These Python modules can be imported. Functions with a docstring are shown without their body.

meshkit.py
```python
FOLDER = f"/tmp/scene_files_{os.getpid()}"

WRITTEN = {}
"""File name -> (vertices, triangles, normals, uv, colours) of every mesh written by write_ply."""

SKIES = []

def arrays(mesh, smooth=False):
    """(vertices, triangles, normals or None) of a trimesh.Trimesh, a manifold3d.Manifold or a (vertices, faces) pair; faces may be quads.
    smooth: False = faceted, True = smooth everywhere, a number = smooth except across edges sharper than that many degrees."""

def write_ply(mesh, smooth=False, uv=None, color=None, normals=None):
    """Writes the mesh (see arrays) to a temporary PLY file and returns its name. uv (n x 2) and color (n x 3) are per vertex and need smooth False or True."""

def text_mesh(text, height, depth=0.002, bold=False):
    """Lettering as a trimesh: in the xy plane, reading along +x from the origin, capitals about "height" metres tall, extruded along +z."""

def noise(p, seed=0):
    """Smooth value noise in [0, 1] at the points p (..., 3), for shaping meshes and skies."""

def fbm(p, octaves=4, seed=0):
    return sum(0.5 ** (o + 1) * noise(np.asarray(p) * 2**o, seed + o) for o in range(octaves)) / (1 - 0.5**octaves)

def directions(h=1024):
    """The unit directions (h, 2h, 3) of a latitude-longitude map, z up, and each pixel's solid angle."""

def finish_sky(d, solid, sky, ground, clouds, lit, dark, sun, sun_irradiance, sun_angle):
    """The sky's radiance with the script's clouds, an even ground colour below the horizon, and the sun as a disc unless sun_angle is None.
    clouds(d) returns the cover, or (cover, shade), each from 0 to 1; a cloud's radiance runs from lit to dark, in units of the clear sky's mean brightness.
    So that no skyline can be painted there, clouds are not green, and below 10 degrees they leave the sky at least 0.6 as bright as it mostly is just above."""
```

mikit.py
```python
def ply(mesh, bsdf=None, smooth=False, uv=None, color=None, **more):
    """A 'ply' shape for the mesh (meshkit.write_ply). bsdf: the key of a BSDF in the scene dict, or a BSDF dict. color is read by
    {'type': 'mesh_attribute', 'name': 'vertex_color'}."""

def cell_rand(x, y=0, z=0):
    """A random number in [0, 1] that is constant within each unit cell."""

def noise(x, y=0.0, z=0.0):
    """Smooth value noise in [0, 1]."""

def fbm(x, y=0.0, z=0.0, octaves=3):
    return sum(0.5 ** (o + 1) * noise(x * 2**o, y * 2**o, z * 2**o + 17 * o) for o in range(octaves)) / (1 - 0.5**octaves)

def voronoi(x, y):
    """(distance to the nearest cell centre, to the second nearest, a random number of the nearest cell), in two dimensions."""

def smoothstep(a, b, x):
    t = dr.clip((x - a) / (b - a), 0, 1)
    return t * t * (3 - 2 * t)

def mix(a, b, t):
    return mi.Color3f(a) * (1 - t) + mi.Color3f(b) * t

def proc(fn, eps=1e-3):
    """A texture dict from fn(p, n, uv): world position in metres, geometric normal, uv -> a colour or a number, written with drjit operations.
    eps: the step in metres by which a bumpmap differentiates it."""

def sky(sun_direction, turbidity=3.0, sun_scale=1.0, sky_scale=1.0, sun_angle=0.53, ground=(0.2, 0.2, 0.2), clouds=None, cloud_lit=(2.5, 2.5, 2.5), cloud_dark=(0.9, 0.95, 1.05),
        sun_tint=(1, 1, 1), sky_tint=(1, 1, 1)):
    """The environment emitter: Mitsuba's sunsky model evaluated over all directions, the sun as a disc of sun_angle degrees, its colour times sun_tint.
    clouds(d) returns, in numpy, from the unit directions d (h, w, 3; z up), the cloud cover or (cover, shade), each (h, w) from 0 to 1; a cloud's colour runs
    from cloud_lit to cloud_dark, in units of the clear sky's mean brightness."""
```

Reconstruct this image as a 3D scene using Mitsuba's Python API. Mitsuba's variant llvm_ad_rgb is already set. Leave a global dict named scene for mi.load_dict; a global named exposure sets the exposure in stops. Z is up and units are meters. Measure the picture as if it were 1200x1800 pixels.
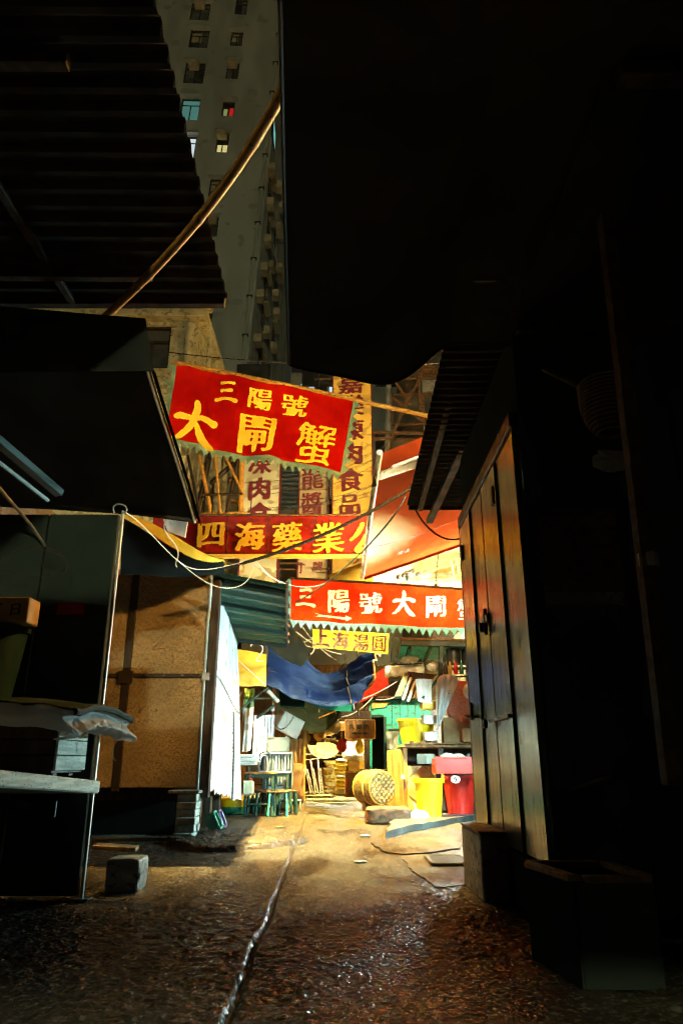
import math, random
import numpy as np, trimesh, shapely, mitsuba as mi, mikit, meshkit
from shapely import affinity
from shapely.geometry import Polygon, box as sbox
from shapely.ops import unary_union
from mikit import noise, fbm, voronoi, smoothstep, mix

# ------------------------------------------------------------------ camera, sky, lamps, exposure
exposure = -0.3
EYE, FOCAL, PITCH = 0.75, 1250.0, math.radians(19.4)
CP, SP = math.cos(PITCH), math.sin(PITCH)
scene, labels = {}, {}
scene['camera'] = {
    'type': 'perspective', 'fov': 2 * math.degrees(math.atan(900 / FOCAL)), 'fov_axis': 'y', 'near_clip': 0.05, 'far_clip': 2000.0,
    'to_world': mi.ScalarTransform4f().look_at(origin=[0, 0, EYE], target=[0, CP, EYE + SP], up=[0, 0, 1])}
scene['sky'] = mikit.sky((0.3, -0.6, 0.25), turbidity=4, sun_scale=0.0, sky_scale=0.10, clouds=lambda d: np.ones(d.shape[:2]), cloud_lit=(1.15, 1.0, 0.88), ground=(0.02, 0.02, 0.02))
scene['sky']['sampling_weight'] = 0.3
SODIUM, WARM, COOL = (1.0, 0.52, 0.12), (1.0, 0.55, 0.12), (0.50, 0.97, 1.0)


def glow(rgb, power, share=0.01):
    return {'type': 'area', 'radiance': {'type': 'rgb', 'value': [c * power for c in rgb]}, 'sampling_weight': share}


LAMP_STREET = glow(SODIUM, 3600, 0.8)    # sodium street lamp above the corrugated awning on the right
LAMP_ADDED_REAR = glow((0.98, 1.0, 0.58), 20000, 0.8)   # unseen lamp added behind the viewer to light the banner and the tower
LAMP_PENDANT = glow(WARM, 260000, 1.6)    # market lamp high over the lane, its shade added to narrow the light
LAMP_AWNING = glow(WARM, 4600, 1.2)     # bare lamp behind the red awning
LAMP_BULB = glow((1.0, 0.72, 0.30), 19000, 1.2)   # bare bulb beside the end of the red awning, over the glowing banner
LAMP_FAR = glow(SODIUM, 230000, 1.3)      # lamp down the lane
LAMP_TUBE = glow(COOL, 1800, 1.5)        # white tube on the right wall

# ------------------------------------------------------------------ helpers


def at(px, py, y):
    """The point of the lane that stands y metres ahead on the sight line of a survey pixel of the 1200 x 1800 photograph."""
    v = 900 - py
    d = FOCAL * CP - v * SP
    return np.array([(px - 600) * y / d, y, EYE + (FOCAL * SP + v * CP) * y / d])


def floor_at(px, py):
    v = 900 - py
    y = -EYE * (FOCAL * CP - v * SP) / (FOCAL * SP + v * CP)
    p = at(px, py, y)
    p[2] = 0
    return p


def numbered(key):
    if key not in USED:
        USED.add(key)
        return key
    k = 1
    while f'{key}_{k:03d}' in USED:
        k += 1
    USED.add(f'{key}_{k:03d}')
    return f'{key}_{k:03d}'


USED = set()


def thing(name, label, cat, group=None):
    key = numbered(name)
    labels[key] = {'label': label, 'category': cat}
    if group:
        labels[key]['group'] = group
    return key


def part(root, name, mesh, m, smooth=35, label=None, emit=None, kind=None):
    key = numbered(f'{root}__{name}')
    if isinstance(mesh, (list, tuple)):
        mesh = trimesh.util.concatenate([x for x in mesh])
    more = {'emitter': emit} if emit else {}
    scene[key] = mikit.ply(mesh, m, smooth=smooth, **more)
    if label or kind:
        labels[key] = {}
        if label:
            labels[key]['label'] = label
        if kind:
            labels[key]['kind'] = kind
    return key


def single(name, mesh, m, label, cat, group=None, smooth=35, kind=None):
    key = numbered(name)
    if isinstance(mesh, (list, tuple)):
        mesh = trimesh.util.concatenate(list(mesh))
    scene[key] = mikit.ply(mesh, m, smooth=smooth)
    labels[key] = {'label': label, 'category': cat}
    if group:
        labels[key]['group'] = group
    if kind:
        labels[key]['kind'] = kind
    return key


def setting(name, mesh, m, label, smooth=35):
    key = numbered(name)
    scene[key] = mikit.ply(mesh, m, smooth=smooth)
    labels[key] = {'label': label, 'kind': 'structure'}
    return key


def rot(ax=0, ay=0, az=0):
    return trimesh.transformations.euler_matrix(math.radians(ax), math.radians(ay), math.radians(az))


def move(m, p=(0, 0, 0), r=None):
    m = m.copy()
    if r is not None:
        m.apply_transform(rot(*r))
    m.apply_translation(p)
    return m


def block(size, bevel=0.006):
    """A box with chamfered edges round the origin."""
    h = np.array(size) / 2
    b = min(bevel, 0.4 * h.min())
    pts = []
    for s in np.ndindex(2, 2, 2):
        sg = np.array(s) * 2 - 1
        for k in range(3):
            q = h - b
            q[k] = h[k]
            pts.append(sg * q)
    return trimesh.convex.convex_hull(np.array(pts))


def bx(a, b, bevel=0.006, r=None):
    a, b = np.minimum(a, b), np.maximum(a, b)
    return move(block(b - a, bevel), (a + b) / 2, r)


def bar(p, q, w, h=None, bevel=0.003, up=(0, 0, 1)):
    """A squared bar from p to q."""
    p, q = np.array(p, float), np.array(q, float)
    z = q - p
    n = np.linalg.norm(z)
    z /= n
    x = np.cross(up, z)
    x = np.cross((1, 0, 0), z) if np.linalg.norm(x) < 1e-3 else x
    x /= np.linalg.norm(x)
    m = block((w, h or w, n), bevel)
    t = np.eye(4)
    t[:3, 0], t[:3, 1], t[:3, 2], t[:3, 3] = x, np.cross(z, x), z, (p + q) / 2
    m.apply_transform(t)
    return m


def tube(pts, r, n=8):
    pts = np.array(pts, float)
    r = np.broadcast_to(r, len(pts))
    t = np.gradient(pts, axis=0)
    t /= np.linalg.norm(t, axis=1, keepdims=True)
    a = np.cross(t[0], (0, 0, 1) if abs(t[0][2]) < 0.9 else (1, 0, 0))
    rings = []
    for p, d, rr in zip(pts, t, r):
        a = a - d * (a @ d)
        a /= np.linalg.norm(a)
        b = np.cross(d, a)
        ang = np.arange(n) * 2 * math.pi / n
        rings.append(p + rr * (np.cos(ang)[:, None] * a + np.sin(ang)[:, None] * b))
    v = np.vstack(rings + [pts[:1], pts[-1:]])
    f, k = [], len(pts)
    for i in range(k - 1):
        for j in range(n):
            q = (i * n + j, i * n + (j + 1) % n, (i + 1) * n + (j + 1) % n, (i + 1) * n + j)
            f += [q[:3], (q[0], q[2], q[3])]
    for j in range(n):
        f += [(k * n, (j + 1) % n, j), (k * n + 1, (k - 1) * n + j, (k - 1) * n + (j + 1) % n)]
    return trimesh.Trimesh(v, np.array(f), process=False)


def curve(pts, n=24):
    """A smooth line through the points."""
    from scipy.interpolate import CubicSpline
    pts = np.array(pts, float)
    s = np.concatenate([[0], np.cumsum(np.linalg.norm(np.diff(pts, axis=0), axis=1))])
    return CubicSpline(s, pts)(np.linspace(0, s[-1], n)) if len(pts) > 2 else np.linspace(pts[0], pts[-1], n)


def sagging(p, q, sag, n=20, wob=0.0, seed=0):
    s = np.linspace(0, 1, n)[:, None]
    c = np.array(p) * (1 - s) + np.array(q) * s
    c[:, 2] -= sag * 4 * s[:, 0] * (1 - s[:, 0])
    if wob:
        c += wob * (np.stack([meshkit.noise(np.stack([s[:, 0] * 9, s[:, 0] * 0 + k * 7.3 + seed, s[:, 0] * 0], 1)) for k in range(3)], 1) - 0.5) * np.minimum(1, 8 * s * (1 - s))
    return c


def lathe(profile, n=24, r=None, p=(0, 0, 0)):
    return move(trimesh.creation.revolve(np.array(profile, float), sections=n), p, r)


def quads(g):
    nu, nv = g.shape[:2]
    i, j = np.meshgrid(np.arange(nu - 1), np.arange(nv - 1), indexing='ij')
    a = (i * nv + j).ravel()
    b, c, d = a + nv, a + nv + 1, a + 1
    return np.vstack([np.stack([a, b, c], 1), np.stack([a, c, d], 1)])


def normals_of(g):
    n = np.cross(np.gradient(g, axis=0), np.gradient(g, axis=1))
    return n / (np.linalg.norm(n, axis=-1, keepdims=True) + 1e-12)


def sheet(g, t=0.004):
    """A grid of points (nu, nv, 3) as a sheet of thickness t; t = 0 gives the single surface."""
    f = quads(g)
    if not t:
        return trimesh.Trimesh(g.reshape(-1, 3), f, process=False)
    n = normals_of(g)
    v = np.vstack([(g + n * t / 2).reshape(-1, 3), (g - n * t / 2).reshape(-1, 3)])
    nu, nv = g.shape[:2]
    k = nu * nv
    ring = [i * nv for i in range(nu)] + [(nu - 1) * nv + j for j in range(1, nv)] + [i * nv + nv - 1 for i in range(nu - 2, -1, -1)] + [j for j in range(nv - 2, 0, -1)]
    rim = []
    for a, b in zip(ring, ring[1:] + ring[:1]):
        rim += [(a, a + k, b + k), (a, b + k, b)]
    return trimesh.Trimesh(v, np.vstack([f, f[:, ::-1] + k, np.array(rim)]), process=False)


def patch(p00, p10, p11, p01, nu=24, nv=24):
    """Bilinear grid: u runs p00 to p10, v runs p00 to p01."""
    u, v = np.meshgrid(np.linspace(0, 1, nu), np.linspace(0, 1, nv), indexing='ij')
    u, v = u[..., None], v[..., None]
    return np.array(p00) * (1 - u) * (1 - v) + np.array(p10) * u * (1 - v) + np.array(p11) * u * v + np.array(p01) * (1 - u) * v


def rails(a, b, nu=40, nv=16):
    """A grid between two smooth lines a and b."""
    a, b = curve(a, nu), curve(b, nu)
    v = np.linspace(0, 1, nv)[None, :, None]
    return a[:, None] * (1 - v) + b[:, None] * v


def crumple(g, amp, size, seed=0, stretch=(1, 1, 1)):
    n = normals_of(g)
    d = meshkit.fbm(g * np.array(stretch) / size, 3, seed) - 0.5
    return g + n * d[..., None] * 2 * amp


def folds(g, amp, count, axis=0, seed=0, grow=None):
    """Soft folds that run across the chosen axis of the grid."""
    nu, nv = g.shape[:2]
    u, v = np.meshgrid(np.linspace(0, 1, nu), np.linspace(0, 1, nv), indexing='ij')
    s, o = (u, v) if axis == 0 else (v, u)
    d = meshkit.noise(np.stack([s * count, o * 1.3 + 5, s * 0 + seed], -1)) - 0.5 + 0.4 * (meshkit.noise(np.stack([s * count * 2.3, o * 2, s * 0 + seed + 3], -1)) - 0.5)
    w = 1 if grow is None else grow(o)
    return g + normals_of(g) * (amp * d * w)[..., None]


def corrugated(p00, p10, p11, p01, waves, amp, t=0.0015, per=8, nv=6, square=False):
    """A corrugated sheet with its ribs running along v."""
    nu = waves * per + 1
    g = patch(p00, p10, p11, p01, nu, nv)
    s = np.linspace(0, waves, nu)
    w = np.sin(2 * math.pi * s)
    if square:
        w = np.clip(w * 2.2, -1, 1)
    return sheet(g + normals_of(g) * (amp * w)[:, None, None], t)


def poly_prism(p, d):
    return trimesh.util.concatenate([trimesh.creation.extrude_polygon(q, d, engine='earcut') for q in getattr(p, 'geoms', [p]) if q.area > 1e-9])


def upright(m, p, az=0):
    """From the xy plane to a standing wall plane: x stays along the wall, y becomes height, z comes towards the viewer."""
    return move(m, p, (90, 0, 0)) if not az else move(move(m, (0, 0, 0), (90, 0, 0)), p, (0, 0, az))


# ------------------------------------------------------------------ lettering: brush characters as outlines
GLYPHS = {
    '三': '0Q0q0S0u0W110]150q1512191A1:1P1=1_1=1o1>251;2F1;2T192d1:2u1736173<163D123H0z3J0v3K0r3J0h3E0_3A0\\380Z2v0\\2e0d2\\0g2R0h2C0m240n1o0q1_0o1Q0o1E0k120h0n0c0a0b0Y0d0U0f0S0i/0x2n122u192x1H2x1S2z1d301r3426342C362R342\\352`342d312i2u2k2m2j2i2g2f2[2b2T2b2E2f272e1r2f1a2a1P2_1>2Y162[0z2`0w2g/141w17241:261=271P281b251n2821292E2?2P2?2X2=2^282a212a1w2\\1p2U1j2Q1h2C1j251h1q1k1m1k1U1i1A1b1=1c161h131o',
    '陽': '0Y2r0[2t0`2u0r2t132u1?2t1K2v1U2s1W2t1[2x1q331v3326332A352R332b352n342r2g2q2\\2s2K2p2@2c2A2Q2>2E2=23291n281c251Z261W281V2=1V2`1U2c1S2c1N2a1K2\\1F2J1A2=1E271O1x1c1v1s1x231x2D222O232a262m2531263425351w331u2s1s2b1t2Q1o2E1n221j1y1c1z1_231]281^2G1a2R1b2a1f2w1f301R2x1E2x142u0v2o0k2k0h2f0f2P0b2E0e2A0j2>0k2;0j270d220c1u0e1i0m1g0n1d0l1\\0b1O0a1I0e1F0h1Y131Z151Y181T1;1J171E161:1>111>0v1<0s180v0v0u0k0v0Z0p0X0\\0[0[0k0\\110Y1A0Y1R0X1]0X1c0\\1u0[2<0\\2H0X2a|2P142H0t2J0p2R0o2V0q2\\102]1;2\\1?2Y1?2U1=|1t2g1t2d1w2c282c2H2f2T2e2W2h2X2m2T2q2I2t292q1y2q1v2n|1r2J1s2G1v2E262F2F2K2S2K2V2N2V2V2S2Y2G2Z262W1v2U1r2R|1S1e1U1a1Y1`1]1c1^1f1\\1j1W1k1T1i|0s1`0t1L0v1K121M161Q181W171p151v131x0y1v0w1r|0r2b0s2Y0u2X0y2Y122b122g0x2g0s2e',
    '號': '0Q1_0P1a0R1k0X1m0_1o0r1q191u1E1u1X1w1Z1y1W271S2:1E2815290o250^250]2;0^2M0Z2_0[2j0^2l0m2k142m1@2k1F2l1S2o1W2n1X2m1U2]1U2R1Y2O1c2O1o2S212T232U252X282j282p26312@342H342N312P2t2T2q2f2r2u2r2w2p2x2g2w2f2s2d2g2e2S2c2P2`2P2[2Q2X2T2X2c2Y2m2X332X372W362K2x272q242o222q1y2w1w2x1v2u1l2o1e2a1c2Q1^2;1]271_251b241e251m231p1v1q1s1m1s1U1v1Q291Q2I1T2S1T2`1X2c1W2c1Q2b1?2b132`0q2a0o2e0o2i0r2k0y2l1=2w1?381<380y320l2v0d2n0`2b0`2U0^2N0`2J0c2F0i2I122I182G1;2D1<2@192>0z230e1y0^1s0Z1j0W1f0Y1d0Y1_0U1Z0T1T0U1L0X1D0T1?0S160T0n0S0j0T0i0U0h0`110`140c180v1911161A151C131D0l1?0\\1A0[1E0`1S0a1^0]1a|2N2<2b2B2e2F2f2J2d2L2O2J2L2G2K2@2L2=|2_1q2`202^232N1z2L1w2M1n2O1k2\\1n|1o271p251s231w2320242127222A212D1t2E1q2C1o2@|101b0y1S111Q1C1S1O1V1V1V1X1X1Z1[1Y1g1X1i1U1i1E1g141f|0p2[0t2E0v2D162F1<2E1>2F1>2M1<2\\1:2_0y2a0t2`0q2^',
    '大': '1[221Q211F1y151w0v1t0m1r0a1t0]1w0\\210\\270`2;0i2B112L182L1C2K1P2L1a2K1b2W1h2l1f361g3>1k3F1m3I1q3K1u3K1y3J253E293>2=2n282U2G2[2c2[2s2U362T3;2R3@2O3C2J3E2D3D2?3B2:3<23331z2t1z2_2;2G2@2@2?212921282=1s2H1a2_1C2u0w370p3A0g3D0`3C0[3A0Y3<0V2q0U2X0_2P0d2G0n251?211Q1t1d1p1Z1j1Q1D0p1=0l0p0`0c0]0]0^0[0b0]0f0b0k0s0u181A1F1R1Q1g1Y1s',
    '閘': '0Y2s0[2u0`2v0l2t132v1D2u1U2y1i2y1s3323332C352T332_352v352z2h2y2]302L2x2;2x1v2w1e2z1T2z1C30102y0u2w0p2q0j2l0g2_0f2T0c2M0c2G0e2D0n2C0q2D0s2W0s2[0u2]0y2]1@2_1R2\\1e2\\1w2[2>2Y2@2E2@1z2:1g2:1_271S291C2712280z260y220z1w121u1;1x1D1x1T1z1d1x1o1z24202D252J252P242R1s2R1a2U1O2S1>2O1<2E1<1v1;1u181t0h1b0b1^0b1\\0c1Z0n1Z141W191U1:1O191@14181410170y150x120y0[0u0Y0q0X0\\0[0[0l0]110Y1B0Z1R0X1^0\\1u0[2=0\\2I0X2b|2?2q2>2g2@2f2H2f2Z2e2^2h2_2o2]2q2[2s2C2t|2A2Z2>2Y2<2U2<2N2>2L2Y2M2\\2N2^2Q2^2W2[2Z2G2[|271T1z1T1y1S1w1K1y1G231F281I2:1P|251m1y1m1w1k1v1d1z1a241`271c281k|1V1o1S1n1Q1l1P1e1S1a1X1a1\\1c1\\1j1Z1m|1U1V1R1T1O1P1N1I1P1G1W1G1Z1K1\\1R1Y1U|112j0x2i0v2f0u2`0w2]1C2[1G2]1I2`1K2f1I2i|112R0y2Q0x2N0x2G0z2D1E2C1H2D1J2G1J2M1G2P',
    '蟹': '0T1X0b1p0e1x0e230d2F0c2G0^2G0[2J0W2L0V2N0b2a0l2k0r2t0w2u122u192s1;2q192n1:2l1A2k1K2l1T2n1X2n1]2j1_2h1T2]1S2Z1U2Y1Z2Y1g2[1h2Y1h2U1j2S232`2:2h282j1t2i1l2h1k2i1l2r1o2t1u2v262v2G2x2R2v2b2x2v2x2x2j2v2a2r2W2m2S2\\2R2[2P2Z2K2\\2I2g2J2r2I2z2I302G2y2@2t2>2d2?2Z2>2W2<2W272W232Y212d232n2230223121311t2t1r2e1r2Z1p2X1m2X1b2U1`2F1_2E1k2C1m231i1m1i1k1g1i1`1i1_1k1^1o1`1t1`1w1V241T291T2E1W2V1X2a1\\2e1\\2f1P2e1?2e152a122]132Z102d0t2r0c2p0`2k0\\2c0\\2Y0c2S0b2D0c2;0b270a1s0a1f0\\1R0Y1H0V140W0n0T0_0V0^0W0_0`0a0b0r0`160b1E0b1R0g1\\0h1]0v1[0x1P0w1D0s140s0q0q0p100m1@0n1J0o1K121P1D1Q1Q1U1^1T1_1V1_1Z1]1]1U1^1L1]1I1a1A1`181`171e191o171p111o0u1l0k1X0e1Q0]1Q0T1V|2:2T2:2P2>2P2?2O2=2G2?2G2C2H2E2J2F2S2N2T2P2U2O2\\2W2\\2_2^2d2g2d2l2b2m2P2k2K2d|1r1>1t1<1z1:2M1;2N1=2P1I2N1K2H1K271I1u1J1s1H|1r0o1s0m1w0l2D0o2K0l2L0m2L0o2J0q2G0w2H0x2L0y2L102I122F11250z1t101s0y|1z1y1z1v211u271u2B1y2D212B2:2@2;2427|1k281s2E1s2G1r2H1k2H1i2F1g291i27|1r1x1l201j1z1k1v1m1t1q1u1r1v|19161;141A141P191[191\\1;1\\1H1Z1I1O1I1?1E191D171A|1K1j1M1h1V1i1W1k1X1q1V1s1N1r1M1p|1K231N211V211V231T2:1R2;1K2:1J29|1L2N1J2L1J2E1U2F1U2L1T2N1R2O|0t2\\0t2Z0v2Y182X1=2\\1>2^1<2`0z2b0x2a|0w270y1z0z1y19201:22172:152;0x29|0z2N0w2L0x2D172F182L172N152O',
    '四': '0\\0j0[0k0\\100Y1@0Y1Q0X1]0X1c0\\1t0[2<0\\2H0X2a0Z2t0`2v0m2u152v1A2u1G2u1S2y1d2z1p331u3326332F352R332b352v352y2h2y2\\302L2w2;2x1v2v1e2z1T2y1B2z162z102y0z2q0v2Z0t2Y0v2Y122U152G1625151n161b131Q121@0x140x110w0z0s0z0j0u0h0m0g|121L0y1J0w1E0w1A0z1>1=1?1O1D1a1D1m1F251D2H1F2T1F2W1G2Z1J2[1M2[1T2X1b2U1e2G1e251a1y1c1r1i1l2<1n2N1m2Z1p2h1n2k1j2k1f2h1d2e1a2^1`2F1]291]1w1Z1p1L1]1D1U1=1P|2R1t2U1v2W1z2V2=2Z2N2Y2_2[2k2Z2m2W2o2I2q2E2n2C2e2B2_2B2M2?2:2A1x2C1u2F1t|111y111o151n1:1p1=1t1?1z1@2>1B2L1@2V1B2a1A2c1>2f132g0y2f0w2a0w2\\0z2K0y2@',
    '海': '0U1q0T1s0Z220a260g260p220y2112221525152:1B2K1A2N1>2Q132U0l2]0\\2g0[2i0c2q0r2q102n162k1C2b1G2`1K2a1O2e1T2n1W2v1[2x1f2y1q2z1u2x1u2u1r2j1s2g1v2f282g2D2i2U2h2f2j2q2h322j342i332]2x2Z2q2Y2e2[2S2Y2G2Z2A2Z252V1n2U1e2Q1`2F1`2B1d2@1p2C212C2C2H2U2I2b2K2n2J2v2G2s2:2s1q2v1n321n361m361b341a2v1^2t1\\2s1K2r1C2u1?331@341430112p0w2f0h2a0b2Y0]2Q0[2G0]250\\210^1w0g1w0i2=0k2G0k2J0n2K0q2J0t2G0v2A0w250u1o0w1_0s1T0r1D0o1B0p1A0v1<0x190w170u120j0z0]0v0V0q0T0j0T0d0V0Y0\\0Y0^0]0i0f0z0j1@0q1O141W161Z161^151b121d0t1b0n1b0a1m|2A1O2K1D2P1C2S1E2U1H2V1P2V1S2T1V2Q1W2F1W2C1U2B1R|2E1y2M1s2Q1s2T1w2U212S262O292E292C272C24|1m1s1l1g1p1e1y1e201f211i1z1o1r1u1p1u|1b1C1c1;1f191t1:1v1<1w1>1t1F1o1L1m1M1h1L1e1I|1A1p191g1<1b1B1b1H1c1K1g1O1r1N1y1J201A1z1?1v',
    '藥': '0V0\\0V0^0_0c0l0e0u0i1@0v1D0y1E111D141B1512140r110Z130W1=0W1?0`1@0j1?0p1?101C1;1C1?1G1C1E1N1H1Y1H1\\1K1^1Q1[1T1R1T1D1K1@1G1;1K1;1O181P111O0k1H0b1G0]1H0[1Q0b1X0m1f0n1i0l1k0b1i0]1i0[1s0a1y0n2G0q2O0x2R182O192Q182Y142\\0z2\\0j2Z0_2Z0V2X0U2^0U2d0V2e0Z2h0`2i0k2h182i1;2k1<2t1E2t1Q2w1T2v1T2m1W2k1c2k1s2p242p262s25312B342G342K322N2t2Q2r2W2q2a2s2q2r302t322h302f2s2d2b2e2P2d2M2b2M2]2N2[2P2Z2Z2[2d2Y2e2W2a2O2a2M2l2K2v2E2v2C2i272f212i1y2p1w2r1v301]2t1X2q1W2k1X2h1\\2f1]2U1U2H1R2B1R2?1T291S1y1T1w1R1v1L1x1I2:1H2F1J2W1K2h1P311Q311E2x1C2r1A2f1A2U1<2C1<2A1;2@192A172U0v2`0t2p0o310p320n2y0j2u0a2q0_2l0_2a0b2R0e2B0n280r1w0z1t0x1s0r1s0l1v0[1d0U1_0V1\\0h1\\0u1Y0w1S0t1B0c0s0W0f0T0]0T|192M142F152B1A2>1D2>1E2@1F2E1G2H1G2J1E2K|2^1h2a1l2a1n2_1o2\\1n2Z1j2[1h|2F1g2N1s2N1v2L1x2I1x2C1v2A1s2A1g2C1f|2A2M2@2F2B2E2F2G2M2Q2L2U2H2V2@2T2?2Q|1u2X1q2J1s2H1v2I1x2K232K252M262P242S242_232a1t2a1q2_1q2[|1]1b1^1`1`1^1u1`1v1b1w1m1t1o1_1m1]1k|1r2>1[2:1Z281]201_1x1e1w1s1z1t201s2<|1Q2O1P2K1Q2I1W2H1Z2H1]2X1\\2[1T2\\1Q2[1P2Y|1D1x1>1p1?1m1E1l1H1o1H1v1G1x',
    '業': '0U0^0U0`0]0d0c0f0n0g0t0j1@0w1D0z1E121D151B1612150n130Z140W1>0W1?0[1A0l1@121D1>1D1Q1I1X1I1\\1L1]1S1]1V1[1W1T1X1B1T151S0o1O0j1P0i1Y0k1[161a1B1a1S1d1[1d1]1f1^1l1\\1p1U1q1D1o131n0l1i0a1j0c1u0d1w0s1y13211?211@231@27192C162F0o2C0d2C0[2A0Z2B0Z2M0\\2O0d2Q0r2Q0u2T0t2X0o2^0j2j0i2n0w2r112s152r1:2k1@2\\1C2[1F2\\1H2_1J2j1K2t1O2w1U2x1c2x1e2m1a2W1b2U1d2T1k2V1n2Y1r2k1r2q1q301r312>322@2r2A2m2>2a2A2_2F2a2N2k2Q2r2S2z2]312d2z2j2x2j2t2h2m2`2b2`2_2b2]2m2\\302\\322Q2x2N2a2P2T2N2I2B2G2<2H2:2J292a2<2p2:2r292r1z2n1y2a1z2P1v2E1u251q1y1q1w1n1v1h1x1d241c2D1g2S1i2^1l2e1m2h1k2i1a2U1[2F1Z261W1z1W1x1U1w1M1z1J2;1I2F1K2W1L2h1P321R321G2x1D2a1A2U1>2D1>2A1=2@1;2B182R0y2d0u2p0q320q320o2t0`2p0^2l0^2c0a2Q0e1w0y1t0w1s0p1w0[1d0U1`0U1_0V1[0l1[0s1X0u1V0u1P0p1B0c0r0W0j0U0]0U|1S2A1[231^211d211v24242G212I1u2I1c2F1V2F1T2D',
    '公': '292Z232q1x311w351x39213>273A2=3A2D3>2U2l2\\2]2g2M2p2@2w28391y3A1p3C1j3A1b3=1_3;1_311a2o1h2b1s2P232F2@/1S101b111p1424132E162<1E2<1K2>1Q2B1V2E1X2K1X2Q1T2f1>2m142r0w2v0j310`320\\310W300S2u0L2q0J2m0J2i0K2b0P2R0g2A0i260g1o0g1b0a1S0]1K0Z1C0X1?0Y130^0x0c0u0g0u0n0x0v12131D1G1P1V1X1d1`1q1e261k2:1r2;1y26221z241s231p1l1R1`1D/0X1a0[1f0m1w0x2?192N1>2Z1J2k1Q331T391X3<1^3=1e3<1h3:1j371l301l2w1i2l1_2Y1V2G1F221A1x121m0e1Y0a1X0[1Z0X1^',
    '上': '0O0a0O0i0Q0m0T0p0\\0u0a0v0q0u130y1C0z1Q131\\131[1@1`1V1_1c1a1p1]2<1^2F1]2Z1a2m1`3;1b3B1g3H1m3K1t3J1w3G203@2134242p222]232H2F2N2c2L2h2K2k2H2n2E2q2>2n222i1y2]1x2V1y2C252?24231z251r241`261S221>22132F132T102d122r0z360z3<0x3D0u3I0o3J0g3H0^3B0X3:0V2s0Y2b0_2Q0a2D0e260e1w0f1r0c1j0b1e0b1a0e1S0e1F0a180_0p0Y0^0W0V0X0S0Z',
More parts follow.
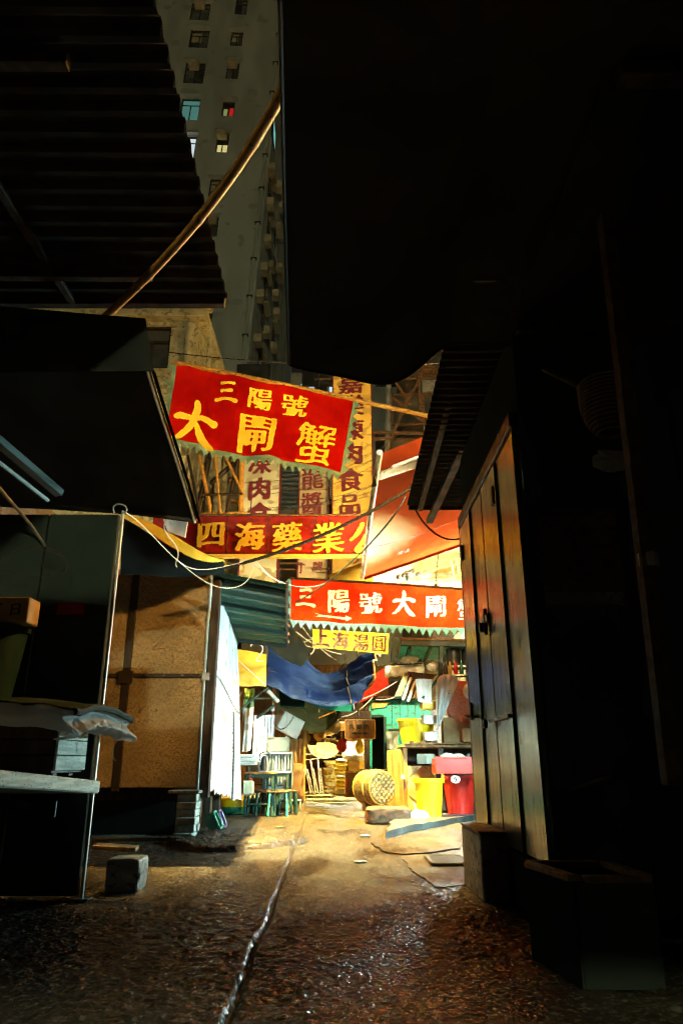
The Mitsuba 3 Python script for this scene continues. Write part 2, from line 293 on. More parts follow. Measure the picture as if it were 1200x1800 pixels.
    '湯': '0b1v0U1z0U210[2;0^2=0c2?112718241?1y1?1s1B1p1T1s1e1q1p1s261s2F1w2Q1x2b212n203420341z341q311o2s1n2b1n2Q1j2F1i261e1t1e1r1d1o1^1p1\\1r1Z251X2F1[2Q1\\2b1a2w1a2z1Y2z1P2x1D2w122t0s2l0d2e0a2_0_2T0]2F0_2C0`2?0f2<0h290g240^210]1t0]1h0b1h0e1n0n201025182:1B291D251E211B1u1:1X0`1T0]1J0[1A0a1@0c1U121^1@1_1E1]1F1Z1G1S1A1F111B101;1218110z0j0u0\\0q0W0l0V0e0X0Y0^0X0`0]0j0h100l1?0v1S101V171V1C1N1F1N1I1P1O1X1S1^1T1b1S1e1Q1f1A1b1<1c1;1d1;1k191m0t1j0h1s|2C0r2B0o2E0l2Q0j2T0l2Y0t2\\112^1C2]1E2Z1E2V1C2M12/1K2]1J2a1M2e1O2p1S2s1a2t1r2y272y2B302R2y2b312j302m2y2p2n2q2G2n2=2l2<2a2=2P2:2D2924241o241d221P241N251M291M2M|1g2]1h2[1j2[1q2\\232]2E2a2S2`2V2c2W2j2T2m2G2o252l1t2l1n2j1k2h1i2e|1g2C1g2A1i2@212B2C2G2Q2G2U2J2V2Q2R2T2E2U232P1k2N1h2K/0]2l0d2u0p2t112p172l1E2`1F2_1=2U142U0h2b0a2h0]2j',
    '圓': '0[2s0\\2u0`2v0l2t142v1F2u1R2x1d2z1p321v3326332B352S332d352t352x2h2w2\\2y2K2u2;2v1u2t1d2x1S2w1A2x142t0f2o0e2]0e2\\0f2\\0k2Z0l2S0k2A0m250k1p0l1_0h1O0f1D0c130c0x0b0u0`0u0Z0s0Y0^0[0]0l0^110Z1B0[1R0Z1d0^1v0]2=0^2J0Z2b|0u2g0q2d0q2^0t2L0t2;0v1y0v1s0r1`0r1N0q1B0q1<0t140w1312181>1=1A1B1A1D1@1E141E121F141Q141c171t152:182;1D2:1N2;1_2:1o2=252>2@2B2F2C2N2B2Q2A2P262R1v2R1d2U1N2R1L2H1L2F1J2E1G2N1A2V1>2[1<2^1>2_1A2a1N2a1U2]1g2^1t2\\2;2`2L2_2]2`2h2`2n2_2p2F2q252n1t2n1b2i1U2i1C2f102h|0w120u0y0u0q0w0p140r160t150v|2\\1;2P132O112P0z2W0y2^112_142_19|1F111=0v1<0t1=0r1?0q1P0u1a0w1l0z1r0z220y2E0z2G102H122E16251<1n1E1n1J1l1K1e1I1`1E1Q1<|1J1U1M1R1S1S1d1S1p1T261S2<1S2>1W2=1Z2;1\\241[1o1]1d1[1T1]1L1[1K1Y|1O1m1K1i1K1f1L1e1S1e1d1d1o1e241d291e2<1g2<1k2<1m2:1n241m1o1m1e1k1T1m|1N221L1z1N1v1U1v1`1t1e1t1t1v231v291w2;1z2:23282521231m231c211T23/1:2Z1;2\\1P2^1c2^1o2b262d2B2f2H2g2L2e2J2K242E1m2D1b2A1Q2B1A2@1=2A|1Q2N1T2K1`2J1p2N212O242Q242W212Y1u2Y1p2Y1_2T1S2U1Q2S',
    '嘉': '0W2[0W2e0\\2g0n2g152i1A2g1[2j1^2m1^2w1r321v311x2r202p272p2H2r2T2q2e2r2p2q2y2s302r312i2x2f2q2e2f2f2T2e2H2f2A2e252b1x2b1u2^1u2X1x2V242V2F2[2R2Z2c2[2j2[2o2Y2o2Q2n2O2d2P2X2N2E2N232J1r2I1`2E1N2F1C2E122F0q2C0h2C0g2E0g2M0h2O102R1A2P1Q2R1X2Q1Z2T1Z2[1W2]1Q2]1?2[132]0m2[0b2[0X2Z/0U0X0V0Z0k0e0p0j0r0n0r0p0p0q0]0t0]130a140p130v140x170w1>0u1@0j1?0X1@0W1E0W1J0\\1L0n1L141P1<1Q1?1T1>1X1:1]171`111_0q1\\0l1\\0l1a0p1r0o28132<1D2;1O2=1_2;1p2?212?2C2D2U2E2b2G2f2F2e2<2f1w2e1m2P1f2L1_2L1[2M1X2P1W2U1X2e1]2y1^301X301R2w1P2e1O2T1J2H1J251H1m1J1a1H1N1H1E1D1D1A1D1<1E1:1G191S1<1_1<1h1=1l1A1o1B221@2D1B2P1A2V1B2h1G2r1F2s1E2s0z2p0i2o0]2l0\\2Z0\\2U0`2C0b2<0a2;0_2;0[280Z1q0Z1o0[1n0c1k0e1h0c1e0\\1`0W1F0R1@0R1;0T1:0\\160^0r0U0e0R0Y0R|280o280m2:0l2A0m2M0l2T0l2X0p2Z0y2Y142W162C162<152:12|1>1y1>1n1@1l1R1o1c1m1s1o241n2J1t2L1u2M1w2K252I272G282A2721221q231a201Q221@20|1X1`1^1U1f1T1r1V201U211X231^221a201b1p1c1f1b1Y1c|1;0f1;0b1>0_1F0^1N0a1P0g1Q0u1Q0w1N0x1C0t',
    '樂': '0T1H0U1J0Y1K0p1K101O1B1P1S1T1[1T1^1W1]1b1Z1d1U1d1C1\\1<1\\1:1b171d0i1Z0^1Y0Z1Z0W1c0h1t0o230n270k290d270]270Z2A0a2K0g2_0r2r112t1=2o1=2m152c152`182]1D2\\1F2]1I2a1L2b1Z2e1\\2g1_2m1`2w1i2z1o301u301x2y1u2m1v2j222i2?2j2@2i2?2c2C2b2F2d2L2n2O302Y312b302e2y2d2q2a2i2b2f2o2e2z2`2s2O2g2C2f2A2h2=2r2;2x1w2z1p2z1k2q1f2k1e2f1g2d1l2b1m2P1f2A1a2=1a291d1y1c1w1a1y1V211T271S2H1V2W1W2g1\\311]331R2z1P2d1M2S1H2B1H2>1F2=1D2?1@2T142d102s0u340u350s2w0f2t0d2l0c2_0h2R0k2A0w1x161v141t0r1t0m1x0[1v0Z1d0T1_0U1[0m1[0z1Z111X121T101C0j0w0\\0j0X0^0Y0U0a0U0c0`0h0l0k0u0o1?121H1=1I1A1H1C1F1D1?1B0z1A0o1=0_1>0V1>0T1?|2?2A2=2?2;2;2=212>1z2@1y2C202L2@2K2C2I2C|1a251e1p1g1o1o1p1q1r1r1t1o261m291d27|1l2Z1a2V1`2S1a2E1d2C1n2F1p2I1p2N1o2W1n2Y|1>2=1=2:1?271A261H271J2:1I2E1G2F1D2E',
    '凍': '0T2Y0S2[0Y2c0\\2f0_2h0d2h0h2g0s2^102Z132[162a1A2a1R2d1^2d1i2f1q2h1t2l1u2r1t301w322B332E2o2I2m2T2k2d2l2s2k332m332a2y2^2r2]2c2_2R2]2G2^2D2]2B2Y2C2Q2F2N2S2N2e2P2w2L2w2G2s272t1w2s1g2v1V2q1T2b1R2X1O2T1L2S1H2W1B2n112v0w340t350r2u0d2q0b2j0b2U0n2I0z2E102A0x2@0m2B0]280Z1z0Z1t0[1q0m1q101o121m121j111I0Y1B0V1:0W170Y0z0a0z0b1>0k1E0q1]1B1`1H1^1K1W1L1Q1L1B1I1A1J1@1M1=1O191M131E101>0x0z0t0s0m0g0i0g0`0h0T0o0T0p0\\120a1B0j1O0s1b121g161g1=1c1@1c1B1f1E1r1D1x1A2<1B2C1R2F1b2E1n2H1q2K1r2M1q2V1n2Y1`2U1O2U1=2S1;2R1;2P1?2I1?2F1;2F142A0t2>0q2@0m2F0c2P|2C1`2D1]2G1\\2Q1\\2V1]2Y1a2X1m2U1n2E1l2B1h|2A232B202E1z2U202W242W2@2T2A2C2@2@2<|1]1]1_1Y1b1X1q1Z1t1]1s1g1o1i1_1g1]1d|1[251_1u1b1s1q1u1r1y1p291l2;1]27',
    '肉': '0\\0S0[0T0]0_0\\0j0^100Z1@0[1Q0Z1]0Z1c0]1u0]2<0]2I0\\2V0b2X0n2X0y2Z1@2X1U2[1Y2`1]2h1^2p1^2w1p321u3320312230232t232m212d212b232`2H2c2S2b2e2d2w2a2y2J2u2:2v1t2u1i2u1c2y1R2x1?2y132u0k2s0f2o0a2h0^2T0Z2<0\\250h2?0m2A0q2A0t1p1@1i1C1e1A1[161D0m1>0j160k130i110f120Z110T0t0Q0n0Q|1x1Z201U281O2C1H2O1>2T1>2X1A2Z1P2W1b2U1f2D1f291l241l201h|1x2B232>2B292M232Q222S232U272Y2O2W2Q2U2R2H2S202N1x2L1v2H1v2E|1g1w1f1q1h1n1p1o1t1r1s1w1n1z1i1z|0z171213161219141@1:1V1Y1Y1b1V1g1Q1h1@1]151\\111Y0z1U0x1C|102?131p171o1=1q1D1v1J231Q2C1Q2F1P2I1M2J1A2I152K122I102E',
    '食': '0S1y0S200a2:0p2B142N1B2W1Y2l1b2x1h301n321t31232v242o292i2U2W2g2Q2t2J362H3:2F302;2v292o282b2<2_2;2]282^1v2]1e2`1Y2b1V2h1T2q1L2b1@2T112S0y2U0v2b0p2o0f2g0]2]0Z2V0[2?0k230p200p1w0n1v0i1n0g1b0_1S0[1F0U150Q0s0Q0p0\\0s0`0t0e0t0w0q1>0q1D0r1P0r1c0u1r0s1t0p1t0i1r0[1r|1M1c1J1a1H1]1H1U1K1S1S1T1e1S1q1T271S2>1T2A1X2@1a2<1d251c1o1d1d1b1S1d|231;281:2=1<2?1@2?1E2;1F251E221C201?|1N231K211I1y1J1r1M1p1U1q1e1o1p1q251p2<1r2?1x2=24292622251m241c221S24|1G0o1H0l1L0k1b0r1e0t1g0w1g101f121U1:1V1A1T1C1R1E1J1D1E1?1E1<1G10',
    '品': '0[0Z0Z0[0Y0k0[100W1F0X1Q0V1a0Y1c0_1e0l1e141j1F1k1R1m1X1m1i1i1q1m251l2E1q2P1q2a1v2x1u2z1t2y1c321R311E33132z0k2u0g2l0e2\\0e2Y0f2X0j2V0l2A0n2?0m2=0k2=0e270b1n0b1h0c1_0_1U0^1J0\\1H0]1F0a1C0c140d110c0z0a0z0[0u0Y0q0X|2D1`2B1_2@1[2A1N2>1B2>162@142C132P112X122[142\\182^1Q2\\1_2Z1a2W1b|121Y0z1W0w1T0u1E0u1?0y0w0z0u120t1A0u1D0w1E0z1C1C1F1W1D1Y1A1Z/0v2r0x2t122u1E2t1Q2w1c2y1s3224322D342O332[322`2l2_2\\2_2K2\\2@2S2<2B2;21261q261a231P251E230x240w2:0w2L0t2]|1O2g1I2b1G2[1I2G1K2D1_2B1q2F212G292I2=2N2>2_2@2j2>2n1t2m1b2h',
    '龍': '1p2@1n2B1o2M1o2X1s2p1q2z1r312;312>2p2@2n2G2o2W2n2b2o2s2n2z2p312o322e2y2b2s2a2b2c2V2a2E2b2>2a2;2]2;2S2=2Q2D2R2V2R2g2T2v2Q2v2F2s2;2s1u2o1u2d1v2T1r2D1p2?1o2<1k2;1e2<1c2>1b2D1d2S1e2c1j2q1h2r1`2q1_2e1^2U1Y2@1W2>1U2>1N2@1L2V1N2f1S2r1S2u1R2t1I2p1H2e1G2T1B2>1B2;1?2:192=172U172f1;2v1;2w0z340y350x2y0f2v0`2r0]2m0\\2`0\\2U0Z2E0\\280Z220[1w0^1q0d1n0m1o1E1r1V1q1a1q1x1t1y231y2C232S242Y252[282]2F2[2G2T2F2C2F222A|290l2<0i2P0g2b0i2f0l2i0r2k102j122h122d0z2T0w2C0x2=0w2:0t/0V230X250^280f290j260l290g2R0d2U0[2S0X2T0V2_0X2a0`2c0k2b0y2d102g0y2q1:2t1A2s1D2r1I2d1b2e1i2g1k2f1i2Z1]2U1]2Q1\\2K1V2@1X2=1]2<1k2>1m221m211d1z1T201D1y191z0r1v0a1t0X1r0V1s|0x2X132L162?192=1?2=1F2K1G2T1E2U132W0z2Y/0_1g0b1i0o1j161o1G1o1R1q1f1n1f1S1c1B1d111c0o1e0`1b0Y1\\0V1I0R1C0Q1?0S1<0_1H0`1M0b1N0d1M0y1K101@0x140x0z0w0x0v0w0h0x0\\0v0Q0m0P0_0R0a0^0a0n0b0z0^1E0_1P0^1b|0x1`0u1\\0u1S0w1R131S1E1U1L1W1N1Z1N1b1L1d1?1b131a|0t1:0w1812191=191I1<1K1@1L1J1J1J1C1H111G0v1E0s1B',
    '醬': '0V1M0U1O0T1W0^1Z0`1]0^1_0V1b0V1d0b1r0e200d250b260X250X2>0\\2B0b2C0q2D172G192I182O152Q0p2N0a2O0]2`0_2r0c2r0t2q0r2]0t2Z142[162\\192s1:2t1B2t1O2u1O2q1N2g1P2e1_2h1e2k28322>342I312K2x2N2v2X2v2g2x2r2s2r2p2m2j2U2\\2T2Y2V2W2b2X2c2O2e2M2u2K332L332K322D302B2s2A2d2C2a2B2_2<2a1y2`1v2]1r2V1m2U1j2W1h2b1k2r1k2z1l301k301b2r1_2b1_2R1Z2B1Y2<1W2:1T2:1P2<1O2H1Q2X1Q2g1V2p1U2p112m0i2m0]2Y0\\2U0_2D0a230_1s0_1c0Z1W0Z1F0V130W0z0S0u0Q0l0Q0e0R0c0T0e0_0d0j0e0z0a1?0a1E0p1F101I1A1J1G1L1K1O1L1T1J1U1C1S171S0p1N|271?2:1=2E1?2V1?2Y1A2Z1F2X1G2@1F281D271B|1X1:1H0w1H0u1I0s1P0u1a0w1r0z220y2D0z2V0y2Y102Y132W152D16281420151o1:1m1?1m1D1k1F1^1C|100c130a1E0`1U0e1`0e1q0j210i2B0k2S0i2V0k2W0n2U0p2B0q200p1p0q1_0m1O0k1C0g120h100f|2@2j2I2e2R2h2T2i2U2k2R2n2H2o2C2o2@2l|242N1v2K1u2J1v2G1w2F222F2C2K2J2L2L2N2L2V2J2X2H2X|1r26291s2I1w2J1y2I2>2G2@2@2?242<1s2;1q28|1O1h1M1e1N1c1a1a1q1c261b281c291e251n221n1y1l1s1m1n1q1[211[251Z281P291N271P1w|1e1V1b1T1a1P1b1N1m1P1p1R1q1V1o1W|1V2[1M2[1L2Y1M2Q1N2O1^2O1c2Q1f2T1f2W1a2Y1^2\\|0x1;101212121?161C1:1E1=1D1?1B1@0z1>|0i1`0g1\\0j1Z181_191a1:1c191f1;1x1929172;132;0y290y1y0v1q0p1h',
    '丁': '1a0]1I0s1G0x1I121M141R131c0x1f0x1g101i1C1m1U1l1d1m1s1h291i2J1h2Z1k2j1c2h1O2h1C2e0z2e0k2a0\\2a0U2d0R2j0Q2s0U300X330]350m3313341A331T371d371o3:28382B392Q352`362q35333837373:353>323C2v3D2m3A2f3:2b2u2a2d2e2U2f2J2i2@2j2>2]2>2M2;2;2=1s2=1b2?1R2;1@2;0z260d250`1z0\\1j0Y',
    '牌': '0R0V0W0a0^120[1>0[1G0]1N0]1`0a1x0`2:0`2L0]2^0^2p0c2q0v2p102n142p152t162t1D2t1N2u1N2j1K2Z1M2D1N2B1P2A1T2B1V2E1U2V1V2b1c2d1x2j212q233025322A342N302N2y2L2p2M2m2P2l2U2k2e2l2z2k302Z312I2y292x1n2r1k2b1l2`1j2_1g2b1T2c1L2e1K2q1K351N361L351B321?2u1=2e1;2b192^0i2_0]2Z0[2Q0Z2G0]2D0h2D0n2F142D172B1826161n181T141S111S0o1V0\\1V0U1F0Q1=0R1<0S1=0X1:0i1:0z171A191N181P161Q0y1O0t1H0s1=0u110u0v0r0h0p0]0l0T0i0R0^0R0S0S|2P2P2Q2M2T2L2]2N2`2O2b2R2`2_2]2`2S2_2Q2]2O2[|2L292L1x2O1u2V1v2\\1x2_212^2@2[2A2O2>|261O1w1K1v1H1w1F1y1D291D2F1G2H1I2I1O2G1\\2E1^2B1]2:1R|1o2W1p2H1r2G212G242I262L262X252Z212\\1s2[1p2Z|1r2:1o291n261r1r1u1p221p231q241w2327202:|1S1c1U1b1T1Q1W1O1e1S1l1X1q1^1p1a1n1c1c1b1X1d1Y1v1X201U241C221823132210200w1b0x1`1B1a1O1c',
    '九': '1J271C2517250p1y0d1w0]1x0Z1z0V240U280W2@0]2G0`2I0r2K132N1A2M1L2O1K2Y1O2k1P341Q3=1U3D1X3F1[3G1b3G1h3D1l3>1m2m1i2^1h2T1r2W252[2B2`2G2a2O2]2U2W2W2S2W2O2V2K2R2F2O2=2O1t2M1c2O1P2L1=2O0v2Q0q2T0o2Y0n2o0o2v0y321E361G381H3<1F3?1C3A173@0w390b340Z2s0Q2k0Q2T0S2@0`260i230o1z1?231S221a241q2326232<1o2;1e291e1p1^1V1P1@1F0w1C0t1=0o0o0_0c0[0]0\\0[0`0]0d0b0i0n0p0u0w1=1M1B1X1E1e1J1q1K1y',
    '如': '0T290R2;0T2G0\\2K0`2L0j2M0m2O0m2_0r2k0s2s0w2u162v1H2s1G2k1A2\\1@2W1A2Q1F2N1R2P1b2P1e2T1g2b1q2g272h2I2k2T2j2d2k2o2j312j312Y332M2z27301w2y1g321U311D32122z0j2u0f2p0d2\\0d2Y0f2Y0k2W0n2?0o2;0n290k2;0b290`240_1u0_1k0^1i0^1g0e1d0h1a0h1Z0g1T0h1K0m1I0n1D0l1?0e160^0s0U0h0R0Z0S0T0[0T0\\0q0o0y0x11140y190k1A0[1P0^1a0h1u0i250h290f2;0d2<|2A2[2>2Y2<2U292:2<1r2<1`2>1T2>1N2;1=2;172<142?132V122Z142\\182^1M2^1S2[1f2[1x2Y292]2K2]2W2[2Y2X2[|1W1E1U1A1W1=1]181b181e1=1g1L1d1N1_1N1[1K|111]131X1:1S1>1S1B1V1L1v1K2;1H2?1@2?1=2=1;1v131e',
    '坊': '0S0n0S100a170i190j1;0k1S0k1^0n1o0n1w0l1z0i200U1y0T290V2<0\\2?0i2A0m2D0m2M0i2^0l2o132r1:2r1@2o1A2j1=2[1>2U1B2Q1E2P1M2S1b2S1m2W1y2X212Z242^232f222n1y2y2>342C342J312P2s2T2h2U2_2W2]2e2]2u2\\332]372\\392Q352N2v2M2e2N2T2L2B2L2=2I2;2D2:2:2:252<1y2?1w2R1x2c212t1z2w1y2t1c2w1V2u102l0h2g0a2W0[2F0\\270[220]1w0h1x0j2>0l2J0j2N0m2Q0r2T102V1C2Y1Q2W1d2U1f2S1h2A1f2>1d2<1]2<1U2;1N1x161l0q1_0\\1Y0V1S0S1J0Q1F0Q1=0[1F0d1V131X1:1W1>1T1@1O1@1>13140y0r0r0l0p0[0m0T0m|1W281V261F241C221C1t1@1^1@1P1B1M1F1M1N1Q1S1R1X1Q1\\1N1`1N1d1P1f1T1j1o1f291f2B1b2C1[2C1Y2B1W2?',
    '永': '1d0r1g101h1B1o1T1o1d1q1o1n2:1o2K1n2R1[2M1S2L1E2G1?2F1<2G172L132Q122W142[162]1@2^1V2g1d2j1l2n1w2o222l2;2e2=2c2A2O2?2A2@232H2;2j2Q2s2P2y2M302K302E2v2=2c262Q1s2E1l2K1a2Y1P2s1;38133A0u3E0p3F0i3D0a3?0\\3<0[350[2v0_2n0d2N162E1@2?1K2:1>290z250n230b200\\1w0Y1m0U1i0T1c0V1W0d1O0q1O0u1P0y1U10/1t2s1`301\\351[381[3>1^3D1`3F1f3H1p3F243=2@392F332I2x2I2t2H2q2D2l2<2i292i/0\\0t0^0y0j190z1N1D1t1:1u141t0o1m0b1m0]1p0Z1t0Z200]260b2:0m2<112B172B1J2@1R2=1X251\\1w1\\1t1Y1m1J1R181;0s0u0l0r0a0p0]0q',
    '日': '0k2r0m2t0y2v1G2u1S2y1e2z1q3327332B352S332b352f342j2m2j2\\2k2Q2j2K2g2:2h1t2g1h2k1P2j1C2j102g0o2T0j2N0j2G0m2G0t2D0w210u1q0w1`0s1P0r1E0n1A0j1A0b1?0a0t0_0m0a0l0l0m0w0i1>0i1D0j1P0j1b0n1u0l2=0l2J0i2\\|1H1n1C1l1A1g1@1Q1=1?1?181A151D141P181`191k1;271:2D1<2H1>2L1R2I1c2I1o2F1s2C1t231o1t1p1d1n1S1p|1R2h1B2d1?2a1=2Z1@2I1@281D241G231Q241a231p2520252A2;2F2?2I2M2I2_2K2k2J2n2H2p2F2p252m1u2m1c2h',
}



def glyph(c):
    """The outline of one character in a box about 100 units wide."""
    out = []
    for q in GLYPHS[c].split('/'):
        rings = []
        for r in q.split('|'):
            v = [(ord(r[k]) - 48) * 75 + ord(r[k + 1]) - 48 for k in range(0, len(r), 2)]
            rings.append([(v[k] / 2 - 20, v[k + 1] / 2 - 20) for k in range(0, len(v), 2)])
        out.append(Polygon(rings[0], rings[1:]).buffer(0))
    return unary_union(out)


def put(c, cx, cy, w, h=None, tilt=0.0):
    h = h or w
    g = affinity.translate(affinity.scale(affinity.translate(glyph(c), -50, -50), w / 100, h / 100, origin=(0, 0)), cx, cy)
    return affinity.rotate(g, tilt, origin=(cx, cy)) if tilt else g


def on_surface(p, fn, step, lift=0.0):
    """The flat outline p, cut into strips and laid on the surface fn(s, t) (arrays in, points out)."""
    vs, fs, k = [], [], 0
    x0, y0, x1, y1 = p.bounds
    for i in range(int(math.floor(x0 / step)), int(math.ceil(x1 / step))):
        for j in range(int(math.floor(y0 / step)), int(math.ceil(y1 / step))):
            q = p.intersection(sbox(i * step, j * step, (i + 1) * step, (j + 1) * step))
            for r in getattr(q, 'geoms', [q]):
                if r.geom_type == 'Polygon' and r.area > 1e-8:
                    v, f = trimesh.creation.triangulate_polygon(r, engine='earcut')
                    vs.append(v)
                    fs.append(f + k)
                    k += len(v)
    v, f = np.vstack(vs), np.vstack(fs)
    e = 1e-4
    a, b, c = fn(v[:, 0], v[:, 1]), fn(v[:, 0] + e, v[:, 1]), fn(v[:, 0], v[:, 1] + e)
    n = np.cross(b - a, c - a)
    n /= np.linalg.norm(n, axis=1, keepdims=True)
    return trimesh.Trimesh(a + n * lift, f, process=False)


# ------------------------------------------------------------------ materials


def mat(name, d, two=True):
    scene[name] = {'type': 'twosided', 'bsdf': d} if two else d
    return name


def rgb(c):
    return {'type': 'rgb', 'value': list(c)} if isinstance(c, (tuple, list)) else c


def plain(name, c, rough=0.6, metal=0.0, spec=0.5, **more):
    return mat(name, {'type': 'principled', 'base_color': rgb(c), 'roughness': rough, 'metallic': metal, 'specular': spec, **more})


def mottle(c1, c2, sx, sy=None, sz=None, lo=0.35, hi=0.65, octaves=3, c3=None, s3=30.0, cut=0.62):
    """Two colours in noise patches, with specks of a third."""
    sy, sz = sx if sy is None else sy, sx if sz is None else sz

    def fn(p, n, uv):
        c = mix(c1, c2, smoothstep(lo, hi, fbm(p.x * sx, p.y * sy, p.z * sz, octaves)))
        if c3 is not None:
            c = mix(c, c3, smoothstep(cut, cut + 0.06, fbm(p.x * s3, p.y * s3, p.z * s3, 2)))
        return c
    return mikit.proc(fn)


def thin(name, c, trans, rough=0.6):
    scene[name] = {'type': 'principledthin', 'base_color': rgb(c), 'roughness': rough, 'diff_trans': trans, 'spec_trans': 0.0, 'eta': 1.3 if 'plastic' in name or 'tarp' in name else 1.06}
    return name


mat('black_tarp', {'type': 'diffuse', 'reflectance': mottle((0.014, 0.015, 0.014), (0.024, 0.024, 0.022), 3)})
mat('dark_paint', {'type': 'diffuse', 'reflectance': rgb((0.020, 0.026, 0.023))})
mat('black_metal', {'type': 'diffuse', 'reflectance': mottle((0.018, 0.018, 0.018), (0.035, 0.028, 0.02), 9)})
plain('dark_metal', mottle((0.03, 0.03, 0.028), (0.07, 0.05, 0.035), 9), 0.45, metal=0.5)
plain('galvanised', mottle((0.30, 0.33, 0.34), (0.48, 0.50, 0.50), 7), 0.38, metal=0.7)
plain('bare_steel', (0.55, 0.57, 0.57), 0.3, metal=0.9)
plain('plywood_cladding', mottle((0.25, 0.18, 0.09), (0.36, 0.265, 0.14), 2.6, c3=(0.10, 0.065, 0.03), s3=110, cut=0.52), 0.62, spec=0.3)
plain('black_iron', (0.02, 0.013, 0.009), 0.6, spec=0.3)
plain('rust', mottle((0.05, 0.028, 0.016), (0.11, 0.06, 0.03), 22), 0.7, spec=0.2)
plain('green_sheet_metal', mottle((0.006, 0.032, 0.019), (0.010, 0.045, 0.027), 3, c3=(0.016, 0.012, 0.008), s3=40, cut=0.66), 0.45, spec=0.25)
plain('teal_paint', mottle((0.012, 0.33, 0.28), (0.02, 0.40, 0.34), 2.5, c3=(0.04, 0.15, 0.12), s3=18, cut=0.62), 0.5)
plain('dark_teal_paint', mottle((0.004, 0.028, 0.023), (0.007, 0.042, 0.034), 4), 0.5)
plain('wood', mottle((0.13, 0.065, 0.022), (0.23, 0.125, 0.045), 30, 30, 3), 0.6, spec=0.3)
plain('pale_wood', mottle((0.36, 0.36, 0.30), (0.56, 0.56, 0.48), 60, 6, 60, c3=(0.18, 0.17, 0.13), s3=90, cut=0.66), 0.7, spec=0.3)
plain('dark_wood', mottle((0.018, 0.010, 0.006), (0.04, 0.024, 0.013), 24, 24, 4), 0.6, spec=0.3)
plain('bamboo', mottle((0.46, 0.22, 0.042), (0.60, 0.30, 0.06), 18, c3=(0.12, 0.07, 0.03), s3=26, cut=0.68), 0.42)
plain('darkened_bamboo', mottle((0.24, 0.105, 0.022), (0.33, 0.15, 0.032), 18, c3=(0.07, 0.04, 0.015), s3=26, cut=0.68), 0.45)  # bamboo darkened for the near pole, to offset the strong lamp on it
plain('tower_glass', mottle((0.09, 0.095, 0.085), (0.16, 0.16, 0.14), 1.4), 0.3)
plain('wicker', mottle((0.13, 0.075, 0.017), (0.27, 0.165, 0.038), 25), 0.55)
plain('cardboard', mottle((0.27, 0.16, 0.07), (0.36, 0.23, 0.11), 6), 0.75, spec=0.2)
plain('concrete', mottle((0.13, 0.125, 0.11), (0.22, 0.21, 0.185), 5, c3=(0.08, 0.075, 0.06), s3=30, cut=0.6), 0.6, spec=0.4)
plain('brick', mottle((0.18, 0.18, 0.155), (0.32, 0.32, 0.28), 14), 0.8, spec=0.2)
plain('tower_concrete', mottle((0.36, 0.355, 0.29), (0.46, 0.455, 0.38), 0.5, 0.5, 0.12, c3=(0.33, 0.32, 0.26), s3=0.9, cut=0.66), 0.85, spec=0.2)
plain('stucco', mottle((0.46, 0.40, 0.24), (0.60, 0.53, 0.33), 6, c3=(0.30, 0.25, 0.14), s3=9, cut=0.6), 0.9, spec=0.2)
plain('white_paint', mottle((0.62, 0.62, 0.57), (0.78, 0.78, 0.74), 5), 0.45)
plain('white_plastic', (0.74, 0.75, 0.72), 0.35)
plain('grey_plastic', mottle((0.22, 0.27, 0.26), (0.32, 0.37, 0.36), 6), 0.4)
plain('black_rubber', (0.015, 0.015, 0.016), 0.5)
plain('white_cord', (0.62, 0.55, 0.44), 0.6)
plain('sign_red', mottle((0.19, 0.006, 0.004), (0.26, 0.009, 0.005), 1.2, 1.2, 5, c3=(0.14, 0.010, 0.006), s3=9, cut=0.62), 0.5, spec=0.25)
plain('sign_gold', (0.62, 0.33, 0.02), 0.5)
plain('sign_yellow', mottle((0.66, 0.42, 0.06), (0.78, 0.52, 0.10), 1.5, 1.5, .6, c3=(0.5, 0.32, 0.07), s3=5, cut=0.6), 0.5)
plain('sign_cream', mottle((0.44, 0.44, 0.31), (0.58, 0.58, 0.43), 1.5, 1.5, .6, c3=(0.34, 0.32, 0.22), s3=5, cut=0.6), 0.5)
plain('sign_buff', mottle((0.30, 0.24, 0.15), (0.38, 0.31, 0.2), 2), 0.5)
plain('maroon', (0.13, 0.008, 0.018), 0.5)
plain('yellow_plastic', (0.78, 0.46, 0.004), 0.32)
plain('red_plastic', (0.52, 0.012, 0.006), 0.32)
plain('green_plastic', (0.012, 0.14, 0.09), 0.3)
plain('purple_plastic', (0.03, 0.02, 0.11), 0.35)
plain('dark_green_cloth', mottle((0.006, 0.014, 0.010), (0.011, 0.02, 0.014), 5), 0.8, spec=0.15)
plain('dark_tub', (0.008, 0.022, 0.017), 0.6, spec=0.1)
plain('fringe_olive', mottle((0.14, 0.24, 0.17), (0.20, 0.30, 0.21), 8), 0.8, spec=0.2)
plain('yellow_tarp_cloth', mottle((0.58, 0.34, 0.03), (0.72, 0.45, 0.05), 4), 0.55)
plain('orange_cloth', mottle((0.50, 0.25, 0.07), (0.68, 0.38, 0.12), 7), 0.7)
plain('leaf', mottle((0.05, 0.11, 0.02), (0.10, 0.16, 0.03), 30), 0.5)
plain('window_dark', mottle((0.03, 0.032, 0.03), (0.075, 0.075, 0.065), 1.1), 0.15)
plain('ac_housing', mottle((0.42, 0.33, 0.2), (0.55, 0.44, 0.28), 3), 0.6)
thin('banner_red', mottle((0.30, 0.0035, 0.002), (0.38, 0.006, 0.003), 2.5), 0.55)
thin('banner_scarlet', mottle((0.50, 0.014, 0.003), (0.58, 0.022, 0.004), 3), 0.7)
thin('banner_yellow', mottle((0.85, 0.55, 0.04), (0.9, 0.62, 0.06), 4), 0.55)
thin('banner_cream', (0.9, 0.82, 0.42), 0.8)
thin('awning_red', mottle((0.62, 0.115, 0.058), (0.70, 0.145, 0.075), 2), 1.0)
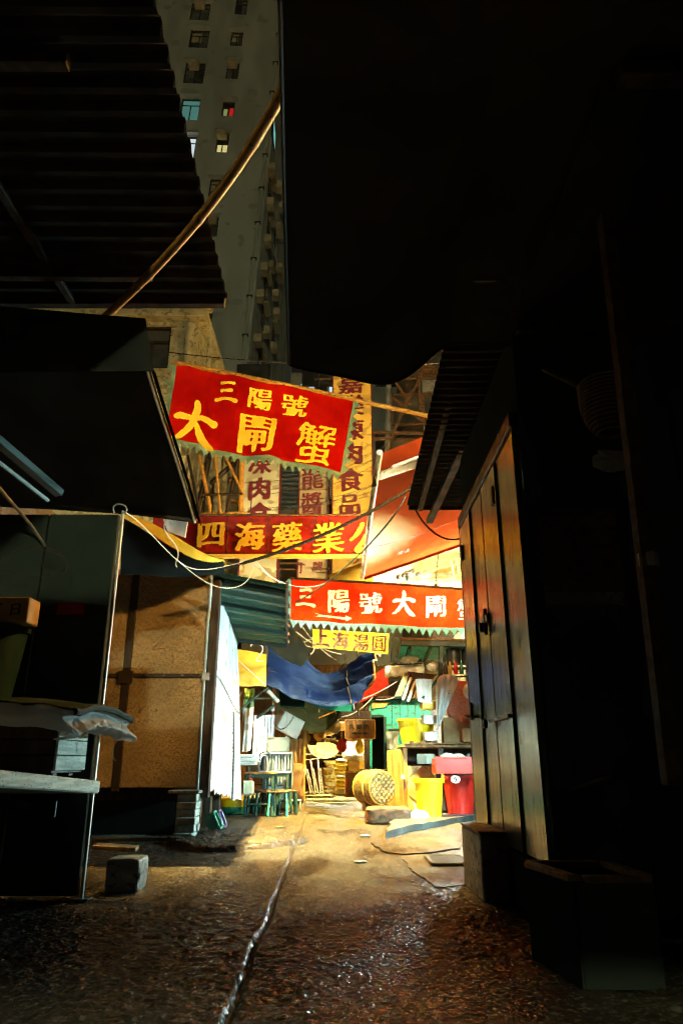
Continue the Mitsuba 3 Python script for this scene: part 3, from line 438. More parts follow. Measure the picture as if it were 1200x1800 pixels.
plain('white_tarp', mottle((0.44, 0.47, 0.46), (0.66, 0.69, 0.68), 3.5, 3.5, 0.5, c3=(0.30, 0.28, 0.24), s3=7, cut=0.66), 0.5)
thin('blue_tarp', mottle((0.007, 0.020, 0.10), (0.015, 0.040, 0.16), 3), 0.5, 0.42)
thin('teal_tarp', (0.012, 0.15, 0.13), 0.5, 0.4)
thin('fringe_teal', (0.30, 0.62, 0.60), 0.6)
thin('parasol_yellow', (0.85, 0.60, 0.05), 0.9)
thin('clear_plastic', (0.60, 0.61, 0.60), 0.6, 0.16)
thin('pink_weave', mottle((0.72, 0.30, 0.22), (0.80, 0.42, 0.33), 40), 0.6)
thin('canvas_yellow', (0.80, 0.55, 0.10), 0.8)


def door_color(p, n, uv):
    c = mix((0.028, 0.050, 0.036), (0.042, 0.066, 0.046), smoothstep(0.3, 0.7, fbm(p.x * 9, p.y * 16, p.z * 1.6, 3)))
    c = mix(c, (0.025, 0.02, 0.014), smoothstep(0.60, 0.70, fbm(p.x * 30, p.y * 34, p.z * 7, 3)))
    return c


mat('door_steel', {'type': 'bumpmap', 'arbitrary': mikit.proc(lambda p, n, uv: fbm(p.y * 26, p.z * 2.5, p.x * 26, 3), 2e-3), 'scale': 0.0012,
                   'bsdf': {'type': 'principled', 'base_color': mikit.proc(door_color), 'metallic': 0.2, 'specular': 0.8,
                            'roughness': mikit.proc(lambda p, n, uv: 0.07 + 0.22 * fbm(p.x * 20, p.y * 24, p.z * 3, 3))}})


def ground_color(p, n, uv):
    c = mix((0.014, 0.0125, 0.010), (0.027, 0.024, 0.019), smoothstep(0.3, 0.7, fbm(p.x * 1.7, p.y * 0.9, 0.0, 3)))
    c = mix(c, (0.040, 0.032, 0.020), smoothstep(0.50, 0.60, fbm(p.x * 1.3 + 7, p.y * 0.45, 3.0, 4)))
    c = mix(c, (0.010, 0.009, 0.007), smoothstep(0.60, 0.66, fbm(p.x * 4, p.y * 1.7, 9.0, 4)))
    c = mix(c, (0.008, 0.007, 0.006), 0.5 * smoothstep(0.60, 0.68, fbm(p.x * 48, p.y * 44, 4.0, 3)))
    return mix(c, (0.07, 0.064, 0.052), smoothstep(0.64, 0.70, fbm(p.x * 75, p.y * 75, 0.0, 2)))


def ground_rough(p, n, uv):
    return 0.14 + 0.18 * smoothstep(0.40, 0.62, fbm(p.x * 2.3 + 11, p.y * 1.3, 0.0, 3))


def ground_bump(p, n, uv):
    coarse = smoothstep(0.36, 0.60, fbm(p.x * 1.5 + 3, p.y * 0.8, 1.0, 3))
    return fbm(p.x * 62, p.y * 62, 0.0, 2) * (0.68 + 0.32 * coarse)


mat('wet_ground', {'type': 'bumpmap', 'arbitrary': mikit.proc(ground_bump, 2e-3), 'scale': 0.0125,
                   'bsdf': {'type': 'principled', 'base_color': mikit.proc(ground_color), 'roughness': mikit.proc(ground_rough), 'specular': 0.24}})


def slab_color(p, n, uv):
    c = mix((0.022, 0.022, 0.021), (0.045, 0.045, 0.042), smoothstep(0.3, 0.7, fbm(p.x * 3, p.y * 3, 0.0, 3)))
    return mix(c, (0.03, 0.026, 0.02), smoothstep(0.6, 0.68, fbm(p.x * 14 + 3, p.y * 14, 1.0, 3)))


mat('slab_concrete', {'type': 'bumpmap', 'arbitrary': mikit.proc(lambda p, n, uv: fbm(p.x * 45, p.y * 45, 2.0, 3), 2e-3), 'scale': 0.006,
                      'bsdf': {'type': 'principled', 'base_color': mikit.proc(slab_color), 'roughness': 0.42}})

# ================================================================== THE SETTING
def axis(*runs):
    return np.unique(np.concatenate([np.arange(a, b, s) for a, b, s in runs]))


def seam_x(y):
    return -0.30 - 0.02 * y + 0.022 * (meshkit.noise(np.stack([y * 1.7, y * 0, y * 0], -1)) - 0.5) + 0.008 * (meshkit.noise(np.stack([y * 9, y * 0, y * 0 + 4], -1)) - 0.5)


def ground_grid():
    X = axis((-60, -6, 9), (-6, -2.4, 0.3), (-2.4, 1.7, 0.0115), (1.7, 6, 0.3), (6, 61, 9))
    Y = axis((-20, 1.5, 2), (1.5, 2.4, 0.1), (2.4, 7.5, 0.0115), (7.5, 9, .017), (9, 13, 0.04), (13, 30, 0.25), (30, 120, 10))
    x, y = np.meshgrid(X, Y, indexing='ij')
    p = np.stack([x, y, x * 0], -1)
    near = np.clip((13 - y) / 3, 0, 1) * np.clip((y - 1.5) / 0.5, 0, 1) * (np.abs(x) < 2.3)
    rough = np.clip((meshkit.fbm(p * np.array([1.6, 0.8, 1]), 3, 5) - 0.40) / 0.14, 0, 1)
    s = x - seam_x(y)
    rough = np.clip(rough + 0.9 * (s < 0) * np.clip((y - 2) / 2, 0, 1) + np.exp(-((s - 0.10) / 0.14) ** 2) - 0.3 * ((s > 0.3) & (s < 0.85)) * np.clip((8 - y), 0, 1), 0.42, 1)
    peb = np.maximum(meshkit.noise(p * 64, 3) - 0.42, 0) * 0.018 + np.maximum(meshkit.noise(p * 37, 9) - 0.55, 0) * 0.028
    z = 0.62 * rough * peb + 0.016 * (meshkit.fbm(p * 1.3, 3, 1) - 0.5)
    z -= 0.030 * np.exp(-(s / 0.011) ** 4) * np.clip((13 - y) / 2, 0, 1)
    z += 0.0 * np.exp(-((s - 0.03) / 0.013) ** 2) * np.clip(3 * (meshkit.fbm(p * 5, 3, 2) - 0.42), 0, 1)
    e = np.hypot((x + 1.05) / 0.66, (y - 7.85) / 0.98) + 0.35 * (meshkit.fbm(p * 2.2, 3, 8) - 0.5)
    z += 0.045 * np.clip((1.0 - e) / 0.07, 0, 1) * (1 + 0.5 * (meshkit.noise(p * 6, 4) - 0.5)) + 0.028 * (e < 1) * np.maximum(meshkit.noise(p * 31, 6) - 0.4, 0)
    z *= near
    return np.stack([x, y, z], -1)


setting('ground', sheet(ground_grid(), 0), 'wet_ground', 'wet dark lane of worn asphalt with a long seam down its middle', smooth=True)


def slab(points, z0, z1, seed):
    pts = [floor_at(*p)[:2] for p in points]
    g = Polygon(pts).buffer(0.02).buffer(-0.02)
    ring = np.array(shapely.segmentize(g.exterior, 0.04).coords)[:-1]
    ring += 0.08 * (np.stack([meshkit.fbm(np.stack([ring[:, 0] * 6, ring[:, 1] * 6, ring[:, 0] * 0 + k + seed], -1)) for k in (0, 5)], -1) - 0.5)
    g = Polygon(ring).buffer(0)
    m = poly_prism(g, z1 - z0)
    return move(m, (0, 0, z0))


setting('concrete_patch', slab([(652, 1484), (676, 1499), (702, 1504), (760, 1501), (806, 1494), (830, 1476), (835, 1452), (775, 1462), (700, 1474)], 0, 0.016, 1), 'wet_ground', 'raised grey concrete patch with a broken edge before the right hand stall')
setting('concrete_apron', slab([(706, 1511), (740, 1506), (840, 1505), (840, 1556), (770, 1563), (748, 1547), (722, 1531)], 0, 0.010, 2), 'wet_ground', 'smooth grey concrete around the drain grate')
setting('pavement', slab([(676, 1475), (720, 1462), (770, 1453), (860, 1437), (860, 1415), (780, 1412), (705, 1432), (690, 1452)], 0, 0.07, 3), 'slab_concrete', 'low pavement edge under the bins of the right hand stall')
gz = floor_at(785, 1516)
gr = thing('drain_grate', 'slotted iron drain grate set in the grey concrete', 'drain grate')
gx0, gx1, gy0, gy1 = 0.68, 1.0, 5.95, 6.5
part(gr, 'frame', [bx((gx0, gy0, .012), (gx0 + .03, gy1, .034)), bx((gx1 - .03, gy0, .012), (gx1, gy1, .034)), bx((gx0 + .03, gy0, .012), (gx1 - .03, gy0 + .03, .034)), bx((gx0 + .03, gy1 - .03, .012), (gx1 - .03, gy1, .034))], 'dark_metal')
for k in range(7):
    y = gy0 + 0.07 + k * 0.068
    part(gr, 'bar', bx((gx0 + .032, y, .016), (gx1 - .032, y + .028, .032)), 'dark_metal')
part(gr, 'pit', bx((gx0 + .031, gy0 + .031, .008), (gx1 - .031, gy1 - .031, .0155), 0.001), 'black_rubber')  # black plate standing in for the shaded hollow under the bars

# ------------------------------------------------------------------ tall tower block behind, on the left
TY = 45.0
LEAN = math.radians(2.9)


def side_x(z):
    return -6.8 + (z - 28) * math.tan(LEAN)


tw = thing('apartment_tower', 'tall grey green concrete apartment tower with small windows rising behind the lane', 'apartment tower')
outline = Polygon([(side_x(0) - 30, 0), (side_x(0), 0), (side_x(78), 78), (side_x(78) - 30, 78)])
WIN = [(424, 12, 25, 34), (416, 68, 25, 32), (409, 124, 26, 36), (401.5, 191, 26, 32), (391, 250, 26, 44), (379, 330, 27, 40), (372, 398, 27, 44), (363, 470, 28, 44),
       (352, 20, 40, 38), (350, 68, 40, 40), (342, 128, 42, 46), (334, 192, 40, 48), (326, 258, 42, 48), (318, 330, 42, 44), (310, 400, 42, 44), (362, 560, 26, 44)]


def facade_rect(px, py, w, h):
    a, b = at(px - w / 2, py, TY), at(px + w / 2, py, TY)
    c, d = at(px, py - h / 2, TY), at(px, py + h / 2, TY)
    return (a[0] + b[0]) / 2, (c[2] + d[2]) / 2, b[0] - a[0], c[2] - d[2]


holes, wins = [], []
for w in WIN:
    cx, cz, ww, hh = facade_rect(w[0], w[1], w[2] * .84, w[3] * .8)
    wins.append((cx, cz, ww, hh))
    holes.append(affinity.rotate(sbox(cx - ww / 2, cz - hh / 2, cx + ww / 2, cz + hh / 2), -2.9, origin=(cx, cz)))
wallp = outline.difference(unary_union(holes))
m = poly_prism(wallp, 0.4)
back = poly_prism(outline, 29)
part(tw, 'wall', [upright(m, (0, TY + 0.4, 0)), upright(back, (0, TY + 29.45, 0))], 'tower_concrete', smooth=False)
LIT = {3: ((0.9, 0.03, 0.02), .5), 4: ((1.0, 0.9, 0.35), .75), 11: ((0.3, 0.9, 0.75), 0.22), 12: ((0.8, 0.95, 1.0), .9)}


def leaned(mesh, cx, cz):
    t = np.eye(4)
    t[:3, 3] = (cx, TY, cz)
    r = trimesh.transformations.rotation_matrix(LEAN, (0, 1, 0))
    mesh = mesh.copy()
    mesh.apply_transform(t @ r)
    return mesh


for i, (cx, cz, ww, hh) in enumerate(wins):
    wd = part(tw, 'window', [leaned(bx((-ww / 2, .1, hh / 2 - .08), (ww / 2, .18, hh / 2)), cx, cz), leaned(bx((-ww / 2, .1, -hh / 2), (ww / 2, .18, -hh / 2 + .08)), cx, cz), leaned(bx((-ww / 2, .1, -hh / 2 + .08), (-ww / 2 + .08, .18, hh / 2 - .08)), cx, cz),
                              leaned(bx((ww / 2 - .08, .1, -hh / 2 + .08), (ww / 2, .18, hh / 2 - .08)), cx, cz), leaned(bx((-.04, .105, -hh / 2 + .08), (.04, .175, hh * .2)), cx, cz), leaned(bx((-ww / 2 + .08, .11, hh * .2), (ww / 2 - .08, .17, hh * .2 + .07)), cx, cz)], 'dark_metal')
    if i == 3:
        part(wd, 'pane', leaned(bx((.06, .2, -hh / 2 + .1), (ww / 2 - .1, .24, hh * .18)), cx, cz), 'window_dark', emit=glow(*LIT[3]), label='window pane lit red')
        part(wd, 'pane', leaned(bx((-ww / 2 + .1, .2, -hh / 2 + .1), (-.1, .24, hh * .1)), cx, cz), 'window_dark', emit=glow((0.75, 0.9, 0.3), 0.3), label='window pane lit yellow green')
        part(wd, 'pane', leaned(bx((-ww / 2, .25, -hh / 2), (ww / 2, .27, hh / 2)), cx, cz), 'window_dark')
    elif i in LIT:
        top = -0.05 * hh if i == 4 else hh / 2 - .1
        part(wd, 'pane', leaned(bx((-ww / 2 + .1, .2, -hh / 2 + .1), (ww / 2 - .1, .24, top)), cx, cz), 'window_dark', emit=glow(*LIT[i]), label='window pane lit from inside')
        part(wd, 'pane', leaned(bx((-ww / 2, .25, -hh / 2), (ww / 2, .27, hh / 2)), cx, cz), 'window_dark')
    else:
        part(wd, 'pane', leaned(bx((-ww / 2, .2, -hh / 2), (-.002, .24, hh / 2)), cx, cz), 'tower_glass' if (i * 7) % 3 else 'window_dark')
        part(wd, 'pane', leaned(bx((.002, .2, -hh / 2), (ww / 2, .24, hh / 2)), cx, cz), 'tower_glass' if (i * 5) % 4 < 2 else 'window_dark')
        if i % 2:
            part(wd, 'curtain', leaned(bx((-ww * .42, .245 - .02, -hh * .1), (ww * .1, .199, hh * .4)), cx, cz), 'ac_housing')
    part(wd, 'hood', leaned(bx((-ww / 2 - .2, -.35, hh / 2 + .06), (ww / 2 + .2, 0.0, hh / 2 + .2)), cx, cz), 'tower_concrete')
    if i in (2, 4, 6, 8, 10, 14):
        part(tw, 'air_conditioner', leaned(bx((-.45, -.55, hh * .12), (.35, .05, hh * .12 + .6)), cx, cz), 'ac_housing')
for x0, seedx in ((-0.35, 0), (-1.6, 1)):
    zz = np.linspace(10, 76, 12)
    if seedx == 0:
        part(tw, 'drain_pipe', tube([(side_x(z) + x0, TY - .12, z) for z in zz], 0.16, 10), 'tower_concrete', label='pale drain pipe at the tower corner')
for z in np.arange(20, 74, 3.4):
    part(tw, 'pipe_bracket', bx((side_x(z) - .58, TY - .31, z), (side_x(z) - .12, TY + .02, z + .12)), 'dark_metal')


def on_side(px, py):
    x = -6.3
    for _ in range(12):
        v = 900 - py
        d = FOCAL * CP - v * SP
        y = x * d / (px - 600)
        p = at(px, py, y)
        x = side_x(p[2])
    return p


for px, py in ((471, 300), (469, 360), (465, 425), (451, 522), (479, 520), (481, 552), (476, 612), (462, 585), (474, 470), (485, 470), (447, 600), (490, 365), (484, 330), (458, 475)):
    p = on_side(px, py)
    part(tw, 'air_conditioner', bx(p + (0, -.45, -.3), p + (.6, .45, .4)), 'ac_housing')
for px, py in ((474, 335), (462, 560), (472, 400), (484, 420), (455, 640), (480, 590), (466, 505), (486, 500)):
    p = on_side(px, py)
    wd = part(tw, 'window', bx(p + (-.1, -.8, -1), p + (.08, .8, .8)), 'window_dark')
    part(wd, 'hood', bx(p + (-.05, -1, .85), p + (.55, 1, 1.0)), 'ac_housing')
p = on_side(481, 237)
wd = part(tw, 'window', bx(p + (-.1, -.9, -1), p + (.05, .9, 1)), 'dark_metal')
part(wd, 'pane', bx(p + (.055, -.7, -.8), p + (.08, .7, .8)), 'window_dark', emit=glow((.3, .9, .8), .5), label='window pane lit pale blue')
p = on_side(470, 440)
shirt = patch(p + (.7, -.7, .6), p + (.7, .7, .6), p + (.75, .6, -1.6), p + (.75, -.5, -2.2), 10, 10)
part(tw, 'laundry', sheet(crumple(shirt, .15, .8), .02), 'white_paint', label='white shirt hung out to dry')
part(tw, 'drying_rod', tube([p + (-.1, 0, .7), p + (1.6, 0, .75)], .04), 'dark_metal')

# ------------------------------------------------------------------ stucco house on the left
SY = 18.0
st = thing('stucco_house', 'low yellowish stucco house with a cornice and drain pipe at the left of the lane', 'house')
corner = at(352, 548, SY)
hx, hz = corner[0], corner[2]


def wrect(px0, py0, px1, py1):
    a, b = at(px0, py1, SY), at(px1, py0, SY)
    return a[0], a[2], b[0], b[2]


w1 = wrect(236, 572, 302, 647)
front = sbox(hx - 12, 0, hx, hz + 0.6).difference(sbox(*w1))
part(st, 'wall', [upright(poly_prism(front, .3), (0, SY + .3, 0)), bx((hx - 12, SY + .31, 0), (hx, SY + 9, hz + .6), .001)], 'stucco', smooth=False)
part(st, 'cornice', [bx((hx - 12, SY - .32, hz - .35), (hx + .28, SY - .002, hz - .1), .03), bx((hx - 12, SY - .2, hz - .09), (hx + .16, SY - .002, hz + .15), .03), bx((hx + .002, SY, hz - .35), (hx + .28, SY + 9, hz - .1), .03)], 'stucco')
part(st, 'parapet', bx((hx - 12, SY - .05, hz + .61), (hx + .05, SY + .4, hz + 2.2), .02), 'concrete')
x0, z0, x1, z1 = w1
wd = part(st, 'window', [bx((x0, SY + .08, z1 - .07), (x1, SY + .16, z1)), bx((x0, SY + .08, z0), (x1, SY + .16, z0 + .07)), bx((x1 - .07, SY + .08, z0 + .07), (x1, SY + .16, z1 - .07)), bx((x0, SY + .08, z0 + .07), (x0 + .07, SY + .16, z1 - .07)),
                         bx((x0 + .07, SY + .085, z1 - .55), (x1 - .07, SY + .155, z1 - .47)), bx(((x0 + x1) / 2 - .1, SY + .09, z0 + .07), ((x0 + x1) / 2 - .03, SY + .15, z1 - .55))], 'dark_wood', label='brown framed window under the cornice')
part(wd, 'pane', bx((x0, SY + .2, z0), (x1, SY + .23, z1), .001), 'window_dark')
part(st, 'drain_pipe', tube([(hx - .22, SY - .16, hz - .5), (hx - .22, SY - .16, hz - 1.5), (hx - .22, SY - .16, hz - 3.2)], .13, 12), 'stucco', label='short fat drain pipe at the house corner')
part(st, 'rainwater_head', bx((hx - .02, SY - .42, hz - .12), (hx + .4, SY - .05, hz + .3), .04), 'stucco')
for k in range(5):
    z = hz - 3.6 - k * 1.15
    part(st, 'string_course', bx((hx - 11, SY - .09, z), (hx - .02, SY - .002, z + .12), .02), 'stucco')
for k in range(3):
    y0 = SY + 1.2 + k * 2.3
    for z in (hz - 2.9, hz - 6.0, hz - 9):
        w = part(st, 'side_window', [bx((hx + .002, y0, z), (hx + .1, y0 + .09, z + 1.9)), bx((hx + .002, y0 + 1.3, z), (hx + .1, y0 + 1.39, z + 1.9)), bx((hx + .003, y0 + .09, z + 1.82), (hx + .1, y0 + 1.3, z + 1.9)), bx((hx + .003, y0 + .09, z), (hx + .1, y0 + 1.3, z + .08))], 'wood')
        part(w, 'pane', bx((hx + .001, y0 + .09, z + .08), (hx + .04, y0 + 1.3, z + 1.82), .001), 'window_dark')
for k in range(5):
    y = SY + .5 + k * 1.3
    part(st, 'side_pipe', tube([(hx + .25, y, 2), (hx + .25, y, hz - .6)], .09, 8), 'stucco')

sc = thing('bamboo_scaffold', 'bamboo and timber scaffold frame beside the stucco house above the long red sign', 'scaffold')
for k, (a, b) in enumerate((((330, 800), (352, 905)), ((350, 800), (372, 905)), ((372, 790), (345, 905)), ((395, 800), (428, 870)), ((398, 905), (420, 800)), ((425, 800), (423, 905)), ((352, 870), (428, 868)), ((352, 905), (432, 902)), ((370, 850), (428, 800)), ((378, 800), (388, 905)))):
    part(sc, 'pole', tube([at(*a, 16.6 + .1 * (k % 3)), at(*b, 16.6 + .1 * (k % 3))], 0.035 + .015 * (k % 3), 8), 'bamboo' if k % 2 else 'dark_wood')
for k, (a, b) in enumerate((((396, 812), (424, 822)), ((402, 845), (428, 838)), ((400, 880), (426, 886)))):
    part(sc, 'plank', bar(at(*a, 17), at(*b, 17), .3, .04), 'wood')

# ------------------------------------------------------------------ buildings behind the signs
ce = thing('end_building', 'dim grey building with a louvred panel that closes the view behind the vertical signs', 'building')
part(ce, 'wall', bx((-4.2, 30, 0), (9, 36, 13.5), .02), 'tower_concrete')
for k in range(13):
    a = at(495, 795 + k * 8, 29.9)
    part(ce, 'slat', bx((a[0] - .1, 29.8, a[2] - .1), (a[0] + .95, 29.95, a[2] + .02)), 'grey_plastic')
for px in (445, 560, 690):
    for py in (660, 780, 900):
        a = at(px, py, 29.95)
        w = part(ce, 'window', bx(a + (-.8, -.04, -.6), a + (.8, .03, .6)), 'dark_metal')
        part(w, 'pane', bx(a + (-.7, -.06, -.5), a + (.7, -.041, .5), .001), 'window_dark')
fb = thing('distant_block', 'pale grey residential block far behind the vertical signs', 'apartment block')
part(fb, 'wall', [bx((-9.5, 80, 0), (2, 92, at(540, 655, 80)[2]), .02), bx((2.01, 78, 0), (20, 92, at(600, 640, 80)[2] + 6), .02)], 'tower_concrete')
for px, py, w, h in ((548, 668, .35, 2.4), (533, 690, .3, 1.2), (582, 690, .25, 1.0)):
    a = at(px, py, 79.9)
    wn = part(fb, 'window', bx(a + (-w - .1, -.05, -h - .1), a + (w + .1, .05, h + .1)), 'dark_metal')
    part(wn, 'pane', bx(a + (-w, -.1, -h), a + (w, -.051, h), .001), 'window_dark', emit=glow((.6, .8, 1.0), 1.2), label='narrow window lit bluish white')
for px, py in ((556, 685), (565, 720), (540, 735), (520, 745)):
    a = at(px, py, 79.9)
    wn = part(fb, 'window', bx(a + (-1.3, -.05, -1.2), a + (1.3, .05, 1.2)), 'dark_metal')
    part(wn, 'pane', bx(a + (-1.1, -.1, -1), a + (1.1, -.051, 1), .001), 'window_dark')
rb = thing('right_building', 'dark old building with rusty window frames behind the red awning', 'building')
part(rb, 'wall', [bx((2.55, 20, 0), (10, 30, 17), .02)], 'concrete')
for py in (640, 720, 800, 880):
    for px in (715, 770):
        a = at(px, py, 19.95)
        w = part(rb, 'window', [bx(a + (-.5, -.05, -.55), a + (.5, .02, -.48)), bx(a + (-.5, -.05, .48), a + (.5, .02, .55)), bx(a + (-.5, -.05, -.48), a + (-.43, .02, .48)), bx(a + (.43, -.05, -.48), a + (.5, .02, .48))], 'rust')
        part(w, 'pane', bx(a + (-.5, .0, -.55), a + (.5, .04, .55), .001), 'window_dark')
part(rb, 'drain_pipe', tube([at(676, 1000, 19.8), at(684, 640, 19.8)], .09, 10), 'galvanised')
part(rb, 'ledge', bx((2.5, 19.6, at(700, 655, 19.8)[2]), (8, 19.99, at(700, 655, 19.8)[2] + .15)), 'rust')
sf = thing('sign_bracket_frame', 'rusty steel lattice bracket reaching out beside the yellow vertical sign', 'sign bracket')
for a, b in (((690, 665), (722, 712)), ((742, 655), (700, 740)), ((720, 690), (688, 770)), ((688, 770), (655, 772)), ((655, 760), (742, 762)), ((735, 640), (738, 720)), ((690, 700), (744, 742)), ((672, 642), (760, 642))):
    part(sf, 'strut', bar(at(*a, 17.6), at(*b, 17.6), .07), 'rust')

# one storey side walls of the lane, behind the stalls
lw = thing('left_lane_wall', 'dark one storey wall behind the stalls on the left of the lane', 'wall')
part(lw, 'wall', bx((-5.2, 4.9, 0), (-3.2, 19, 3.4), .02), 'dark_wood')
rw = thing('right_lane_wall', 'dark one storey wall behind the stalls on the right of the lane', 'wall')
part(rw, 'wall', [bx((2.3, 5.95, 0), (4.2, 19.8, 3.2), .02)], 'concrete')
fe = thing('far_shopfront', 'closed timber shopfront across the far end of the lane', 'shopfront')
part(fe, 'wall', bx((-6, 27.0, 0), (8, 27.4, 4.2), .02), 'wood')
for k in range(16):
    part(fe, 'board', bx((-5.9 + k * .85, 26.9, 0.02), (-5.1 + k * .85, 26.995, 3.6 + .1 * (k % 3)), .01), 'wood' if k % 3 else 'dark_wood')

# ================================================================== LAMPS
sl = thing('street_lamp', 'orange street lamp on a bracket above the corrugated awning on the right', 'street lamp')
LP = np.array([1.2, 5.1, 3.92])
part(sl, 'arm', tube(curve([LP + (1.3, .2, .1), LP + (.6, .1, .35), LP + (0, 0, .2)], 12), .025), 'galvanised')
part(sl, 'housing', move(lathe([(0.001, .2), (.06, .2), (.14, .1), (.16, .05), (.16, .04)], 20), LP), 'galvanised')
part(sl, 'bulb', move(trimesh.creation.icosphere(2, .09), LP - (0, 0, .03)), 'white_plastic', emit=LAMP_STREET)
LP = np.array([-0.35, 9.7, 5.15])
pl = thing('pendant_lamp', 'market lamp in an added light narrowing shade hung high over the lane behind the tilted red banner', 'pendant lamp')
part(pl, 'shade', move(lathe([(.03, .40), (.08, .39), (.12, .3), (.19, .0), (.20, .0), (.13, .31), (.085, .40), (.03, .415)], 28), LP), 'red_plastic')  # deep shade added to keep this light off the near ground
part(pl, 'bulb', move(trimesh.creation.icosphere(2, 0.07), LP + (0, 0, .27)), 'white_plastic', emit=LAMP_PENDANT)
part(pl, 'cord', tube([LP + (0, 0, .41), LP + (0, 0, 1.5)], .008), 'black_rubber')
part(pl, 'carrier_wire', tube(sagging((-3.2, 9.7, 6.9), (4, 9.7, 6.9), .3), .008, 6), 'black_rubber')
LP = np.array([1.35, 12.3, 5.5])
al = thing('awning_lamp', 'bare market lamp behind the red awning', 'lamp')
part(al, 'bulb', move(trimesh.creation.icosphere(2, .08), LP), 'white_plastic', emit=LAMP_AWNING)
part(al, 'socket', move(lathe([(.001, .2), (.035, .2), (.035, .075), (.001, .075)], 14), LP), 'black_rubber')
part(al, 'arm', tube([LP + (0, 0, .2), LP + (.9, .1, .3)], .015), 'galvanised')
LP = np.array([0.1, 18.6, 2.95])
LP2 = np.array([1.72, 12.7, 3.66])
bb = thing('bare_bulb', 'bare glaring bulb on a cable beside the far end of the red awning', 'light bulb')
part(bb, 'bulb', move(trimesh.creation.icosphere(2, .06), LP2), 'white_plastic', emit=LAMP_BULB)
part(bb, 'socket', move(lathe([(.001, .16), (.03, .16), (.03, .056), (.001, .056)], 14), LP2), 'black_rubber')
part(bb, 'cord', tube([LP2 + (0, 0, .16), LP2 + (.1, .1, .9)], .007), 'black_rubber')
fl = thing('far_lamp', 'orange lamp in an added light blocking bell shade hung further down the lane behind the blue tarpaulin', 'lamp')
part(fl, 'shade', move(lathe([(.03, .27), (.07, .27), (.13, .16), (.24, .0), (.25, .0), (.14, .17), (.075, .28), (.03, .285)], 28), LP + (0, 0, -.08)), 'dark_metal')  # shade added to keep this lamp off the banner and tower
part(fl, 'bulb', move(trimesh.creation.icosphere(2, .08), LP + (0, 0, .05)), 'white_plastic', emit=LAMP_FAR)
part(fl, 'cord', tube([LP + (0, 0, .2), LP + (0, 0, 1.2)], .008), 'black_rubber')
tl = thing('tube_lamp', 'white tube lamp under an added light blocking hood on the wall behind the steel doors', 'tube lamp')
TZ = 1.35
part(tl, 'housing', bx((2.02, 8.0, TZ - .05), (2.08, 9.3, TZ + .06)), 'white_paint')
part(tl, 'hood', bx((1.84, 7.95, TZ + .07), (2.10, 9.35, TZ + .08), .002), 'galvanised')  # hood and its ends added to stop tube light going upward
part(tl, 'hood_end', [bx((1.84, 7.94, TZ - .06), (2.08, 7.948, TZ + .069), .001), bx((1.84, 9.352, TZ - .06), (2.08, 9.36, TZ + .069), .001)], 'galvanised')
part(tl, 'tube', tube([(1.95, 8.05, TZ), (1.95, 9.25, TZ)], .035, 10), 'white_plastic', emit=LAMP_TUBE)
part(tl, 'bracket', [bar((2.08, 8.2, TZ), (2.31, 8.2, TZ), .03), bar((2.08, 9.1, TZ), (2.31, 9.1, TZ), .03)], 'dark_metal')
cl = thing('crossing_lamp', 'tall unseen lamp added behind the viewer to light tower and banner', 'street lamp')  # whole lamp is added and unseen, for light on tower and banner
LP = np.array([4.0, -26.0, 8.2])
part(cl, 'pole', tube([LP + (2.0, 0, -8.2), LP + (2.0, 0, -1), LP + (1.6, 0, .3), LP + (.2, 0, .45)], .07), 'galvanised')
part(cl, 'housing', move(lathe([(.001, .42), (.12, .40), (.33, .05), (.34, -.05), (.33, -.05), (.3, .05), (.001, .36)], 20), LP), 'galvanised')
part(cl, 'bulb', move(trimesh.creation.icosphere(2, .27), LP), 'white_plastic', emit=LAMP_ADDED_REAR)

# ================================================================== OVERHEAD, NEAR
rf = thing('corrugated_roof', 'dark corrugated metal roof jutting over the lane at the upper left', 'roof')
part(rf, 'sheet', corrugated((-3.4, -8.06, 3.62), (-3.4, 3.9, 3.62), (-0.74, 3.9, 3.60), (-0.71, -8.06, 3.60), 100, 0.016, .002, 8, 2, True), 'black_metal')  # carried on behind the viewer to block the added lamp there
for y in (0.6, 2.2, 3.6):
    part(rf, 'rafter', bar((-3.4, y, 3.56), (-1.15, y, 3.54), .05, .06), 'dark_wood')
part(rf, 'purlin', bar((-1.9, 0, 3.58), (-1.75, 3.95, 3.58), .05, .03), 'dark_wood')
part(rf, 'end_flashing', bx((-3.4, 3.905, 3.56), (-0.76, 3.96, 3.63), .004), 'dark_metal')
bp = at(195, 548, 3.72), at(360, 372, 2.75), at(495, 165, 2.02)
single('bamboo_pole', tube(curve([bp[0] + (-.25, .3, .06), bp[0], bp[1], bp[2], bp[2] + (.12, -.25, -.03)], 40), np.repeat(0.0235, 40) + 0.0022 * (np.arange(40) % 9 == 4), 14), 'darkened_bamboo', 'long bowed bamboo pole crossing the gap before the tall tower', 'bamboo pole')

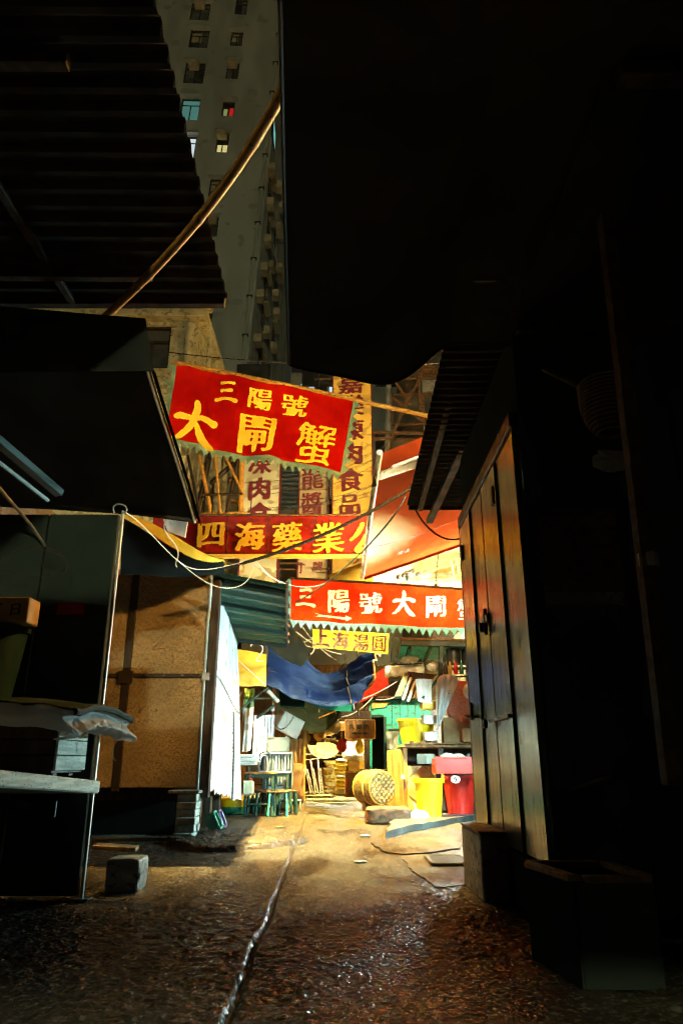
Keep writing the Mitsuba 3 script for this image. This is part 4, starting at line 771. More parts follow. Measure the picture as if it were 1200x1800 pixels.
ct = thing('black_tarpaulin', 'huge black tarpaulin slung overhead across the upper right with a sagging far edge', 'tarpaulin')
edge_l = [at(493, 0, 1.52) + (.03, -9.5, .1), at(493, 0, 1.52) + (.01, -3, .03), at(493, 0, 1.52), at(497, 200, 2.06), at(502, 420, 2.75), at(508, 640, 3.58)]  # edge runs on out of view so the cloth blocks the rear lamp
gl = curve(edge_l, 60)
far = curve([at(508, 640, 3.58), at(545, 650, 3.6), at(610, 662, 3.64), at(680, 673, 3.66), at(735, 645, 3.66), at(778, 610, 3.66), at(880, 605, 3.66), at(1250, 600, 3.66), at(1700, 600, 3.66)], 90)
s = np.linspace(0, 1, 90)
g = np.zeros((60, 90, 3))
for i in range(60):
    g[i] = gl[i][None] + (far - far[0]) * np.array([1, 1, (i / 59) ** 3])
part(ct, 'cloth', sheet(crumple(crumple(g, .03, .9, 8, (1, .35, 1)), .014, .3, 3), .004), 'black_tarp', smooth=True)
part(ct, 'edge_rope', tube(gl + (0, 0, -.004), .009), 'black_rubber')
part(ct, 'hem', tube(far + (0, 0, .0), .012), 'black_tarp')
sr = thing('stall_roof', 'black sheet roof over the stall at the right edge', 'roof')
part(sr, 'panel', bx((.98, -.3, 3.14), (3.6, 3.78, 3.18), .004), 'black_tarp')
for y in (.4, 1.9, 3.5):
    part(sr, 'beam', bar((1.0, y, 3.1), (3.6, y, 3.1), .07), 'dark_wood')

ra = thing('corrugated_awning', 'dark corrugated awning on two rafters over the steel doors on the right', 'awning')
e0, e1 = at(782, 598, 3.95), at(715, 888, 7.05)
part(ra, 'sheet', corrugated(e0, e1, e1 + (1.05, 0, -.02), e0 + (1.1, 0, .02), 32, 0.014, .002, 8, 2, True), 'black_metal')
part(ra, 'rafter', bar(at(838, 520, 3.6), at(738, 895, 7.0), .05, .05), 'dark_wood')
part(ra, 'rafter', bar(at(826, 760, 5.4), at(754, 917, 7.2), .07, .05), 'dark_metal')
part(ra, 'end_board', bx((e1[0] + .02, 7.06, e1[2] - .045), (e1[0] + 1.0, 7.085, e1[2] + .02)), 'dark_wood')
part(ra, 'crossbeam', bar(at(650, 490, 3.2), at(880, 492, 3.2), .025), 'dark_wood')
me = thing('wire_mesh', 'sagging wire mesh bundle in the corner between awning and steel doors', 'wire mesh')
for k in range(9):
    part(me, 'wire', tube([at(826 + k * 6, 862 - k * 2, 6.02), at(824 + k * 6, 955 - k * 10, 6.02)], .005, 5), 'rust')
for k in range(11):
    part(me, 'wire', tube([at(824, 870 + k * 8, 6.0), at(876, 850 + k * 6, 6.0)], .005, 5), 'rust')

la = thing('black_awning', 'black canvas awning sloping over the stall at the left with a thin steel rim', 'awning')
A0, A1 = at(257, 562, 3.62), at(262, 640, 3.9)
rim = curve([at(262, 640, 3.9), at(280, 700, 4.22), at(312, 800, 4.8), at(345, 912, 5.55)], 30)
inn = rim + np.array([-2.6, 0, .18])
part(la, 'cloth', sheet(crumple(rails(inn, rim, 30, 24), .02, .7, 5), .004), 'black_tarp', smooth=True)
part(la, 'valance', sheet(patch(at(-40, 535, 3.60), at(256, 560, 3.62), at(271, 652, 3.66), at(-40, 655, 3.62), 16, 6), .004), 'black_tarp', smooth=True)
part(la, 'rim', tube(rim + (-.01, 0, -.03), .012, 8), 'bare_steel', label='thin steel rim pipe')
part(la, 'back_cloth', sheet(crumple(patch(at(-40, 540, 3.62), at(256, 562, 3.63), rim[0] + (0, 0, .02), rim[0] + (-2.6, 0, .18), 14, 8), .01, .4), .004), 'black_tarp', smooth=True)
part(la, 'edge_hem', sheet(np.stack([rim + (0, 0, .015), rim + (.045, .01, -.06)], 1), .004), 'black_tarp', smooth=True)
part(la, 'front_bar', tube([at(345, 915, 5.56), at(222, 899, 5.50), at(60, 880, 5.5)], .022, 8), 'dark_metal')
ul = thing('unlit_tube_fitting', 'unlit tube light fitting slung under the black awning at the left edge', 'light fitting')
part(ul, 'housing', bar(at(-30, 752, 4.2), at(106, 868, 4.8), .07, .05), 'grey_plastic')
part(ul, 'tube', tube([at(-30, 790, 4.15), at(85, 880, 4.75)], .014, 10), 'white_plastic')
single('support_pipe', tube([at(-20, 835, 4.0), at(54, 922, 4.45), at(80, 960, 4.6)], .011, 10), 'bare_steel', 'thin bare steel pipe slanting at the left edge below the tube fitting', 'pipe')

# ================================================================== LEFT STALL, NEAR
ps = thing('stall_pole', 'slim steel corner pole of the dark stall on the left', 'pole')
PX, PY = -1.485, 4.57
part(ps, 'shaft', bx((PX - .008, PY - .014, 0), (PX + .008, PY + .014, 2.36), .003), 'galvanised')
part(ps, 'foot_plate', bx((PX - .05, PY - .05, .012), (PX + .05, PY + .05, .02), .002), 'dark_metal')
part(ps, 'hook', tube(curve([(PX, PY, 2.34), (PX + .02, PY - .03, 2.39), (PX - .04, PY - .04, 2.40), (PX - .05, PY - .03, 2.34)], 10), .006), 'galvanised')
dp = thing('stall_partition', 'dark green painted board partition closing the stall on the left', 'partition')
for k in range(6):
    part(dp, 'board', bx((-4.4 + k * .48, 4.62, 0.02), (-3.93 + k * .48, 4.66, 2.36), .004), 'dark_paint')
part(dp, 'notice', bx((-1.86, 4.60, 1.66), (-1.68, 4.618, 1.74), .002), 'sign_red', label='small dim red notice')
co = thing('market_counter', 'white topped market counter at the left edge with a black side panel', 'counter')
top = bx((-3.4, 3.0, -.035), (-1.44, 4.56, .035), .008)
top.apply_transform(rot(-3.2))
part(co, 'top', move(top, (0, 0, .655 + .21)), 'pale_wood')
ctop = lambda y: .655 + .21 + .035 - math.tan(math.radians(3.2)) * y   # the top's height at depth y
for y in (3.1, 4.46):
    for x in (-3.3, -2.5):
        part(co, 'leg', bx((x - .025, y - .025, .01), (x + .025, y + .025, ctop(y) - .08), .004), 'dark_metal')
part(co, 'apron', bx((-3.3, 4.44, .45), (-1.65, 4.465, .54), .004), 'dark_wood')
part(co, 'back_panel', bx((-3.45, 2.9, .02), (-3.41, 4.5, .62), .004), 'dark_wood')

def crate(name, label, x0, x1, y0, y1, z, planks, ph, group=None):
    c = thing(name, label, 'crate', group)
    for k in range(planks):
        za = z + k * (ph + .004)
        part(c, 'plank', bx((x1 - .015, y0, za), (x1, y1 - (.0 if k != 1 else .18), za + ph), .003), 'pale_wood')  # pale wood on this side only, for the light falling on it
        if k == 1:
            part(c, 'plank', bx((x1 - .014, y1 - .176, za), (x1 - .001, y1, za + ph), .003), 'pale_wood')
        part(c, 'plank', bx((x0, y0 - .016, za), (x1 - .017, y0 - .001, za + ph), .003), 'dark_wood')  # dark wood on front and back planks stands in for shade
        part(c, 'plank', bx((x0, y1 + .001, za), (x1 - .017, y1 + .016, za + ph), .003), 'dark_wood')
    part(c, 'floor', bx((x0, y0, z - .012), (x1 - .02, y1, z - .001), .002), 'dark_wood')
    part(c, 'runner', bx((x1 - .10, y0 + .08, z - .03), (x1 - .04, y0 + .14, z - .013), .002), 'dark_wood')
    part(c, 'runner', bx((x1 - .10, y1 - .14, z - .03), (x1 - .04, y1 - .08, z - .013), .002), 'dark_wood')
    return c


crate('wooden_crate', 'weathered wooden crate with light and shade in its plank colours standing on the white topped counter under a plastic wrapped bundle', -2.3, -1.505, 3.98, 4.44, ctop(4.0) + .032, 3, .076)
CZ = ctop(4.0) + .032 + 3 * .08
u, v = np.meshgrid(np.linspace(0, 1, 60), np.linspace(0, 1, 26), indexing='ij')
bag = np.stack([-2.4 + 1.06 * u + 0 * v, 3.55 + 1.08 * v + .15 * u, CZ + .10 + .045 * np.sin(v * math.pi) - .05 * u ** 3 + 0 * v], -1)
bag[..., 2] += .05 * (meshkit.fbm(bag * 5, 3, 2) - .5) + .03 * (meshkit.fbm(bag * np.array([4, 13, 4]), 3, 12) - .5) * u ** 2
tb = thing('wrapped_bundle', 'flat bundle wrapped in clear plastic lying across the wooden crate', 'bundle')
part(tb, 'top_cover', sheet(bag, .012), 'dark_green_cloth', smooth=True)
skirt = np.stack([bag[-1], bag[-1] + (-.03, 0, -.05), bag[-1] + (.012, 0, -.085), bag[-1] + (-.09, 0, -.125)], 0)
sk = np.concatenate([curve(skirt[:, j], 24)[:, None] for j in range(26)], 1)
sk = np.stack([curve(sk[i], 110) for i in range(24)], 0)
part(tb, 'wrap', sheet(crumple(crumple(sk, .035, .12, 7), .012, .04, 3), 0), 'clear_plastic', smooth=True, label='crinkled shiny plastic wrap')
skirt = np.stack([bag[:, 0], bag[:, 0] + (0, -.01, -.05), bag[:, 0] + (0, .03, -.11)], 0)
sk = np.concatenate([curve(skirt[:, j], 8)[:, None] for j in range(60)], 1)
part(tb, 'wrap', sheet(crumple(sk, .02, .12, 9), 0), 'clear_plastic', smooth=True)
part(tb, 'core', bx((-2.3, 3.75, CZ + .008), (-1.5, 4.5, CZ + .06), .02), 'dark_green_cloth')
part(tb, 'hem_roll', tube(bag[-1][::2] + (.0, 0, -.003), .02, 8), 'dark_green_cloth')
part(tb, 'string', tube(curve([bag[-1][18] + (0, 0, -.03), bag[-1][18] + (.01, 0, -.12), bag[-1][18] + (-.02, 0, -.2), bag[-1][18] + (.0, 0, -.27)], 14), .004, 5), 'white_cord')
gb = thing('green_tub', 'dark green plastic tub standing behind the bundle under the carton at the left edge', 'tub')
gp = at(-34, 1250, 4.35)
part(gb, 'wall', lathe([(.001, 0), (.15, 0), (.20, .42), (.215, .42), (.215, .45), (.19, .45), (.14, .02), (.001, .02)], 28, p=(gp[0], gp[1], CZ + .13)), 'dark_tub')
cb = thing('printed_carton', 'printed cardboard carton on the green tub at the left edge', 'carton')
c0 = at(-16, 1118, 4.3)
part(cb, 'box', bx((c0[0] - .2, 4.2, CZ + .585), (at(44, 1118, 4.2)[0], 4.36, CZ + .585 + .155), .006), 'cardboard')
cx1 = at(44, 1118, 4.2)[0]
for c, xx in (('日', -.075), ('丁', -.20)):
    part(cb, 'printing', move(upright(poly_prism(put(c, 0, 0, .08), .002), (0, 0, 0)), (cx1 + xx, 4.199, CZ + .665)), 'dark_paint')
wr = thing('wire_rack', 'thin bent wire hanger loops in the dark above the carton', 'wire')
part(wr, 'loop', tube(curve([at(0, 988, 4.4), at(55, 962, 4.4), at(115, 985, 4.4), at(118, 998, 4.4), at(50, 1010, 4.4), at(0, 1000, 4.4)], 30), .003, 5), 'dark_metal')
part(wr, 'loop', tube(curve([at(60, 965, 4.38), at(90, 970, 4.38), at(118, 992, 4.38), at(100, 1002, 4.38), at(75, 985, 4.38)], 24), .003, 5), 'dark_metal')
bl = floor_at(211, 1570)
sb = trimesh.creation.icosphere(4, 1.0)
q = np.sign(sb.vertices) * np.abs(sb.vertices) ** .2
q /= np.abs(q).max()
q *= (.105, .12, .095)
q *= 1 + .16 * (meshkit.fbm(q * 16, 3, 4)[:, None] - .5)
single('concrete_block', trimesh.Trimesh(q + (bl[0], bl[1] + .12, .093), sb.faces, process=False), 'concrete', 'rough chipped concrete block on the ground by the stall pole', 'block', smooth=30)
single('timber_offcut', bx((-1.95, 6.1, .1), (-1.62, 6.3, .13), .004, (0, 4, 8)), 'wood', 'short timber offcut in the dark under the plywood stall', 'plank')

# ================================================================== PLYWOOD STALL
ks = thing('plywood_stall', 'closed market stall clad in brown plywood panels with black straps', 'market stall')
KX, KY, KB, KT = -1.50, 8.0, .5, 2.80
sx = at(222, 1190, KY)[0]
zb = at(300, 1188, KY)[2]
sl_ = lambda z: sx + (z - zb) * .012
for x0, x1 in ((-3.0, sx - .042), (sx + .042, KX - .02)):
    for z0, z1 in ((KB, zb - .022), (zb + .022, KT)):
        part(ks, 'panel', bx((x0, KY, z0), (x1, KY + .03, z1), .004), 'plywood_cladding')
part(ks, 'strap', bx((sx - .04, KY - .012, KB - .04), (sx + .04, KY + .02, KT + .02), .004), 'black_iron', label='vertical black strap')
part(ks, 'strap', [bx((-3.0, KY - .018, zb - .02), (sx - .082, KY + .015, zb + .02), .003), bx((sx + .082, KY - .018, zb - .02), (KX, KY + .015, zb + .02), .003)], 'black_iron', label='horizontal black strap')
part(ks, 'strap_plate', bx((sx - .08, KY - .028, zb - .085), (sx + .08, KY - .0125, zb + .05), .003), 'black_iron')
for k in range(5):
    part(ks, 'bolt', move(trimesh.creation.icosphere(1, .009), (sx + .22 + k * .2, KY - .02, zb + .004)), 'bare_steel')
for k in range(14):
    part(ks, 'bolt', move(trimesh.creation.icosphere(1, .007), (sx + .034, KY - .013, KB + .1 + k * .16)), 'rust')
part(ks, 'corner_trim', bx((KX - .019, KY - .02, KB - .02), (KX + .004, KY + .012, KT + .03), .003), 'galvanised', label='bright metal corner trim')
part(ks, 'corner_post', bx((KX + .006, KY + .05, KB - .1), (KX + .10, KY + .16, KT - .05), .004), 'dark_wood')
part(ks, 'lock_plate', bx((KX - .03, KY - .045, zb - .05), (KX + .05, KY - .0205, zb + .03), .003), 'galvanised')
part(ks, 'body', bx((-3.0, KY + .035, KB), (KX - .22, 11.0, KT - .02), .01), 'dark_wood')
for z0, z1, x0, x1 in ((1.64, 1.77, 292, 322), (1.44, 1.60, 290, 318)):
    part(ks, 'repair_patch', bx((at(x0, 1210, KY)[0], KY - .007, at(300, 1208, KY)[2] if z0 > 1.6 else at(300, 1238, KY)[2]), (at(x1, 1210, KY)[0] - .03, KY - .001, at(300, 1222, KY)[2] if z0 > 1.6 else at(300, 1222, KY)[2] - .012), .002), 'plywood_cladding')
for a, b in (((268, 1142), (305, 1098)), ((268, 1142), (318, 1138)), ((303, 1150), (303, 1168)), ((305, 1098), (305, 1120))):
    part(ks, 'scratch', tube(curve([at(*a, KY - .001), (at(*a, KY - .001) + at(*b, KY - .001)) / 2 + (.01, 0, .006), at(*b, KY - .001)], 8), .0028, 4), 'rust')
for px, py, r in ((246, 1249, .012), (275, 1249, .014), (246, 1386, .01)):
    part(ks, 'knot_hole', move(trimesh.creation.cylinder(r, .004, sections=10), at(px, py, KY - .001), (90, 0, 0)), 'dark_paint')
ub = thing('stall_plinth', 'dark timber frame carrying the plywood stall', 'plinth')
for k in range(4):
    part(ub, 'beam', bx((-3.0, 8.15 + k * .7, .36), (-1.55, 8.28 + k * .7, .48), .006), 'dark_wood')
    part(ub, 'post', bx((-1.75, 8.12 + k * .7, .0), (-1.62, 8.25 + k * .7, .355), .006), 'dark_wood')
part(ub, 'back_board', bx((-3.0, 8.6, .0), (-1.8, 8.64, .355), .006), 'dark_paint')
bs = thing('brick_stack', 'stack of pale bricks propping the corner of the plywood stall', 'brick stack')
rng = random.Random(4)
for i in range(6):
    for j in range(2):
        x = -1.69 + rng.uniform(-.008, .008) - .01 * (i == 0)
        part(bs, 'brick', bx((x, 7.86 + j * .125 + (.04 if i % 2 else 0), .005 + i * .073), (x + .2, 7.98 + j * .125 + (.04 if i % 2 else 0), .005 + i * .073 + .068), .006, (0, 0, rng.uniform(-3, 3))), 'brick')
part(bs, 'cap_stone', bx((-1.78, 7.84, .448), (-1.46, 8.1, .478), .008), 'concrete')


def basket(name, label, cx, cy, w, d, h, z, m, r=(0, 0, 0), group=None):
    b = thing(name, label, 'basket', group)
    P = lambda mesh: move(mesh, (cx, cy, z), r)
    part(b, 'floor', P(bx((-w / 2, -d / 2, 0), (w / 2, d / 2, .01))), m)
    for s in (-1, 1):
        part(b, 'rim', P(bx((s * w / 2 - .012, -d / 2, h - .03), (s * w / 2 + .012, d / 2, h))), m)
        part(b, 'rim', P(bx((-w / 2 + .013, s * d / 2 - .012, h - .03), (w / 2 - .013, s * d / 2 + .012, h))), m)
        part(b, 'side', P(bx((s * w / 2 - .005, -d / 2, .01), (s * w / 2 + .005, d / 2, h - .031))), m)
        part(b, 'side', P(bx((-w / 2 + .006, s * d / 2 - .005, .01), (w / 2 - .006, s * d / 2 + .005, h - .031))), m)
        for k in range(6):
            y = -d / 2 + (k + .5) * d / 6
            part(b, 'rib', P(bx((s * w / 2 + s * .0052, y - .01, .02), (s * w / 2 + s * .014, y + .01, h - .032), .002)), m)
    return b


basket('plastic_basket', 'green ribbed plastic basket tipped on its side beside the brick stack', -1.46, 8.55, .18, .2, .12, .10, 'green_plastic', (0, 62, 0))
basket('plastic_basket', 'purple plastic basket behind the green one under the hanging tarpaulin', -1.46, 8.85, .18, .2, .12, .10, 'purple_plastic', (0, 66, 0))
rbp = thing('rubble_heap', 'small heap of broken rubble at the foot of the brick stack', 'rubble')
for k in range(46):
    s_ = rng.uniform(.012, .04)
    c = trimesh.creation.icosphere(1, 1)
    v = c.vertices * (s_, s_ * rng.uniform(.6, 1), s_ * .6) * (1 + .5 * (meshkit.noise(c.vertices * 2 + k)[:, None] - .5))
    part(rbp, 'stone', trimesh.Trimesh(v + (rng.uniform(-1.72, -1.28), rng.uniform(7.55, 8.7), s_ * .5), c.faces), 'concrete', smooth=False)

ws = thing('white_tarpaulin', 'long white tarpaulin hung down the side of the plywood stall', 'tarpaulin')
topl = [at(372, 1018, 8.45), at(390, 1058, 9.2), at(405, 1098, 10.1), at(416, 1135, 11.0)]
botl = [at(365, 1384, 8.45), at(380, 1392, 9.2), at(403, 1402, 10.2), at(427, 1408, 11.0)]
g = rails(topl, botl, 90, 40)
uu = np.linspace(0, 1, 90)
g[:, -1, 2] += .05 * (meshkit.noise(np.stack([uu * 22, uu * 0, uu * 0], -1)) - .5) + .04 * (meshkit.noise(np.stack([uu * 60, uu * 0, uu * 0 + 3], -1)) - .5)
g = folds(g, .045, 9, 0, 3, lambda o: .35 + .65 * o)
g = crumple(g, .012, .5, 4, (1, 1, .35))
part(ws, 'cloth', sheet(g, .003), 'white_tarp', smooth=True)
part(ws, 'strap', tube(curve([g[62, 20] + (.02, 0, 0), g[63, 28] + (.03, 0, 0), g[65, 34] + (.03, 0, 0), g[66, 39] + (.02, 0, 0)], 16), .012, 6), 'black_rubber', label='dark vertical strap')
part(ws, 'rope', tube(curve([(KX + .03, KY - .02, zb), g[25, 18] + (.06, 0, -.01), g[60, 19] + (.04, 0, -.02), at(421, 1252, 11.0) + (.03, 0, 0)], 30), .007, 6), 'dark_metal')
part(ws, 'top_rail', tube([at(372, 1014, 8.4), at(417, 1132, 11.05)], .016, 8), 'galvanised')
vp = thing('creeper_plant', 'small green creeper growing in the gap beside the white tarpaulin', 'plant')
rp = np.random.default_rng(6)
part(vp, 'stem', tube(curve([at(366, 1160, 8.28), at(369, 1120, 8.26), at(366, 1075, 8.28)], 12), .005, 5), 'leaf')
lv = []
for k in range(150):
    py = rp.uniform(1076, 1165) if rp.random() < .4 else rp.normal(1115, 20)
    c = at(366 + rp.normal(4, 4.2), np.clip(py, 1074, 1166), 8.24 + rp.normal(0, .05))
    d, n = rp.normal(size=3), rp.normal(size=3)
    d = d / np.linalg.norm(d) * rp.uniform(.02, .038)
    n = np.cross(d, n)
    n = n / np.linalg.norm(n) * rp.uniform(.008, .015)
    lv.append(trimesh.Trimesh([c - d, c + n, c + d, c - n], [[0, 1, 2], [0, 2, 3]], process=False))
part(vp, 'foliage', lv, 'leaf', smooth=False, kind='stuff')

ga = thing('green_awning', 'dark green corrugated awning over the white tarpaulin on the left', 'awning')
o0, o1 = at(503, 1028, 7.8), at(503, 1133, 11.6)
i0, i1 = at(374, 1004, 8.0), at(408, 1122, 11.2)
part(ga, 'sheet', corrugated(i0, i1, o1, o0, 9, .028, .003, 10, 2, True), 'green_sheet_metal')
part(ga, 'edge_strip', bar(o0 + (.01, 0, 0), o1 + (.01, 0, 0), .03, .07), 'dark_metal')
for k in (0.04, .35, .68, .97):
    part(ga, 'rib', bar(i0 + (i1 - i0) * k + (0, 0, -.05), o0 + (o1 - o0) * k + (0, 0, -.05), .03, .05), 'dark_paint')
for k in range(6):
    p = o0 + (o1 - o0) * (k + .5) / 6
    part(ga, 'clip', bx(p + (.026, -.06, -.04), p + (.05, .06, .0), .003), 'dark_metal')
ba = thing('yellow_edged_awning', 'black awning with a sagging yellow cloth edge above the plywood stall', 'awning')
r0 = [at(214, 903, 6.9), at(250, 915, 7.0), at(300, 940, 7.1), at(345, 968, 7.2), at(392, 985, 7.4)]
r1 = [at(214, 908, 6.9), at(250, 928, 7.02), at(300, 960, 7.1), at(340, 981, 7.2), at(392, 986, 7.42)]
r2 = [at(212, 1010, 7.7), at(262, 1012, 7.75), at(310, 1014, 7.8), at(352, 1012, 7.85), at(396, 1010, 7.95)]
part(ba, 'edge_cloth', sheet(rails(np.array(r0) + (0, .03, .02), r1, 40, 8), .004), 'yellow_tarp_cloth', smooth=True, label='yellow cloth edge')
part(ba, 'canopy', sheet(crumple(rails(np.array(r1) + (0, .002, -.006), r2, 40, 14), .02, .5, 2), .004), 'black_tarp', smooth=True)
part(ba, 'upper_cloth', sheet(crumple(rails(np.array(r0) + (0, .04, .026), np.array(r0) + (-.1, 1.1, .22), 40, 8), .03, .5, 6), .004), 'yellow_tarp_cloth', smooth=True)
wp = thing('white_board', 'pale board leaning against the house behind the black awning', 'board')
part(wp, 'panel', sheet(patch(at(285, 905, 11), at(336, 880, 11), at(326, 945, 11), at(295, 935, 11), 4, 4), .03), 'white_paint')
part(wp, 'panel', sheet(patch(at(305, 785, 12.5), at(318, 780, 12.5), at(308, 845, 12.5), at(303, 820, 12.5), 4, 4), .03), 'white_paint')

# wires
W1 = curve([at(215, 898, 4.7), at(255, 928, 5.2), at(312, 985, 6.0), at(348, 1001, 6.5), at(402, 994, 7.0), at(440, 984, 7.4)], 50)
single('white_wire', tube(W1, .0042, 6), 'white_cord', 'white cable looping from the stall pole up to the black power cable', 'wire')
single('white_wire', tube(curve([at(312, 985, 6.01), at(345, 1012, 6.3), at(385, 1032, 6.6), at(425, 1028, 6.9), at(441, 1010, 7.1), at(442, 986, 7.4)], 50), .0042, 6), 'white_cord', 'white cable hanging in a deep loop before the green awning', 'wire')
single('white_wire', tube(curve([at(442, 986, 7.4), at(470, 1010, 8.2), at(505, 1027, 9.2), at(540, 1032, 10.2), at(570, 1025, 11.2)], 40), .005, 6), 'white_cord', 'white cable running from the black cable to the small red banner', 'wire')
single('white_wire', tube(curve([at(448, 984, 7.4), at(466, 1004, 8.0), at(492, 1024, 8.9)], 24), .004, 6), 'white_cord', 'short white cable beside the longer one running to the small red banner', 'wire')
single('tie_cord', tube(curve([at(295, 910, 5.6), at(298, 945, 5.8), at(312, 982, 6.0), at(309, 992, 6.0), at(311, 997, 6.0)], 30), .006, 6), 'white_cord', 'cord tied in a knot hanging from the corner of the black awning', 'cord')
single('tie_cord', tube(curve([at(420, 992, 7.1), at(426, 1002, 7.1), at(421, 1006, 7.1), at(430, 1004, 7.1)], 16), .006, 6), 'bamboo', 'short frayed cord tied to the white cable under the long red board', 'cord')
single('power_cable', tube(sagging(at(395, 998, 7.3), at(722, 858, 7.0), .10, 40), .018, 8), 'black_rubber', 'thick black power cable stretched up to the corrugated awning', 'cable')
single('power_cable', tube(curve([at(520, 1058, 11.5), at(600, 1003, 9.8), at(660, 945, 8.6), at(712, 872, 7.0)], 40), .010, 6), 'black_rubber', 'thin black cable running from the small red banner up to the corrugated awning', 'cable')
single('power_cable', tube(curve([at(722, 850, 7.15), at(726, 885, 7.15), at(750, 925, 7.15), at(788, 948, 7.15), at(828, 938, 7.1), at(850, 915, 7.1)], 50), .009, 6), 'black_rubber', 'black cable drooping in a loop before the red awning', 'cable')

# ================================================================== BANNERS AND SIGNS
def cloth_frame(tl, tr, br, bl, amp, count, seed, sag=0.0):
    """Size and surface function of a hung cloth: s to the right, t up, both in metres; soft vertical folds that grow downwards."""
    tl, tr, br, bl = map(np.array, (tl, tr, br, bl))
    w, h = np.linalg.norm(tr - tl), np.linalg.norm(tl - bl)
    n = np.cross(tr - tl, tl - bl)
    n /= np.linalg.norm(n)

    def fn(s, t):
        a, b = (np.asarray(s, float) / w)[..., None], (np.asarray(t, float) / h)[..., None]
        p = bl * (1 - a) * (1 - b) + br * a * (1 - b) + tr * a * b + tl * (1 - a) * b
        a, b = a[..., 0], b[..., 0]
        d = meshkit.noise(np.stack([a * count + .6 * b, b * 1.2, a * 0 + seed], -1)) - .5 + .45 * (meshkit.noise(np.stack([a * count * 2.1 + b, b * 2.5 + 4, a * 0 + seed + 9], -1)) - .5)
        d = d * amp * (.35 + .65 * (1 - b))
        p = p + n * d[..., None]
        p[..., 2] -= sag * 4 * a * (1 - a)
        return p
    return w, h, fn


def to_local(corners, w, h, px, py):
    """Fractional place of a survey pixel between four corner pixels, in the cloth's metres."""
    (x0, y0), (x1, y1), (x2, y2), (x3, y3) = corners   # tl tr br bl
    a, b = .5, .5
    for _ in range(8):
        X = lambda a, b: (x3 * (1 - a) * (1 - b) + x2 * a * (1 - b) + x1 * a * b + x0 * (1 - a) * b, y3 * (1 - a) * (1 - b) + y2 * a * (1 - b) + y1 * a * b + y0 * (1 - a) * b)
        f = np.array(X(a, b))
        J = np.stack([np.array(X(a + 1e-4, b)) - f, np.array(X(a, b + 1e-4)) - f], 1) / 1e-4
        a, b = np.array([a, b]) + np.linalg.solve(J, np.array([px, py]) - f)
    return a * w, b * h


def pennants(root, edge, down, count, size, m, strip=0.03, seed=1):
    """Triangular pennants along an edge line of points; down: the direction in which they hang."""
    edge = np.array(edge)
    down = np.array(down, float)
    down /= np.linalg.norm(down)
    rr = random.Random(seed)
    s = np.linspace(0, len(edge) - 1, count + 1)
    P = lambda k: np.array([np.interp(k, np.arange(len(edge)), edge[:, j]) for j in range(3)])
    part(root, 'fringe_band', sheet(np.stack([edge, edge + down * strip], 1), .002), m, smooth=True)
    for a, b in zip(s[:-1], s[1:]):
        p, q = P(a) + down * strip, P(b) + down * strip
        tip = (p + q) / 2 + down * size * rr.uniform(.8, 1.15) + (q - p) * rr.uniform(-.12, .12)
        k = np.cross(q - p, down)
        k = k / np.linalg.norm(k) * (size * rr.uniform(-.35, .35))
        g = np.array([[p, q], [(p * .55 + q * .05 + tip * .4), (q * .55 + p * .05 + tip * .4)], [tip - (q - p) * .03, tip + (q - p) * .03]])
        g[1] += k * .35
        g[2] += k
        part(root, 'pennant', sheet(g, .002), m, smooth=True)


C1 = [(312, 641), (621, 704), (598, 831), (293, 769)]
DEP = 8.0
w, h, fn = cloth_frame(at(*C1[0], DEP), at(*C1[1], DEP), at(*C1[2], DEP - .06), at(*C1[3], DEP - .06), .17, 7, 2)
b1 = thing('red_banner', 'large tilted red cloth banner with two rows of yellow characters hung from a pole', 'banner')
pz = lambda zx, zy: to_local(C1, w, h, 280 + zx / 3.3333, 620 + zy / 3.3333)
mpp = w / math.hypot(309, 63) / 3.3333
shapes = []
for c, zx, zy, zw, zh in (('三', 400, 232, 135, 150), ('陽', 600, 273, 150, 155), ('號', 802, 317, 158, 158), ('大', 205, 420, 255, 275), ('閘', 583, 480, 240, 262), ('蟹', 928, 537, 236, 290)):
    s, t = pz(zx, zy)
    shapes.append(put(c, s, t, zw * mpp, zh * mpp))
part(b1, 'cloth', on_surface(sbox(0, 0, w, h).difference(unary_union(shapes)), fn, .07), 'banner_red', smooth=True)
for q in shapes:
    part(b1, 'character', on_surface(q, fn, .07), 'banner_yellow', smooth=True)
part(b1, 'hanging_pole', tube(curve([fn(-.04, h + .012), fn(w * .5, h + .03), fn(w + .03, h + .012)], 30), .032, 12), 'bamboo')
part(b1, 'tail_pole', tube([fn(w * .97, h + .01), at(752, 731, 8.15), at(775, 737, 8.18)], .028, 10), 'bamboo')
lip = np.array([fn(s, 0) for s in np.linspace(0, w, 60)])
pennants(b1, lip + (0, .006, 0), (fn(0, 0) - fn(0, h)), 24, .085, 'fringe_olive', .05)
lip = np.array([fn(0, t) for t in np.linspace(0, h, 30)])
pennants(b1, lip + (0, .006, 0), (fn(0, 0) - fn(w, 0)), 9, .09, 'fringe_olive', .04, 3)
lip = np.array([fn(w, t) for t in np.linspace(0, h, 30)])
pennants(b1, lip + (0, .006, 0), (fn(w, 0) - fn(0, 0)), 9, .07, 'fringe_olive', .03, 5)

